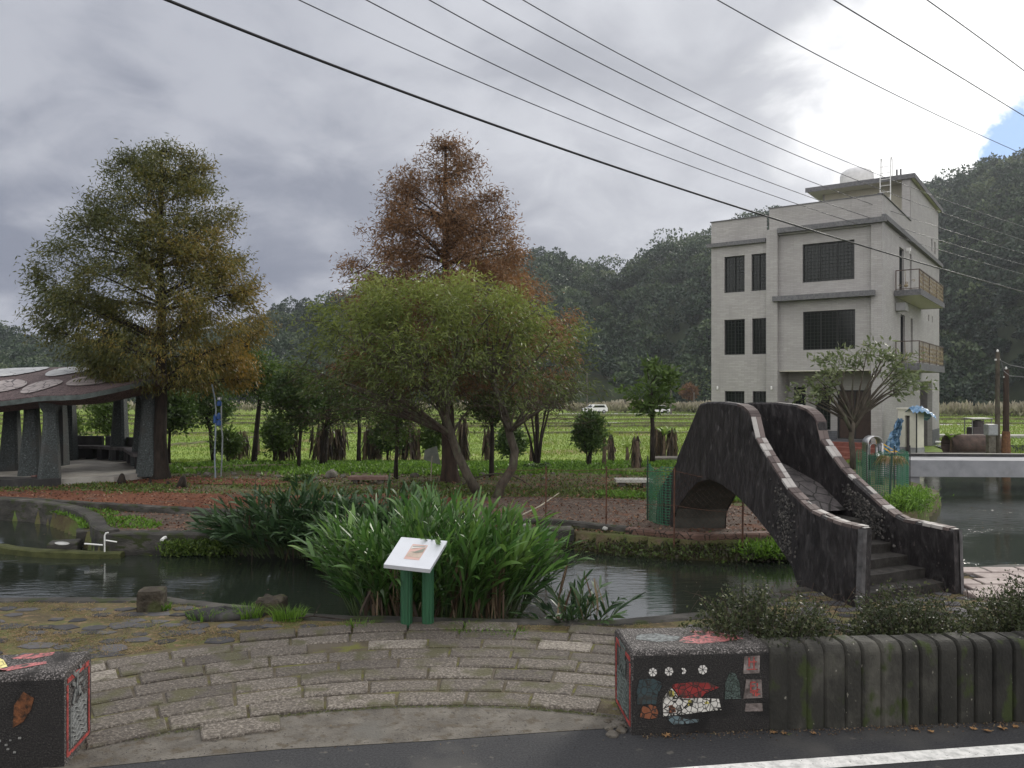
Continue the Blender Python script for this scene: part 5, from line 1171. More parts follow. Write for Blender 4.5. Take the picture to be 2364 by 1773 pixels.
small_tree(688.4, 402, 385, 682, 695, 398, 'small orange leaved tree far off by the hill foot', 'rust', Yd=158, tr=.12, n=60, nleaf=60, LL=.5, LW=.2, cr=.35, grp='far trees')
# tree in front of the house: open branching, pale leaves at the tips
Yf = 26.5; Xf = (853-CX)/F*Yf; kf = Yf/F; zf = tz(Xf, Yf)
cl = []
rg = random.Random(4)
for _ in range(125):
    a = rg.uniform(0, math.pi); rx = rg.uniform(.35, 1.0)**.6; x = -math.cos(a)*rx*60*kf+8*kf; z = CH+(HY-(400-math.sin(a)*rx*52))*kf-zf
    cl.append((x, rg.uniform(-1, 1)*1.0*rx, z+(.18 if x > 0 else .0)))
T = [(0, 0, -.1), (.0, 0, .5), (-.06, 0, 1.0), (-.02, 0, 1.35), (.02, 0, 1.6)]
st = [([(-.02, 0, 1.2), (-.35, -.1, 1.8), (-.75, -.15, 2.35), (-1.2, -.2, 2.8)], [.08, .06, .045, .025]), ([(0, 0, 1.4), (-.1, .1, 2.1), (-.3, .2, 2.8), (-.2, .2, 3.3)], [.075, .055, .04, .02]), ([(.02, 0, 1.35), (.35, .05, 1.85), (.8, .1, 2.3), (1.35, .1, 2.6)], [.08, .06, .045, .025]), ([(0, 0, 1.5), (.3, -.2, 2.2), (.5, -.3, 2.9), (.8, -.3, 3.3)], [.06, .05, .035, .02])]
make_tree('magnolia_tree', 'open crowned tree with pale branches and shiny leaves in front of the grey house', 'tree', (Xf, Yf, zf), T, [.12, .1, .095, .09, .07], cl, L_['magnolia'], M['bark3'], nmain=26, nleaf=10, cr=.13, LL=.22, LW=.075, rise=.5, droop=.15, attach=(.8, 1.0), mainr=.045, subr=.014, stems=st, along=.3)
# fern like clump at the foot of one thin tree
def bladeclump(name, label, cat, loc, n, Lr, Wr, m, rad=.15, droop=.7, up=.9, seg=4, group=None, shape='lance', v0=0):
    a = RNG.uniform(0, 2*math.pi, n); r = rad*np.sqrt(RNG.random(n)); P = np.stack([r*np.cos(a), r*np.sin(a), np.zeros(n)], 1)
    D = np.stack([np.cos(a)*(1-up*RNG.random(n)), np.sin(a)*(1-up*RNG.random(n)), .35+RNG.random(n)], 1)
    o = blades(name, P, D, RNG.uniform(*Lr, n), RNG.uniform(*Wr, n), m, None, droop, seg, shape, np.clip(RNG.random(n)+v0, 0, 1)); o.location = loc
    return tag(o, label, cat, group)
bladeclump('fern_clump', 'dark fern clump around the foot of the thin forked tree', 'plant', gp(298, 481, .0), 240, (.3, .6), (.04, .08), L_['dark'], .25)
bladeclump('dark_plant', 'dark leafy plant at the foot of the many stemmed tree', 'plant', gp(537, 468, .0), 160, (.3, .55), (.05, .1), L_['dark'], .3)
# ---- dried banana heaps, stumps and young banana plants
def dryheap(px, pyb, ptop, w, label, Yd=None):
    Yd = Yd or F*CH/(pyb-HY); X = (px-CX)/F*Yd; z0 = tz(X, Yd); h = CH+(HY-ptop)*Yd/F-z0; hw = w*Yd/F/2
    t = thing('dried_banana_clump', label, 'banana plant', (X, Yd, z0), 0, 'dried banana plants'); n = int(420*max(.5, hw)); a = RNG.uniform(0, 2*math.pi, n); r = np.sqrt(RNG.random(n))
    P = np.stack([hw*.85*r*np.cos(a), hw*.5*r*np.sin(a), h*RNG.uniform(.35, .98, n)*(.86+.14*np.sin(a*3+px))], 1); D = np.stack([np.cos(a)*.12+RNG.normal(size=n)*.12, np.sin(a)*.12, -RNG.random(n)-.5], 1)
    blades('dry_leaves', P, D, h*RNG.uniform(.2, .45, n), RNG.uniform(.04, .11, n), L_['heap'], t, .2, 3)
    mb = MB()
    for k in range(max(2, int(hw*5))): x, y = random.uniform(-hw, hw)*.8, random.uniform(-hw, hw)*.4; mb.tube([(x, y, 0), (x*1.05, y, h*.4), (x*1.1, y, h*.75)], [.08, .07, .06], 6)
    mb.build('stems', mat('dry_stem', [(.3, (.05, .035, .025)), (.7, (.14, .1, .07))], scale=6) if 'drystem' not in M else M['drystem'], t); return t
M['drystem'] = mat('dry_stem', [(.3, (.05, .035, .025)), (.7, (.14, .1, .07))], scale=6)
for a in ((238, 449, 428, 26, 'low dark dried banana heap right of the blue bottles'), (286, 454, 424, 28, 'dried banana heap left of the brown trunked tree'), (329, 455, 418, 42, 'widest dried banana heap with pale hanging leaves, behind the brown trunk'), (372, 451, 421, 20, 'upright sheaf of dried banana stems right of the widest heap'), (410, 453, 417, 22, 'dried banana sheaf just left of the rust cypress trunk'), (463, 452, 414, 9, 'thin dried banana stem right of the rust cypress trunk'), (488, 452, 424, 9, 'short dried banana stem between the willow trunks'), (635.5, 467, 432, 7, 'lone pointed dried banana stump on the open ground left of the bridge'), (611, 455, 431, 4, 'very thin dried stem left of the lone banana stump'), (658, 447, 420, 12, 'left half of the banana group by the bridge with dry lower leaves'), (672, 448, 425, 10, 'right half of the banana group by the bridge with dry lower leaves')): dryheap(*a)
def banana(px, pyb, ptop, w, label, n=7, Yd=None, name='banana_plant'):
    Yd = Yd or F*CH/(pyb-HY); X = (px-CX)/F*Yd; z0 = tz(X, Yd); h = CH+(HY-ptop)*Yd/F-z0; L = max(w*Yd/F*.6, h*.45)
    t = thing(name, label, 'banana plant', (X, Yd, z0), 0, 'green banana plants')
    MB().tube([(0, 0, 0), (.02, 0, h*.3), (0, 0, h*.55)], [.09, .07, .04], 7).build('stem', M['drystem'], t)
    a = np.linspace(0, 2*math.pi, n, endpoint=False)+RNG.uniform(0, .6, n); P = np.tile([0, 0, h*.5], (n, 1)).astype(float); D = np.stack([np.cos(a)*.6, np.sin(a)*.35, RNG.uniform(.6, 1.4, n)], 1)
    blades('leaf_rosette', P, D, L*RNG.uniform(.8, 1.2, n), L*.26, L_['banana'], t, .55, 6, 'lance', RNG.uniform(.4, 1, n)); return t
for a in ((604, 459, 412, 20, 'banana plant with one big upright green leaf left of the thin dried stem'), (627, 455, 434, 16, 'small spreading green banana plant left of the lone stump'), (664, 448, 412, 18, 'leafy banana plant beside the left shoulder of the bridge'), (531, 458, 424, 12, 'young banana shoot with yellow green leaf right of the willow trunks'), (951, 446, 422, 14, 'banana plant right of the garage of the grey house'), (258, 444, 415, 26, 'banana plant with yellowing leaves behind the leaning green tree')): banana(*a)
# ---- ginger lilies
def ginger(name, label, base, rx, ry, nst, Hs, m, seed=1, lean=.45, leafL=(.32, .52), leafW=(.045, .07), dry=40, front=0):
    r = np.random.default_rng(seed); t = thing(name, label, 'plant', base, 0, 'ginger lily clumps'); Ps, Ds, Ls, Ws, Vs = [], [], [], [], []; mb = MB()
    for _ in range(nst):
        a = r.uniform(0, 2*math.pi); q = math.sqrt(r.random()); x, y = rx*q*math.cos(a), ry*q*math.sin(a); h = r.uniform(*Hs)*(1-.25*q)
        ld = Vector((x/rx*lean*1.2+r.normal()*.12, y/ry*lean*.9+r.normal()*.12-front, 1)).normalized(); side = Vector((r.normal(), r.normal(), 0)).normalized()
        tone = r.uniform(-.2, .3)
        P = [Vector((x, y, -.1))]; d = ld.copy(); n = 7
        for k in range(n): P.append(P[-1]+d*(h/n)); d = (d+Vector((ld.x*.12, ld.y*.12, -.05))).normalized()
        mb.tube(P, [.011]*3+[.008]*3+[.005]*2, 4, False)
        for k in range(2, n+1):
            for sg in (-1, 1):
                if r.random() < .12: continue
                D = (P[k]-P[k-1]).normalized()*1.1+side*sg*.6+Vector((r.normal()*.15, r.normal()*.15, .1)); Ps.append(P[k]); Ds.append(D); Ls.append(r.uniform(*leafL)*(.75+.25*math.sin(math.pi*k/n))); Ws.append(r.uniform(*leafW)); Vs.append(min(1, max(0, .25+tone+.05*k+r.uniform(0, .25))))
        Ps.append(P[-1]); Ds.append(d); Ls.append(leafL[0]); Ws.append(leafW[0]); Vs.append(.9 if r.random() < .4 else .5)
    mb.build('stalks', L_['ginger2'] if False else flat('green_stalk', (.05, .08, .025), .6), t)
    Ps = np.array([list(p) for p in Ps]); Ds = np.array([list(p) for p in Ds])
    blades('leaves', Ps, Ds, np.array(Ls), np.array(Ws), m, t, r.uniform(.05, .45, len(Ps)), 5, 'lance', np.array(Vs))
    n = dry
    if n:
        P = np.stack([r.uniform(-rx, rx, n)*.8, -ry*r.uniform(.3, 1.1, n), r.uniform(.15, .75, n)], 1); D = np.stack([r.normal(size=n)*.3, -r.random(n)*.3, -np.ones(n)], 1)
        blades('dry_leaves', P, D, r.uniform(.25, .5, n), r.uniform(.02, .05, n), L_['brown'], t, .15, 5)
    return t
ginger('ginger_lily_clump', 'large bright green ginger lily clump behind the white information board', (-.95, 10.15, -.1), 1.08, .5, 290, (1.0, 1.6), L_['ginger'], 2, lean=.32, dry=260, leafL=(.34, .56), leafW=(.035, .056))
ginger('ginger_lily_clump', 'dark ginger lily clump on the far bank, leftmost of the clumps', (-3.75, 14.1, -.1), 1.15, .55, 170, (.85, 1.3), L_['ginger2'], 5, lean=.6, dry=60, front=.15)
ginger('ginger_lily_clump', 'middle dark ginger lily clump between the far bank and the bright clump', (-2.1, 13.6, -.1), .9, .7, 130, (.8, 1.3), L_['ginger2'], 8, lean=.55, dry=40, front=.1)
ginger('ginger_lily_clump', 'small ginger lily clump hanging over the water, rightmost of the clumps', (.78, 9.5, -.1), .3, .25, 20, (.45, .8), L_['ginger2'], 12, lean=.7, dry=14, leafL=(.2, .34), leafW=(.035, .05))
# ---- shrubs behind the ribbed wall
def shrub(label, c, rx, ry, rz, n, seed, twigs=150, grp='shrubs behind the ribbed wall', lm='shrub', name='shrub', LL=.034, LW=.02):
    r = np.random.default_rng(seed); t = thing(name, label, 'shrub', (c[0], c[1], 0), 0, grp); mb = MB(); T = []
    for _ in range(twigs):
        u = unit(r.normal(size=(1, 3)))[0]; u[2] = abs(u[2])*1.0+.05; e = Vector((u[0]*rx, u[1]*ry, c[2]+u[2]*rz))*1.0; e *= r.uniform(.75, 1.12); s = Vector((u[0]*rx*.15, u[1]*ry*.15, .1))
        m_ = s.lerp(e, .55)+Vector((r.normal()*.05, r.normal()*.05, .08)); P = bez(s, m_, e, 6); mb.tube(P, [.008, .007, .006, .005, .004, .003, .002], 3, False); T.append(P)
    mb.build('twigs', M['bark3'], t)
    k = r.integers(0, len(T), n); f = r.random(n)**.6*6; i0 = np.minimum(f.astype(int), 5); fr_ = f-i0; A = np.array([[list(p) for p in P] for P in T])
    P = A[k, i0]*(1-fr_)[:, None]+A[k, i0+1]*fr_[:, None]+r.normal(size=(n, 3))*.035; D = r.normal(size=(n, 3))+np.array([0, 0, .35])
    keep = P[:, 2] > .05
    leaves('foliage', P[keep], D[keep], LL*r.uniform(.6, 1.3, keep.sum()), LW*r.uniform(.7, 1.3, keep.sum()), L_[lm], t, np.clip(r.random(keep.sum())*.6+r.random(len(T))[k][keep]*.4, 0, 1)); return t
shrub('twiggy dark shrub spilling over the red topped end of the ribbed wall', (2.12, 6.78, .44), .64, .42, .52, 21000, 1, 300)
shrub('twiggy shrub in front of the bridge foot, middle of the three', (3.5, 7.05, .42), .55, .45, .44, 15000, 2, 230)
shrub('dense dark shrub at the right edge of the picture behind the ribbed wall', (4.6, 7.05, .44), .64, .5, .5, 19000, 3, 250)
# dead twigs & soil bed behind the wall
mb = MB()
for _ in range(240):
    x, y = random.uniform(2.0, 5.8), random.uniform(6.95, 8.6); a = random.uniform(0, 6.3); l = random.uniform(.1, .4); mb.tube([(x, y, random.uniform(.35, .5)), (x+l*.5*math.cos(a), y+l*.5*math.sin(a), random.uniform(.4, .65)), (x+l*math.cos(a), y+l*math.sin(a), random.uniform(.35, .6))], [.004, .003, .002], 3, False)
mb.build('dead_twigs', M['bark2']); bpy.data.objects['dead_twigs']['kind'] = 'stuff'
rows = [[(WO.x+1.10+i*.3+.02*j, WO.y+.30+.08*(i*.3+1.1)+j*.28, (.56-.08*j if j < 5 else -.02)+.03*math.sin(i*1.7+j*2.1)) for j in range(7)] for i in range(20)]
tag(MB().grid(rows).build('planting_bed', M['plaza'], smooth=True), kind='structure')
# ---- weeds and grass (uncountable)
def scatter(n, xr, yr, dens=None):
    x = RNG.uniform(*xr, n); y = RNG.uniform(*yr, n)
    if dens is not None: k = RNG.random(n) < dens(x, y); x, y = x[k], y[k]
    return x, y
def groundleaves(name, x, y, z, L, W, m, up=.8, v=None):
    n = len(x); D = RNG.normal(size=(n, 3)); D[:, 2] = np.abs(D[:, 2])*up+up*.5
    o = leaves(name, np.stack([x, y, z], 1), D, L*RNG.uniform(.6, 1.4, n), W*RNG.uniform(.7, 1.3, n), m, None, v); return tag(o, kind='stuff')
def dn(s, sd, lo, hi): return lambda x, y: np.clip((smoothnoise(x, y, s, sd)-lo)/(hi-lo), 0, 1)
x, y = scatter(62000, (-12, 9), (24.2, 33), lambda x, y: dn(.8, 4, -.6, .1)(x, y)*((y > 24.9+.4*np.sin(x))*.95+.05)); groundleaves('bright_weeds', x, y, terr(x, y), .13, .07, L_['grass'])
x, y = scatter(52000, (-15, 8.5), (19.3, 24.6), lambda x, y: np.clip(dn(1.3, 6, -.5, .5)(x, y)*.8, .06, 1)*(y > 19.6+.06*(-x)+.25*np.sin(x*1.3))*((y < 22.3+.3*np.sin(x*2))*.8+.15)); groundleaves('low_weeds', x, y, terr(x, y), .09, .05, L_['turf'])
x, y = scatter(16000, (2.2, 9), (17.9, 20.6), lambda x, y: dn(1.1, 8, -.8, 0)(x, y)*(y > 19.7-.26*(x-2))); groundleaves('green_weeds', x, y, terr(x, y), .12, .07, L_['grass'])
x, y = scatter(7000, (-10.5, -6.8), (15.2, 18.2), lambda x, y: (np.abs(y-(17.2-.9*(x+9.5)))<.9)*dn(1.5, 2, -.3, .3)(x, y)*~inpoly(x, y, WATER)); groundleaves('path_grass', x, y, y*0+.01, .09, .035, L_['grass'])
def bank(xs_, ys_, n, rad):
    i = RNG.integers(0, len(xs_)-1, n); f = RNG.random(n); x = np.array(xs_)[i]*(1-f)+np.array(xs_)[i+1]*f; y = np.array(ys_)[i]*(1-f)+np.array(ys_)[i+1]*f
    return x+RNG.normal(size=n)*rad, y+RNG.normal(size=n)*rad
rows = [[(x, y0*(1-j/5)+y1*(j/5), .02*(1-j/5)+(-.42)*(j/5)+.04*math.sin(x*7+j*2)) for j in range(6)] for x, y0, y1 in ((-.2, 15.8, 14.55), (.6, 15.7, 14.7), (1.2, 15.4, 14.75), (2.1, 14.85, 14.35), (2.8, 14.5, 14.0), (3.4, 14.2, 13.75), (4.2, 14.4, 13.75), (4.8, 14.55, 13.8), (5.9, 15.2, 14.5))]
tag(MB().grid(rows).build('weedy_bank', M['ground'], smooth=True), kind='structure')
xx, yy2 = bank([-.3, 1.1, 2.1, 3.3, 4.7, 5.8], [15.0, 15.1, 14.55, 14.0, 14.05, 14.8], 10000, .2); groundleaves('bank_weeds', xx, yy2, np.clip(-.28+(yy2-np.interp(xx, [-.3, 1.1, 2.1, 3.3, 4.7, 5.8], [14.7, 14.8, 14.3, 13.7, 13.75, 14.5]))*.3, -.3, .05)+RNG.random(len(xx))*.12, .07, .03, L_['bankw'])
xx, yy2 = bank([4.2, 5.2], [13.85, 14.2], 2200, .16); groundleaves('bank_grass', xx, yy2, -.25+RNG.random(len(xx))*.22, .12, .03, L_['grass'])
xx, yy2 = bank([8.5, 9.1, 9.7], [17.6, 18.2, 19.4], 4200, .2); groundleaves('pond_bank_grass', xx, yy2, -.12+RNG.random(len(xx))*.42, .12, .025, L_['grass'])
xx, yy2 = bank([-6.2, -5.0], [14.3, 14.35], 2600, .09); groundleaves('wall_weeds', xx, yy2, -.3+RNG.random(len(xx))*.26, .08, .03, L_['mid'])
# plaza grass and straw
def pmask(x, y): rr = np.hypot(x-CXR, y-CYR); return ((rr > 6.75) | (x < -5.3))*(~inpoly(x, y+.05, WATER))*dn(3.2, 12, -.35, .45)(x, y)
x, y = scatter(90000, (-8.5, 1.6), (7.4, 10.2), pmask); n = len(x)
o = blades('plaza_straw', np.stack([x, y, x*0+.008], 1), np.stack([RNG.normal(size=n), RNG.normal(size=n), .25+np.abs(RNG.normal(size=n))*.5], 1), RNG.uniform(.025, .075, n), .0065, L_['straw'], None, .5, 2, 'grass', np.clip(RNG.random(n)*.5+.35-.25*smoothnoise(x, y, 2.4, 44), 0, 1)); tag(o, kind='stuff')
rr_ = RNG.integers(0, 8, 30000); aa = RNG.uniform(-1.1, .6, 30000); jr = 4.25+rr_*.293+.27+RNG.normal(size=30000)*.012; x = CXR+jr*np.sin(aa); y = CYR+jr*np.cos(aa); k = (y > 6.1)*(dn(2.0, 31, -.6, .4)(x, y) > RNG.random(30000)*.9); x, y = x[k], y[k]; n = len(x)
o = blades('joint_grass', np.stack([x, y, x*0+.005], 1), np.stack([RNG.normal(size=n), RNG.normal(size=n), .5+np.abs(RNG.normal(size=n))*.6], 1), RNG.uniform(.012, .035, n), .005, L_['straw'], None, .4, 2, 'grass', RNG.random(n)*.5); tag(o, kind='stuff')
def tuft(label, x, y, n, L, seed, rad=.12, m='grass', grp='grass tufts on the cobbles'):
    a = RNG.uniform(0, 2*math.pi, n); r = rad*RNG.random(n)**.6; P = np.stack([r*np.cos(a), r*np.sin(a)*.7, 0*a], 1); D = np.stack([np.cos(a)*RNG.random(n)*.7, np.sin(a)*RNG.random(n)*.7, .9+RNG.random(n)], 1)
    o = blades('grass_tuft', P, D, RNG.uniform(L*.6, L*1.35, n), .011, L_[m], None, .55, 4, 'grass'); o.location = (x, y, .0); return tag(o, label, 'grass tuft', grp)
p = gp(205, 619); tuft('long grass tuft left of the low dark rock', p.x, p.y, 260, .24, 1, .2)
p = gp(248, 618); tuft('long grass tuft left of the broken stone stool by the water', p.x, p.y, 260, .30, 2, .16)
p = gp(288, 620); tuft('long grass tuft right of the broken stone stool', p.x, p.y, 260, .3, 3, .18)
p = gp(163, 610); tuft('small grass tuft at the foot of the square stone stool', p.x, p.y, 110, .18, 4, .1)
p = gp(358, 628); tuft('low grass tuft left of the information board legs', p.x, p.y, 130, .16, 5, .18)
p = gp(470, 630); tuft('low flat grass tuft right of the information board legs', p.x, p.y, 240, .12, 6, .3)
p = gp(508, 634); tuft('patch of weeds between the paving blocks right of the board', p.x, p.y, 200, .1, 7, .25)
# ---- paddies: low rice stubble and bunds
def tufts(n, X, Yr, size):
    u = RNG.random(n); y = Yr[0]*(Yr[1]/Yr[0])**u; x = RNG.uniform(-1, 1, n)*y*.72
    hx_ = (x-HO[0])*math.cos(HA)+(y-HO[1])*math.sin(HA); hy_ = -(x-HO[0])*math.sin(HA)+(y-HO[1])*math.cos(HA)
    k = ~((hx_ > -1) & (hx_ < 18) & (hy_ > -1.5) & (hy_ < 9)) & ~inpoly(x, y, WATER); x, y = x[k], y[k]; n = len(x)
    D = RNG.normal(size=(n, 3))*.5; D[:, 2] = 1; s = size*(y/40)**.7
    return tag(leaves('paddy_stubble', np.stack([x, y, terr(x, y)], 1), D, s*RNG.uniform(.6, 1.3, n), s*.35, L_['rice'], None, np.clip(.5+.3*smoothnoise(x, y, .12, 7)+.25*(RNG.random(n)-.5), 0, 1)), kind='stuff')
tufts(90000, 0, (31, 140), .16)
gr = thing if False else None
far_paddy = []
rows = []
px_ = sheet('rice_paddy', [(-70, 31.5), (12.8, 31.5), (13, 34), (80, 38), (260, 185), (-260, 185)], 0, M['paddy'])
me = px_.data
bpy.data.objects.remove(px_)
P = []; ys_ = [31.5, 33, 35, 38, 42, 47, 55, 70, 90, 120, 150, 190]
for yv in ys_:
    P.append([(xv*yv/31.5, yv, float(terr(np.array([xv*yv/31.5]), np.array([yv]))[0])+.03+.0002*yv) for xv in np.linspace(-32, 34, 60)])
tag(MB().grid(P).build('rice_paddy', M['paddy'], smooth=True), kind='structure')
mb = MB()
for (x0, y0, x1, y1, h) in ((-60, 60, 20, 62, .2), (-70, 82, 70, 84, .3), (-80, 98, 80, 100, .34), (-90, 118, 100, 119, .36), (-20, 74, 28, 76, .3), (32, 46, 60, 45, .2), (-22, 32, -17, 60, .15), (-35, 33, -32, 70, .15)):
    n = 40; rows = []
    for k in range(n+1):
        t = k/n; x, y = x0+(x1-x0)*t, y0+(y1-y0)*t+.3*math.sin(k*.7)+random.uniform(-.1, .1); z = tz(x, y); w_ = .5
        d = Vector((y0-y1, x1-x0)).normalized(); hh = h*random.uniform(.75, 1.15)
        rows.append([(x-d.x*w_, y-d.y*w_, z-.1), (x-d.x*w_*.4, y-d.y*w_*.4, z+hh), (x+d.x*w_*.4, y+d.y*w_*.4, z+hh), (x+d.x*w_, y+d.y*w_, z-.1)])
    mb.grid(rows)
tag(mb.build('field_bunds', M['bund'], smooth=False), kind='structure')
M['pale'] = mat('pale_field_road', [(.3, (.2, .2, .18)), (.7, (.34, .33, .3))], scale=.8, bump=.2)
def band(name, P, w_, h, m): 
    rows = []
    P = resample(P, 4)
    for x, y in P: z = tz(x, y)+h; rows.append([(x, y-w_/2, z-.5), (x, y-w_/2, z), (x, y+w_/2, z+.02), (x, y+w_/2, z-.5)])
    return tag(MB().grid(rows).build(name, m), kind='structure')
band('field_road', [(8, 136), (18, 138), (32, 128), (90, 118)], 3.5, .15, M['pale'])
band('field_channel', [(5, 88), (16, 88), (30, 84), (50, 80)], 1.2, .10, M['pale'])
band('field_path', [(26, 56), (40, 54), (80, 50)], 1.0, .25, M['pale'])
# ditch water right of the house
s_ = sheet('flooded_field', [(22, 40), (60, 38), (60, 44.5), (24, 45.5)], 0, M['water']); s_.location.z = tz(28, 41)+.06
# silver grass
def silver(x0, x1, y0, y1, n):
    x = RNG.uniform(x0, x1, n); t = (x-x0)/(x1-x0); y = y0+(y1-y0)*t+RNG.normal(size=n)*2.5; keep = dn(.3, 3, -.5, .7)(x, y) > RNG.random(n); x, y = x[keep], y[keep]; n = len(x); h = RNG.uniform(.1, 1, n)*2.9*(.65+.35*smoothnoise(x, y, .22, 8))
    D = RNG.normal(size=(n, 3))*.35; D[:, 2] = 1; v = np.clip(h/2.9*.8-.1+.25*RNG.random(n), 0, 1)
    return x, y, h, D, v
for nm, a in (('silver_grass', (10, 44, 152, 150, 14000)), ('silver_grass_bank', (62, 110, 122, 112, 12000)), ('silver_grass_field', (-90, 5, 160, 156, 9000))):
    x, y, h, D, v = silver(*a); tag(leaves(nm, np.stack([x, y, terr(x, y)+h*.75], 1), D, .95, .30, L_['silver'], None, v), kind='stuff')
# ---- hills and their forest
RPX = [-140, -60, 0, 28, 60, 110, 160, 220, 262, 275, 296, 315, 342, 380, 430, 480, 509, 532, 574, 600, 615, 640, 666, 708, 745, 800, 860, 900, 915, 926, 954, 977, 1024, 1100, 1200]
RPY = [330, 336, 334, 341, 345, 346, 343, 335, 322, 310, 305, 309, 301, 292, 284, 266, 258, 256, 263, 269, 272, 262, 250, 236, 222, 212, 208, 205, 198, 190, 181, 171, 158, 140, 120]
def hillz(u, yv):
    px = CX+F*u; Y0 = np.interp(px, [-100, 400, 700, 860, 1100], [215, 195, 172, 150, 128]); Y1 = np.interp(px, [-100, 300, 700, 860, 1100], [330, 320, 310, 300, 285])
    zr = CH+(HY-np.interp(px, RPX, RPY))*Y1/F-3.8; t = (yv-Y0)/(Y1-Y0); zb_ = -2.4
    tt = np.clip(t, 0, 1); z = zb_+(zr-zb_)*(1-(1-tt)**1.25*(1-.15*np.sin(tt*6+u*18)))
    z = z+np.sin(u*46+yv*.018)*3.2*np.sin(math.pi*tt)+np.sin(u*91-yv*.03)*1.6*np.sin(math.pi*tt)
    return np.where(t > 1, zr-(yv-Y1)*.25, z), t
us = np.linspace(-1.0, 1.05, 240); ysv = np.linspace(122, 420, 90); U, YV = np.meshgrid(us, ysv, indexing='ij'); ZZ, TT = hillz(U, YV); ZZ = np.where(TT < 0, -6, ZZ)
M['hillsoil'] = mat('forest_floor', [(.3, (.012, .02, .009)), (.7, (.03, .04, .018))], scale=.3, rough=1, bump=0)
tag(npmesh('hills', np.stack([U*YV, YV, ZZ], -1).reshape(-1, 3), gridfaces(240, 90), M['hillsoil'], smooth=True), kind='structure')
cu, cy_ = [], []
yv = 132.
while yv < 345:
    st_ = 4.9*(yv/200)**.5; x = -.74*yv-12
    while x < .74*yv+14:
        xx_, yy_ = x+RNG.uniform(-2, 2), yv+RNG.uniform(-2, 2); z, t = hillz(xx_/yy_, yy_)
        if 0 < t < 1.06: cu.append((xx_, yy_, float(z)))
        x += st_*1.15
    yv += st_
Cc = np.array(cu); nC = len(Cc); rad = RNG.uniform(2.3, 4.4, nC)*(1+.5*(RNG.random(nC) < .12)); hh = rad*RNG.uniform(.8, 1.35, nC)
MQ = 330; ids = np.repeat(np.arange(nC), MQ); n = len(ids); u = unit(RNG.normal(size=(n, 3))); u[:, 2] = np.abs(u[:, 2])*1.1-.25; u[:, 1] = np.where(RNG.random(n) < .6, -np.abs(u[:, 1]), u[:, 1]); lump = 1+.22*np.sin(u[:, 0]*7+ids)*np.sin(u[:, 2]*8+ids*1.7)
tone0 = 0; P = Cc[ids]+np.stack([u[:, 0]*rad[ids]*lump, u[:, 1]*rad[ids]*lump, u[:, 2]*hh[ids]*lump+hh[ids]*.55], 1); D = u*.5+RNG.normal(size=(n, 3))*.7+np.array([0, 0, -.1])
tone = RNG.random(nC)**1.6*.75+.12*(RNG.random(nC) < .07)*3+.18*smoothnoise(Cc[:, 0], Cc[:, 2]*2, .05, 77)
o = leaves('hillside_forest', P, D, RNG.uniform(.55, 1.2, n), RNG.uniform(.4, .75, n), L_['forest'], None, np.clip(tone[ids]*.7+.16*RNG.random(n)-.04+.34*u[:, 2], 0, 1)); tag(o, kind='stuff')  # leaf tone rises with height in each crown: lit tops painted into the colour
print('crowns', nC, 'quads', n)
# fallen leaves at the foot of the ribbed wall and stray litter
lv = []
M['fall'] = mat('fallen_leaf', [(.3, (.14, .07, .03)), (.7, (.36, .22, .1))], scale=20, rough=.7, bump=.3)
def fleaf(name, x, y, s, a, label, m=None, lobes=True):
    mb = MB(); pts = [(0, 0, .004)]; K = 11
    for k in range(K):
        th = -2.4+4.8*k/(K-1); r = s*(1 if k % 2 == 0 else .55)*(1-.25*abs(th)/2.4); pts.append((r*math.cos(th), r*.8*math.sin(th), .006+.25*s*random.random()))
    mb.add(pts, [(0, k, k+1) for k in range(1, K)]); mb.tube([(0, 0, .006), (-s*.8, .1*s, .01)], .0015, 3)
    o = mb.build(name, m or M['fall']); o.location = (x, y, .004); o.rotation_euler[2] = a; return tag(o, label, 'leaf', 'fallen leaves at the foot of the wall')
LP = [(665, 735, 'dry leaf nearest the broken corner of the mosaic block'), (695, 731, 'curled tan leaf below the mosaic house'), (772, 732, 'brown leaf below the last white tablet'), (797, 728, 'large tan leaf leaning on the wall foot right of the tablets'), (783, 733, 'small brown leaf left of the large tan leaf'), (812, 733, 'broad tan leaf right of the large tan leaf'), (913, 729, 'dry leaf with yellow tint under the middle ribs'), (930, 732, 'dry leaf just right of the yellow tinted one'), (972, 729, 'reddish leaf under the right ribs'), (985, 731, 'curled grey leaf right of the reddish one'), (1001, 728, 'dry leaf near the right picture edge'), (1014, 727, 'dry leaf cut by the right picture edge')]
for k, (px, py, lb) in enumerate(LP): p = gp(px, py); fleaf('fallen_leaf', p.x, p.y-.02, random.uniform(.035, .06), random.uniform(0, 6), lb)
x, y = scatter(900, (-3.2, 6), (5.9, 9.2), lambda x, y: np.where(y > 6.2+.085*x, .35, .9*(y > 5.9+.14*x))); groundleaves('litter_specks', x, y, y*0+.045*(np.hypot(x-CXR, y-CYR) > 4.3)*(x < .9)+.004, .016, .008, L_['brown'], .2)
x, y = scatter(9000, (1.0, 6), (6.1, 6.6), lambda x, y: (np.abs(y-(6.22+.078*(x-.93)-.03)) < RNG.exponential(.035, len(x)))*1.0); groundleaves('wall_foot_litter', x, y, y*0+.004, .018, .01, L_['brown'], .3)
x, y = scatter(16000, (-15, 7), (14.7, 24.5), lambda x, y: (~inpoly(x, y-.2, WATER))*.8); groundleaves('leaf_litter', x, y, np.maximum(terr(x, y), 0)+.03, .055, .04, leafmat('reddish_litter_leaves', [(.2, (.05, .022, .012)), (.5, (.13, .05, .024)), (.85, (.26, .15, .09))], .1), .15)

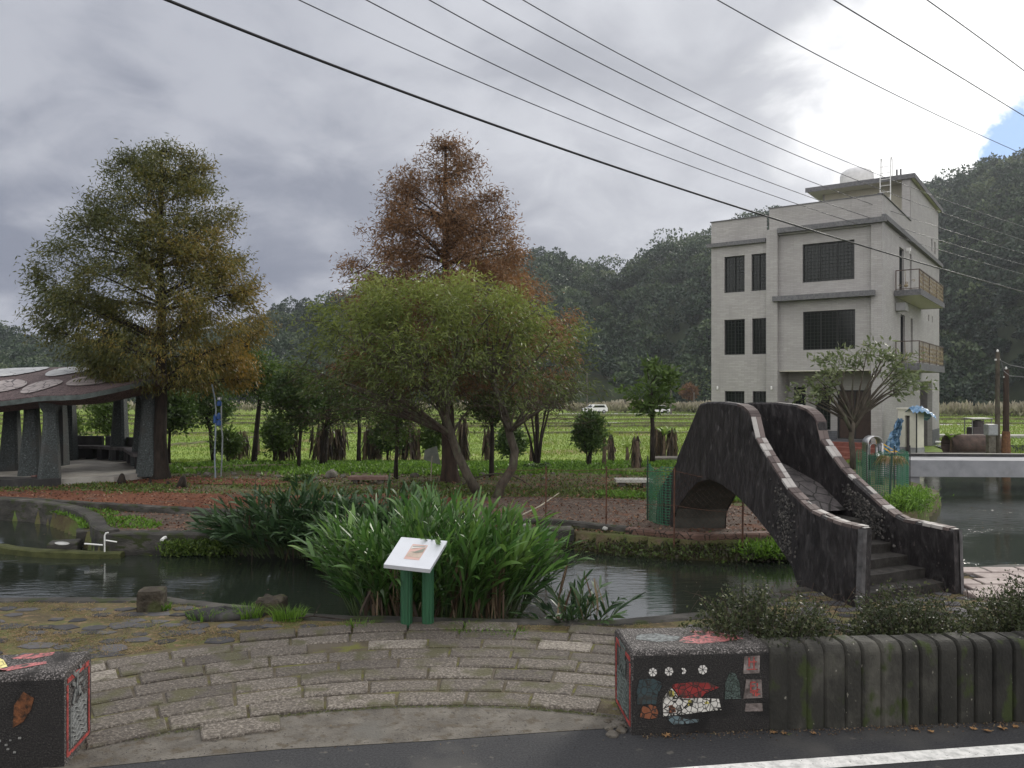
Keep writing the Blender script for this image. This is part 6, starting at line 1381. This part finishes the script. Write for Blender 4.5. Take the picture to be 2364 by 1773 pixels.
# floating specks and leaves on the water, grit on the road edge
x, y = scatter(1500, (-12, 12), (9.5, 22), lambda x, y: inpoly(x, y, WATER)*.22*(1+(np.abs(y-13.9) < .6)*3)); groundleaves('floating_specks', x, y, y*0+ZW+.003, .03, .015, L_['brown'], .02)
x, y = scatter(5000, (-4, 7), (5.2, 6.6), lambda x, y: np.where(np.abs(y-(6.22+.13*x)) < .12, .8, .08)); groundleaves('road_grit', x, y, y*0+.004, .009, .008, M['cob'], .2)
# ================================================================== SMALL THINGS
# information board
ib = thing('information_board', 'white slanted information board on two green posts before the ginger lilies', 'sign', (-1.02, 9.05, 0), 0)
def px3(x, y, Yd): p = at(x/2.1602, y/2.1602, Yd); return p
Yb = 8.75
c = [(-.53, -.23, .59), (.0, -.23, .565), (.16, .24, .88), (-.33, .24, .895)]          # fitted after solve below
g = ib.location
def bp(dx, dy, Yd): p = at(dx/2.1602, dy/2.1602, Yd); return Vector((p.x-g.x, p.y-g.y, p.z))
A, B, C_, D_ = bp(829, 1219, 8.62), bp(929, 1230, 8.62), bp(967, 1162, 9.08), bp(867, 1160, 9.08)
nrm = (B-A).cross(D_-A).normalized(); nrm = nrm if nrm.z > 0 else -nrm
C_ = C_-nrm*(C_-A).dot(nrm)
V = [A, B, C_, D_]; Wb = [v-nrm*.05 for v in V]
MB().add(V+Wb, [(0, 1, 2, 3), (7, 6, 5, 4), (0, 4, 5, 1), (1, 5, 6, 2), (2, 6, 7, 3), (3, 7, 4, 0)]).build('board', flat('white_enamel', (.52, .54, .58), .35, var=.04), ib)
def on(u, v, e=.0): return A.lerp(B, u).lerp(D_.lerp(C_, u), v)+nrm*e
def quadon(u0, u1, v0, v1, e, m, name, parent=ib): return MB().add([on(u0, v0, e), on(u1, v0, e), on(u1, v1, e), on(u0, v1, e)], [(0, 1, 2, 3)]).build(name, m, parent)
pc = quadon(.33, .66, .25, .78, .002, flat('pale_pink_print', (.5, .33, .29), .5, var=.08), 'picture_print')
mbp = MB()
def polyon(pts, e, m, name): return MB().add([on(u, v, e) for u, v in pts], [tuple(range(len(pts)))]).build(name, m, pc)
polyon([(.35, .34), (.64, .32), (.64, .5), (.5, .46), (.4, .5), (.35, .47)], .004, flat('print_field', (.42, .34, .28), .5), 'print_field')
polyon([(.36, .5), (.46, .52), (.56, .6), (.64, .68), (.64, .52), (.5, .47), (.4, .5)], .005, flat('print_hill', (.2, .21, .17), .5), 'print_hill')
polyon([(.35, .6), (.5, .66), (.64, .7), (.64, .74), (.35, .72)], .006, flat('print_sky', (.5, .5, .47), .5), 'print_sky')
polyon([(.36, .68), (.62, .72), (.63, .735), (.36, .70)], .008, flat('print_dark', (.06, .05, .05), .5), 'print_band')
M['gpost'] = mat('green_plastic_post', [(.3, (.015, .06, .03)), (.7, (.03, .105, .05))], scale=6, rough=.5, bump=.3, stretch=(8, 8, .3), second=(5, .6, .75, (.03, .035, .02)))
for (px, pyb) in ((406, 626), (427.5, 628)):
    X = (px-CX)/F*9.0-g.x; p = MB(); n = 24
    ring = [(X+(.062+(.006 if k % 2 else 0))*math.cos(2*math.pi*k/n), (.062+(.006 if k % 2 else 0))*math.sin(2*math.pi*k/n)) for k in range(n)]
    p.prism(ring, -.05, .70 if px < 410 else .74).build('post', M['gpost'], ib)
mbk = MB(); mbk.add([on(.15, .2, -.055), on(.95, .2, -.055), on(.95, .3, -.055), on(.15, .3, -.055)], [(0, 1, 2, 3)]).build('bracket', M['wframe'], ib)
# stone stools and low rock
def stool(name, label, px0, px1, pyb, pyt, rz, m, rough_top=.0, cat='stone stool', grp='square stone stools by the water'):
    p = gp((px0+px1)/2, pyb); Yd = p.y; w_ = (px1-px0)*Yd/F*.86; h = (pyb-pyt)*Yd/F*.9
    t = MB(); n = 7; S = []
    rows = []
    for k in range(6):
        z = h*k/5; row = []
        for i in range(4*n+1):
            s, f = divmod(i % (4*n), n); f = f/n; cr = [(-1, -1), (1, -1), (1, 1), (-1, 1)]; a, b = cr[s], cr[(s+1) % 4]; x, y = a[0]+(b[0]-a[0])*f, a[1]+(b[1]-a[1])*f
            rr = 1-.08*(max(abs(x), abs(y)) and (abs(x)*abs(y)))**3; q = 1-(.09 if k == 5 else 0)-.03*math.sin(k*2+i)*.5
            row.append((x*w_/2*rr*q, y*w_/2*rr*q, z-(.02 if k == 5 else 0)+rough_top*(k == 5)*math.sin(i*1.3)*.5))
        rows.append(row)
    t.grid(rows); t.v.append((0, 0, h)); c = len(t.v)-1; b0 = 5*(4*n+1); t.f += [(b0+i, b0+i+1, c) for i in range(4*n)]
    o = t.build(name, m); o.location = (p.x, p.y+w_/2, -.01); o.rotation_euler[2] = rz; return tag(o, label, cat, grp)
M['stool'] = mat('mossy_brown_stone', [(.3, (.016, .013, .01)), (.55, (.045, .037, .026)), (.8, (.11, .09, .07))], scale=6, bump=1, bscale=25, second=(4, .5, .65, (.045, .05, .018)))
stool('stone_stool', 'square mossy stone stool standing on the cobbles by the water, the larger one', 132, 161, 613, 587, .15, M['stool'])
stool('stone_stool', 'broken topped square stone stool half hidden in long grass', 252, 283, 616, 597, -.1, M['stool'], .03)
def rock(label, x, y, z, sx, sy, sz, seed, m=None, grp='stones edging the planting bed', name='stone', cat='stone'):
    r = random.Random(seed); rows = []; n, k = 12, 7; ph = [r.uniform(0, 6) for _ in range(6)]
    for i in range(k):
        th = math.pi*i/(k-1); row = []
        for j in range(n+1):
            a = 2*math.pi*(j % n)/n; q = 1+.14*math.sin(2*a+ph[0])+.09*math.sin(3*a+ph[1]+th*2)+.06*math.sin(5*th+ph[2]); row.append((sx*q*math.sin(th)*math.cos(a), sy*q*math.sin(th)*math.sin(a), sz*(math.cos(th)*q*.8+.35)))
        rows.append(row)
    o = MB().grid(rows).build(name, m or M['rock'], smooth=True); o.location = (x, y, z); o.rotation_euler[2] = r.uniform(0, 6); return tag(o, label, cat, grp)
M['rock'] = mat('river_stone', [(.3, (.06, .055, .045)), (.7, (.2, .185, .16))], scale=3, bump=.6, second=(4, .55, .7, (.06, .065, .035)))
p = gp(222, 620); rock('low flat dark rock on the cobbles left of the broken stool', p.x, p.y+.1, -.02, .42, .2, .12, 3, M['wallstone'], None, 'flat_rock', 'rock')
SL = [(207.5, 476, 4.5, 'pale stone behind the leaning rusty stick poles'), (234, 475, 3, 'rounded stone right of the blue bottles poles'), (236, 480.5, 3.6, 'small cream stone lying apart in front of the bed edge'), (258, 476, 2.8, 'grey stone left of the fern clump'), (331, 478, 9, 'largest flat stone left of the brown slab bench'), (343.5, 478, 4, 'dark stone touching the left end of the brown slab bench'), (353, 475, 3, 'stone behind the left end of the brown slab bench'), (358, 471, 2, 'small pale stone behind the middle of the brown slab bench'), (415, 477, 4.6, 'upright rounded stone left of the rust cypress trunk'), (390, 473, 3, 'stone just right of the brown slab bench'), (482, 475, 4, 'stone between the rust cypress and the thin straight tree'), (503, 469, 3, 'stone in the weeds right of the thin straight tree'), (544, 480, 3.4, 'stone in front of the many stemmed tree'), (549, 481, 2.6, 'small stone right behind the fence post'), (553, 474, 2.4, 'stone left of the dark twin stemmed tree'), (278, 478, 3, 'stone touching the left of the fern clump'), (315, 480, 3.4, 'low stone right of the fern clump'), (187, 477, 3, 'stone right of the olive cypress roots')]
for k, (px, py, s, lb) in enumerate(SL): p = gp(px, py); r_ = s*p.y/F; rock(lb, p.x, p.y, tz(p.x, p.y), r_, r_*.7, r_*.75, k+10)
r2 = random.Random(5)
for k in range(26):
    px = 175+k*14.3+r2.uniform(-5, 5); py = 474+r2.uniform(-3, 4); p = gp(px, py); s = r2.uniform(1.0, 2.0)*p.y/F
    rock('one of the small grey stones strewn along the planting bed edge', p.x, p.y, tz(p.x, p.y), s, s*.8, s*.8, k+50, None, 'small stones along the planting bed edge')
# slab benches
def slabbench(label, px0, px1, pyb, pyt, m, z=None, legs=True):
    p = gp((px0+px1)/2, pyb+3, 0); Yd = p.y; w_ = (px1-px0)*Yd/F; zt = CH+(HY-pyt)*Yd/F; t = thing('slab_bench', label, 'bench', (p.x, Yd, 0))
    MB().box(-w_/2, w_/2, -.2, .22, zt-.09, zt, .015).build('seat', m, t)
    for s in (-1, 1): MB().box(s*w_*.33-.09, s*w_*.33+.09, -.13, .13, -.05, zt-.092, .01).build('leg', M['concrete'], t)
slabbench('low bench with a reddish brown stone slab among the bed stones', 349, 387, 480, 476, mat('reddish_slab', [(.3, (.1, .055, .045)), (.7, (.2, .13, .11))], scale=4, bump=.4))
slabbench('low bench with a pale concrete slab beyond the wire fence', 615, 652, 484, 478.5, mat('pale_slab', [(.3, (.28, .27, .24)), (.7, (.42, .41, .38))], scale=4, bump=.3))
p = gp(670, 452); o = MB().box(-.75, .75, -.5, .5, .12, .2, .01).box(-.6, .6, -.4, .4, -.1, .118).build('stone_platform', M['concrete']); o.location = (p.x, p.y, tz(p.x, p.y)); tag(o, 'flat slab on a rubble base beside the left shoulder of the bridge', 'slab')
# rusty post fence with wire mesh
M['rust'] = mat('rusty_iron', [(.3, (.05, .025, .018)), (.7, (.14, .07, .045))], scale=9, bump=.3)
ft = thing('wire_fence', 'sagging wire mesh fence on thin rusty posts along the far bank', 'fence')
FP = [(497, 521.7, 500), (545.6, 521.7, 468.5), (606, 529, 468.5), (674, 539, 470), (742.5, 540.8, 482)]
Q = []
for px, pyb, pyt in FP:
    b = gp(px, pyb, .03); t_ = at(px, pyt, b.y); Q.append((Vector((b.x, b.y, 0)), t_.z)); MB().tube([(b.x, b.y, -.2), (b.x+.01, b.y, t_.z+.04)], .016, 6).build('post', M['rust'], ft)
wm = MB()
for (a, za), (b, zb2) in zip(Q[:-1], Q[1:]):
    if za < .9: za = zb2
    zb2 = max(zb2, 1.0); d = b-a; L = d.length; H0 = 1.0
    for zz in (.99, .5, .06):
        wm.tube([(a.lerp(b, t).x, a.lerp(b, t).y, (za*(1-t)+zb2*t)*zz-.03*math.sin(math.pi*t)) for t in (0, .25, .5, .75, 1)], .0045, 4, False)
    n = int(L/.11)
    for k in range(-10, n+1):
        for s in (1, -1):
            t0, t1 = k/n, (k+10)/n
            z0, z1 = (.06, 1.0) if s == 1 else (1.0, .06)
            def cl_(t0, z0, t1, z1):
                if t0 < 0: z0 += (z1-z0)*(-t0)/(t1-t0); t0 = 0
                if t1 > 1: z1 = z0+(z1-z0)*(1-t0)/(t1-t0); t1 = 1
                return t0, z0, t1, z1
            t0, z0, t1, z1 = cl_(t0, z0, t1, z1)
            if t1 <= t0: continue
            pa, pb_ = a.lerp(b, t0), a.lerp(b, t1); wm.tube([(pa.x, pa.y, z0*(za*(1-t0)+zb2*t0)), (pb_.x, pb_.y, z1*(za*(1-t1)+zb2*t1))], .0016, 3, False)
wm.build('wire_mesh', M['rust'], ft)
# green garden nets on stakes
M['net'] = flat('green_plastic_net', (.035, .14, .08), .5, var=.2)
def net(label, P, z0, z1, m, sp=.055, st=None, posts=True):
    t = thing('garden_net', label, 'net', (0, 0, 0), 0, 'green plastic nets'); P = resample(smoothpath(P, 2), sp); mb = MB(); n = len(P)
    zt = lambda i: z1+.05*math.sin(i*.55)+.02*math.sin(i*2.1); w_ = .0075
    for i, (x, y) in enumerate(P): mb.add([(x-w_, y, z0), (x+w_, y, z0), (x+w_, y+.01*math.sin(i), zt(i)), (x-w_, y+.01*math.sin(i), zt(i))], [(0, 1, 2, 3)])
    m_ = int((z1-z0)/sp)
    for j in range(m_+1):
        f = j/m_
        rows = [[(x, y-.002, z0+(zt(i)-z0)*f-w_), (x, y-.002, z0+(zt(i)-z0)*f+w_)] for i, (x, y) in enumerate(P)]; mb.grid(rows)
    mb.build('net_sheet', m, t)
    for x, y in (st or []): MB().tube([(x, y, z0-.2), (x, y, z1+.2)], .013, 5).build('stake', M['wframe'], t)
net('green plastic net wrapped beside the left foot of the bridge', [(2.75, 16.3), (2.8, 15.8), (3.0, 15.45), (3.35, 15.35), (3.6, 15.6)], 0, 1.12, M['net'], .05, [(2.75, 16.2), (3.2, 15.38)])
net('tall bundled green net with dry creeper beside the pond behind the bridge', [(9.0, 20.9), (9.15, 20.3), (9.5, 20.0), (9.9, 20.1), (10.2, 20.5), (10.15, 21.1)], -.05, 1.05, M['net'], .05, [(9.05, 20.4), (9.55, 19.98), (10.05, 20.2)])
mb = MB().tube([(8.5, 18.05, -.3), (8.55, 18.0, 1.25)], .022, 6); o = mb.build('green_stake', flat('dark_green_stake', (.02, .05, .035), .5)); tag(o, 'dark green iron stake standing alone at the pond edge behind the bridge', 'stake')
t = bladeclump('dry_creeper', 'dry yellowish creeper heaped on top of the bundled green net', 'plant', (9.45, 19.98, .95), 420, (.15, .4), (.01, .025), L_['straw'], .22, droop=1.3)
# blue bottles on bent poles
bm = thing('bottle_windmill', 'two thin bent poles carrying blue plastic bottles near the cypress', 'garden ornament', gp(213, 479.5, 0))
Yw = bm.location.y; kw = Yw/F
def wl(zx, zy): px, py = 173.3+zx/10.21, 368.2+zy/10.21; return ((px-213)*kw, 0, CH+(HY-py)*kw)
MB().tube([wl(395, 165), wl(420, 280), wl(435, 420), wl(430, 700), wl(422, 900), wl(432, 1160)], .022, 6).build('pole', flat('grey_blue_pipe', (.2, .24, .28), .5), bm)
MB().tube([wl(490, 350), wl(490, 600), wl(503, 700), wl(498, 900), wl(487, 1110)], .022, 6).build('pole', flat('grey_pipe', (.17, .19, .2), .5), bm)
blu = flat('blue_plastic', (.02, .07, .22), .4)
for (x, y0, y1, r) in ((470, 385, 330, .075), (465, 520, 455, .06), (466, 585, 525, .075), (425, 560, 470, .05)):
    a, b = wl(x, y0), wl(x, y1); h = b[2]-a[2]; MB().lathe([(r*.9, 0), (r, h*.1), (r, h*.72), (r*.45, h*.92), (r*.4, h)], a, 12).build('blue_bottle', blu, bm)
a = wl(473, 310); MB().lathe([(.02, -.06), (.07, -.03), (.07, .03), (.02, .06)], a, 12).build('bottle_cap', M['steel'], bm)
# cloth on a stake, hoop, stick
p = gp(431.5, 482, 0); ck = thing('scarecrow_cloth', 'grey cloth draped on a pale stake left of the rust cypress trunk', 'cloth', p); kk = p.y/F
MB().tube([(-.02, 0, 0), (0, 0, .5), (.02, 0, .75)], .018, 6).build('stake', flat('pale_stake', (.25, .22, .17), .7), ck)
rows = [[((-.2+.36*u/6)+(.12*v/5)*(u/6-.2), .03*math.sin(u*1.7+v), .92-.55*v/5*(.5+.5*u/6)+.12*(u/6)) for u in range(7)] for v in range(6)]
MB().grid([[(x*1.0, y, z) for x, y, z in r] for r in rows]).build('cloth', flat('grey_green_cloth', (.13, .14, .12), .8), ck, smooth=True)
p = gp(470, 480); rows = [(-.2, 0, .05), (.3, 0, .3), (.8, 0, .42), (1.3, .1, .38), (1.7, .1, .12), (1.75, .1, 0)]
o = MB().tube(bez(Vector((-.1, 0, .1)), Vector((1.0, 0, .75)), Vector((1.8, 0, .0)), 10), .02, 6).build('bent_branch', M['bark3']); o.location = (p.x, 21.5, 0); tag(o, 'bent branch arching between the leaning willow trunks', 'branch')
a, b = at(520, 516, 16.0), at(559, 493, 17.2); o = MB().tube([tuple(a), tuple(a.lerp(b, .5)+Vector((0, 0, -.04))), tuple(b)], [.018, .016, .010], 6).build('bamboo_stick', flat('pale_bamboo', (.3, .27, .2), .6)); tag(o, 'pale bamboo stick leaning over the bare path behind the fence', 'stick')
# basin, tiles, cypress knees, pipes, plate
p = gp(41, 484); o = MB().lathe([(.16, 0), (.24, .22), (.26, .24), (.23, .23), (.15, .03), (.01, .03)], n=16).build('plastic_basin', flat('dull_red_plastic', (.1, .03, .025), .5)); o.location = p; tag(o, 'dull red basin at the front edge of the pavilion', 'basin')
for px, a, lb in ((52.5, .3, 'broken orange tile left piece by the pavilion step'), (57.5, -.4, 'broken orange tile right piece by the pavilion step')):
    p = gp(px, 484); o = MB().prism([(-.12, -.08), (.12, -.06), (.08, .1), (-.05, .12)], 0, .04).build('broken_tile', flat('terracotta', (.3, .13, .08), .7)); o.location = p; o.rotation_euler = (.3, a, a*3); tag(o, lb, 'tile', 'broken tiles')
for k, (px, py, h, lb) in enumerate(((121.5, 484, .3, 'cypress knee stump left of the olive cypress trunk'), (181.5, 488, .34, 'cypress knee stump right of the olive cypress trunk'), (150, 485, .15, 'low cypress knee at the roots of the olive cypress'), (168, 486.5, .14, 'low cypress knee right at the roots of the olive cypress'))):
    p = gp(px, py); o = MB().lathe([(h*.45, 0), (h*.32, h*.5), (h*.22, h*.85), (.03, h)], n=9).build('cypress_knee', M['bark'], smooth=True); o.location = p; o.rotation_euler = (.1, .1, k); tag(o, lb, 'stump', 'cypress knees')
wp = thing('white_pipe_stand', 'bent white pipe standing on the far canal wall with a level arm', 'pipe', at(104.7, 549, 14.15)); z_ = .0
MB().tube([(0, 0, -.1), (0, 0, .24), (.02, 0, .28), (.04, .05, .28)], .014, 8).build('upright', M['white'], wp)
MB().tube([(-.34, -.03, .10), (-.02, -.03, .075)], .014, 8).build('arm', M['white'], wp)
MB().tube([(.03, -.03, .16), (.23, -.03, .13)], .012, 8).build('spout', M['white'], wp)
o = MB().tube([(0, .15, 0), (0, 0, 0), (0, -.12, -.02)], .032, 12).build('drain_pipe', M['white']); o.location = at(164.5, 538, 14.32); tag(o, 'round white drain pipe end poking from the far canal wall', 'pipe')
o = MB().lathe([(.10, 0), (.12, .015), (.06, .03), (.01, .035)], n=12).build('foam_lid', flat('dull_foam', (.35, .35, .34), .6)); o.location = at(62, 544, 14.2); o.rotation_euler[1] = .15; tag(o, 'white foam lid resting on the mossy sill of the left pond', 'lid')
M['dwhite'] = flat('dirty_white_paint', (.3, .3, .28), .7)
for k, (px, py, lb) in enumerate(((525, 522.5, 'white painted stone at the left end of the terrace kerb'), (605, 526, 'white painted stone beside the middle fence post'))): p = gp(px, py, .12); rock(lb, p.x, p.y, .06, .1, .06, .04, 90+k, M['dwhite'], 'white painted stones')
# fallen twig on the plaza
p = gp(330, 622); o = MB().tube([(-.55, 0, .02), (-.2, .03, .06), (.2, -.02, .03), (.6, .04, .02)], [.008, .009, .008, .004], 5).tube([(-.2, .03, .06), (-.12, .05, .2)], .005, 4).build('fallen_twig', M['bark']); o.location = p; tag(o, 'bare twig lying on the plaza edge left of the information board', 'twig')
# ---- far cars and poles
def car(label, X, Yd, rz, sedan):
    t = thing('car', label, 'car', (X, Yd, tz(X, Yd)+.18), rz, 'white cars on the far field road'); P = [(-2.1, .35), (-2.12, .75), (-1.75, .9), (-1.25, .95), (-.75, 1.42), (.85, 1.46), (1.5, .98), (2.05, .85), (2.12, .4)] if sedan else [(-2.1, .35), (-2.12, .95), (-1.95, 1.05), (-1.75, 1.5), (.5, 1.52), (1.15, 1.0), (2.0, .85), (2.1, .4)]
    n = len(P); mb = MB(); w_ = .82
    mb.add([(x, -w_, z) for x, z in P]+[(x, w_, z) for x, z in P], [tuple(range(n)), tuple(range(2*n-1, n-1, -1))]+[(i, (i+1) % n, n+(i+1) % n, n+i) for i in range(n)]); mb.build('body', flat('white_car_paint', (.7, .7, .7), .25, var=.03), t)
    g_ = MB(); x0, x1 = (-1.05, 1.2) if sedan else (-1.7, .9)
    for s in (-1, 1): g_.add([(x0, s*(w_+.005), 1.0), (x1, s*(w_+.005), 1.0), (x1-.5, s*(w_+.005), 1.38), (x0+.3, s*(w_+.005), 1.38)], [(0, 1, 2, 3)])
    a, b = (P[4], P[3]) if sedan else (P[3], P[2])
    for q, r_, s in ((P[5], P[6], .012) if sedan else (P[4], P[5], .012), (a, b, -.012)): g_.add([(q[0]+s, -w_+.12, q[1]-.03), (r_[0]+s, -w_+.08, r_[1]+.03), (r_[0]+s, w_-.08, r_[1]+.03), (q[0]+s, w_-.12, q[1]-.03)], [(0, 1, 2, 3)])
    g_.build('windows', M['glass'], t)
    for x in (-1.35, 1.35):
        for s in (-1, 1):
            wv = MB(); 
            wv.tube([(x, s*(w_-.12), .32), (x, s*(w_+.03), .32)], .32, 14); wh = wv.build('wheel', flat('tyre', (.015, .015, .015), .8), t)
            MB().tube([(x, s*(w_+.031), .32), (x, s*(w_+.045), .32)], .19, 10).build('rim', M['steel'], wh)
    for s in (-1, 1): MB().box(2.08, 2.13, s*.6-.15, s*.6+.15, .58, .72).build('headlight', M['glass'], t)
p = at(595, 411, 137); car('white hatchback on the far field road left of the large leaved tree', p.x, 137.5, R(-155), False)
p = at(656, 412, 137); car('white sedan on the far field road partly behind the large leaved tree', p.x, 135, R(-158), True)
for k, (px, pt, pb_, Yd, lb) in enumerate(((625, 396, 411, 150, 'short grey pole on the far field road between the two cars'), (671, 365, 414, 132, 'tall concrete pole with crossbars on the far field road right of the sedan'), (694, 392, 408, 150, 'dark pole beside the small far orange tree'), (587, 372, 410, 150, 'thin tall pole on the far field road left of the hatchback'))):
    b = at(px, pb_, Yd); tp_ = at(px, pt, Yd); z0 = tz(b.x, Yd); t = thing('field_pole', lb, 'pole', (b.x, Yd, z0), 0, 'poles along the far road'); MB().tube([(0, 0, -.3), (0, 0, tp_.z-z0)], [.16, .1], 8).build('pole', M['concrete'], t)
    if k == 1:
        for q in (.4, 1.1): MB().box(-.8, .8, -.05, .05, tp_.z-z0-q-.06, tp_.z-z0-q+.06).build('crossbar', M['concrete'], t)
# ---- overhead cables
M['cable'] = flat('black_cable', (.012, .012, .013), .5); M['cable2'] = mat('grey_cable', [(.3, (.05, .05, .055)), (.7, (.1, .1, .11))], rough=.4)
def disp4(zx, zy): sx, sy = 1000+zx/1.6217, zy/1.6217; return sx/2.3086, sy/2.3086
CB = [  # (points in 1024 px, depth at first and last, radius, label)
    ([(155, 0), (310, 52), (433, 96.0), (508, 129), (600, 165), (690, 197), (800, 230), (900, 255), (1024, 290)], 13, 44, .030, 'thick black overhead cable, lowest of the bundle above the trees', 'cable'),
    ([(295, 0), (433, 59), (560, 113), (680, 163), (760, 193), (860, 226), (1024, 273)], 17, 50, .014, 'second lowest thin overhead cable', 'cable'),
    ([(361, 0), (433, 33), (560, 91), (690, 151), (800, 196), (890, 228), (1024, 262)], 17, 50, .014, 'third overhead cable from below', 'cable'),
    ([(423, 0), (560, 64), (690, 128), (790, 176), (870, 210), (1024, 250)], 18, 50, .014, 'fourth overhead cable from below', 'cable'),
    ([(478, 0), (600, 59), (700, 109), (800, 159), (870, 190), (1024, 238)], 18, 50, .014, 'fifth overhead cable from below', 'cable'),
    ([(519, 0), (620, 51), (720, 103), (800, 143), (872, 176), (1024, 225)], 18, 50, .013, 'sixth overhead cable, ending the bundle of close lines', 'cable'),
    ([(716, 0), (800, 43), (880, 89), (960, 126), (1024, 154)], 17, 34, .013, 'lone overhead cable crossing the bright cloud gap, left of the last two', 'cable'),
    ([(834, 0), (900, 40), (960, 77), (1024, 116)], 15, 24, .013, 'overhead cable second from the upper right corner', 'cable'),
    ([(927, 0), (960, 23), (993, 48), (1030, 75)], 15, 20, .011, 'short looking overhead cable in the upper right corner', 'cable')]
for P, d0, d1, r, lb, cat in CB:
    # depth varies along a straight line in plan: 1/Y is linear in px
    x0, x1 = P[0][0], P[-1][0]; n = len(P); pts = []
    xs_ = np.linspace(x0-(x1-x0)*.12, x1+(x1-x0)*.12, 40)
    px_a = np.array([p[0] for p in P]); py_a = np.array([p[1] for p in P]); deg = 2 if n > 4 else 2; co = np.polyfit(px_a, py_a, deg if n > 3 else 2)
    for x in xs_:
        iy = 1/d0+(1/d1-1/d0)*(x-x0)/(x1-x0)
        if iy < .008: continue
        pts.append(tuple(at(x, float(np.polyval(co, x)), 1/iy)))
    o = MB().tube(pts, r, 6).build('overhead_cable', M['cable'] if r > .02 else M['cable2'], smooth=True); tag(o, lb, cat, 'overhead cables')
# wires from the right pole
q = at(1001, 361, 33.3)
o = MB().tube([tuple(at(1000, 360, 33.2)), tuple(at(1010, 365, 31)), tuple(at(1040, 371, 25))], .012, 5).build('service_wire', M['cable2']); tag(o, 'upper service wire from the wooden pole to the right edge', 'cable', 'service wires')
o = MB().tube([tuple(at(1001, 361, 33.2)), tuple(at(1004, 371, 33)), tuple(at(1010, 376, 31)), tuple(at(1040, 378, 25))], .012, 5).build('service_wire', M['cable2']); tag(o, 'lower looping service wire from the wooden pole to the right edge', 'cable', 'service wires')
# ================================================================== HAZE
hz_ = MB().box(-600, 600, -60, 480, -8, 96).build('haze', None)
hz_.data.materials.clear(); m = bpy.data.materials.new('valley_haze'); m.use_nodes = True; t = m.node_tree; t.nodes.clear()
v = t.nodes.new('ShaderNodeVolumePrincipled'); v.inputs['Density'].default_value = .0002; v.inputs['Color'].default_value = (.86, .9, 1, 1); v.inputs['Anisotropy'].default_value = .5
o_ = t.nodes.new('ShaderNodeOutputMaterial'); t.links.new(v.outputs[0], o_.inputs['Volume']); hz_.data.materials.append(m); tag(hz_, kind='stuff')
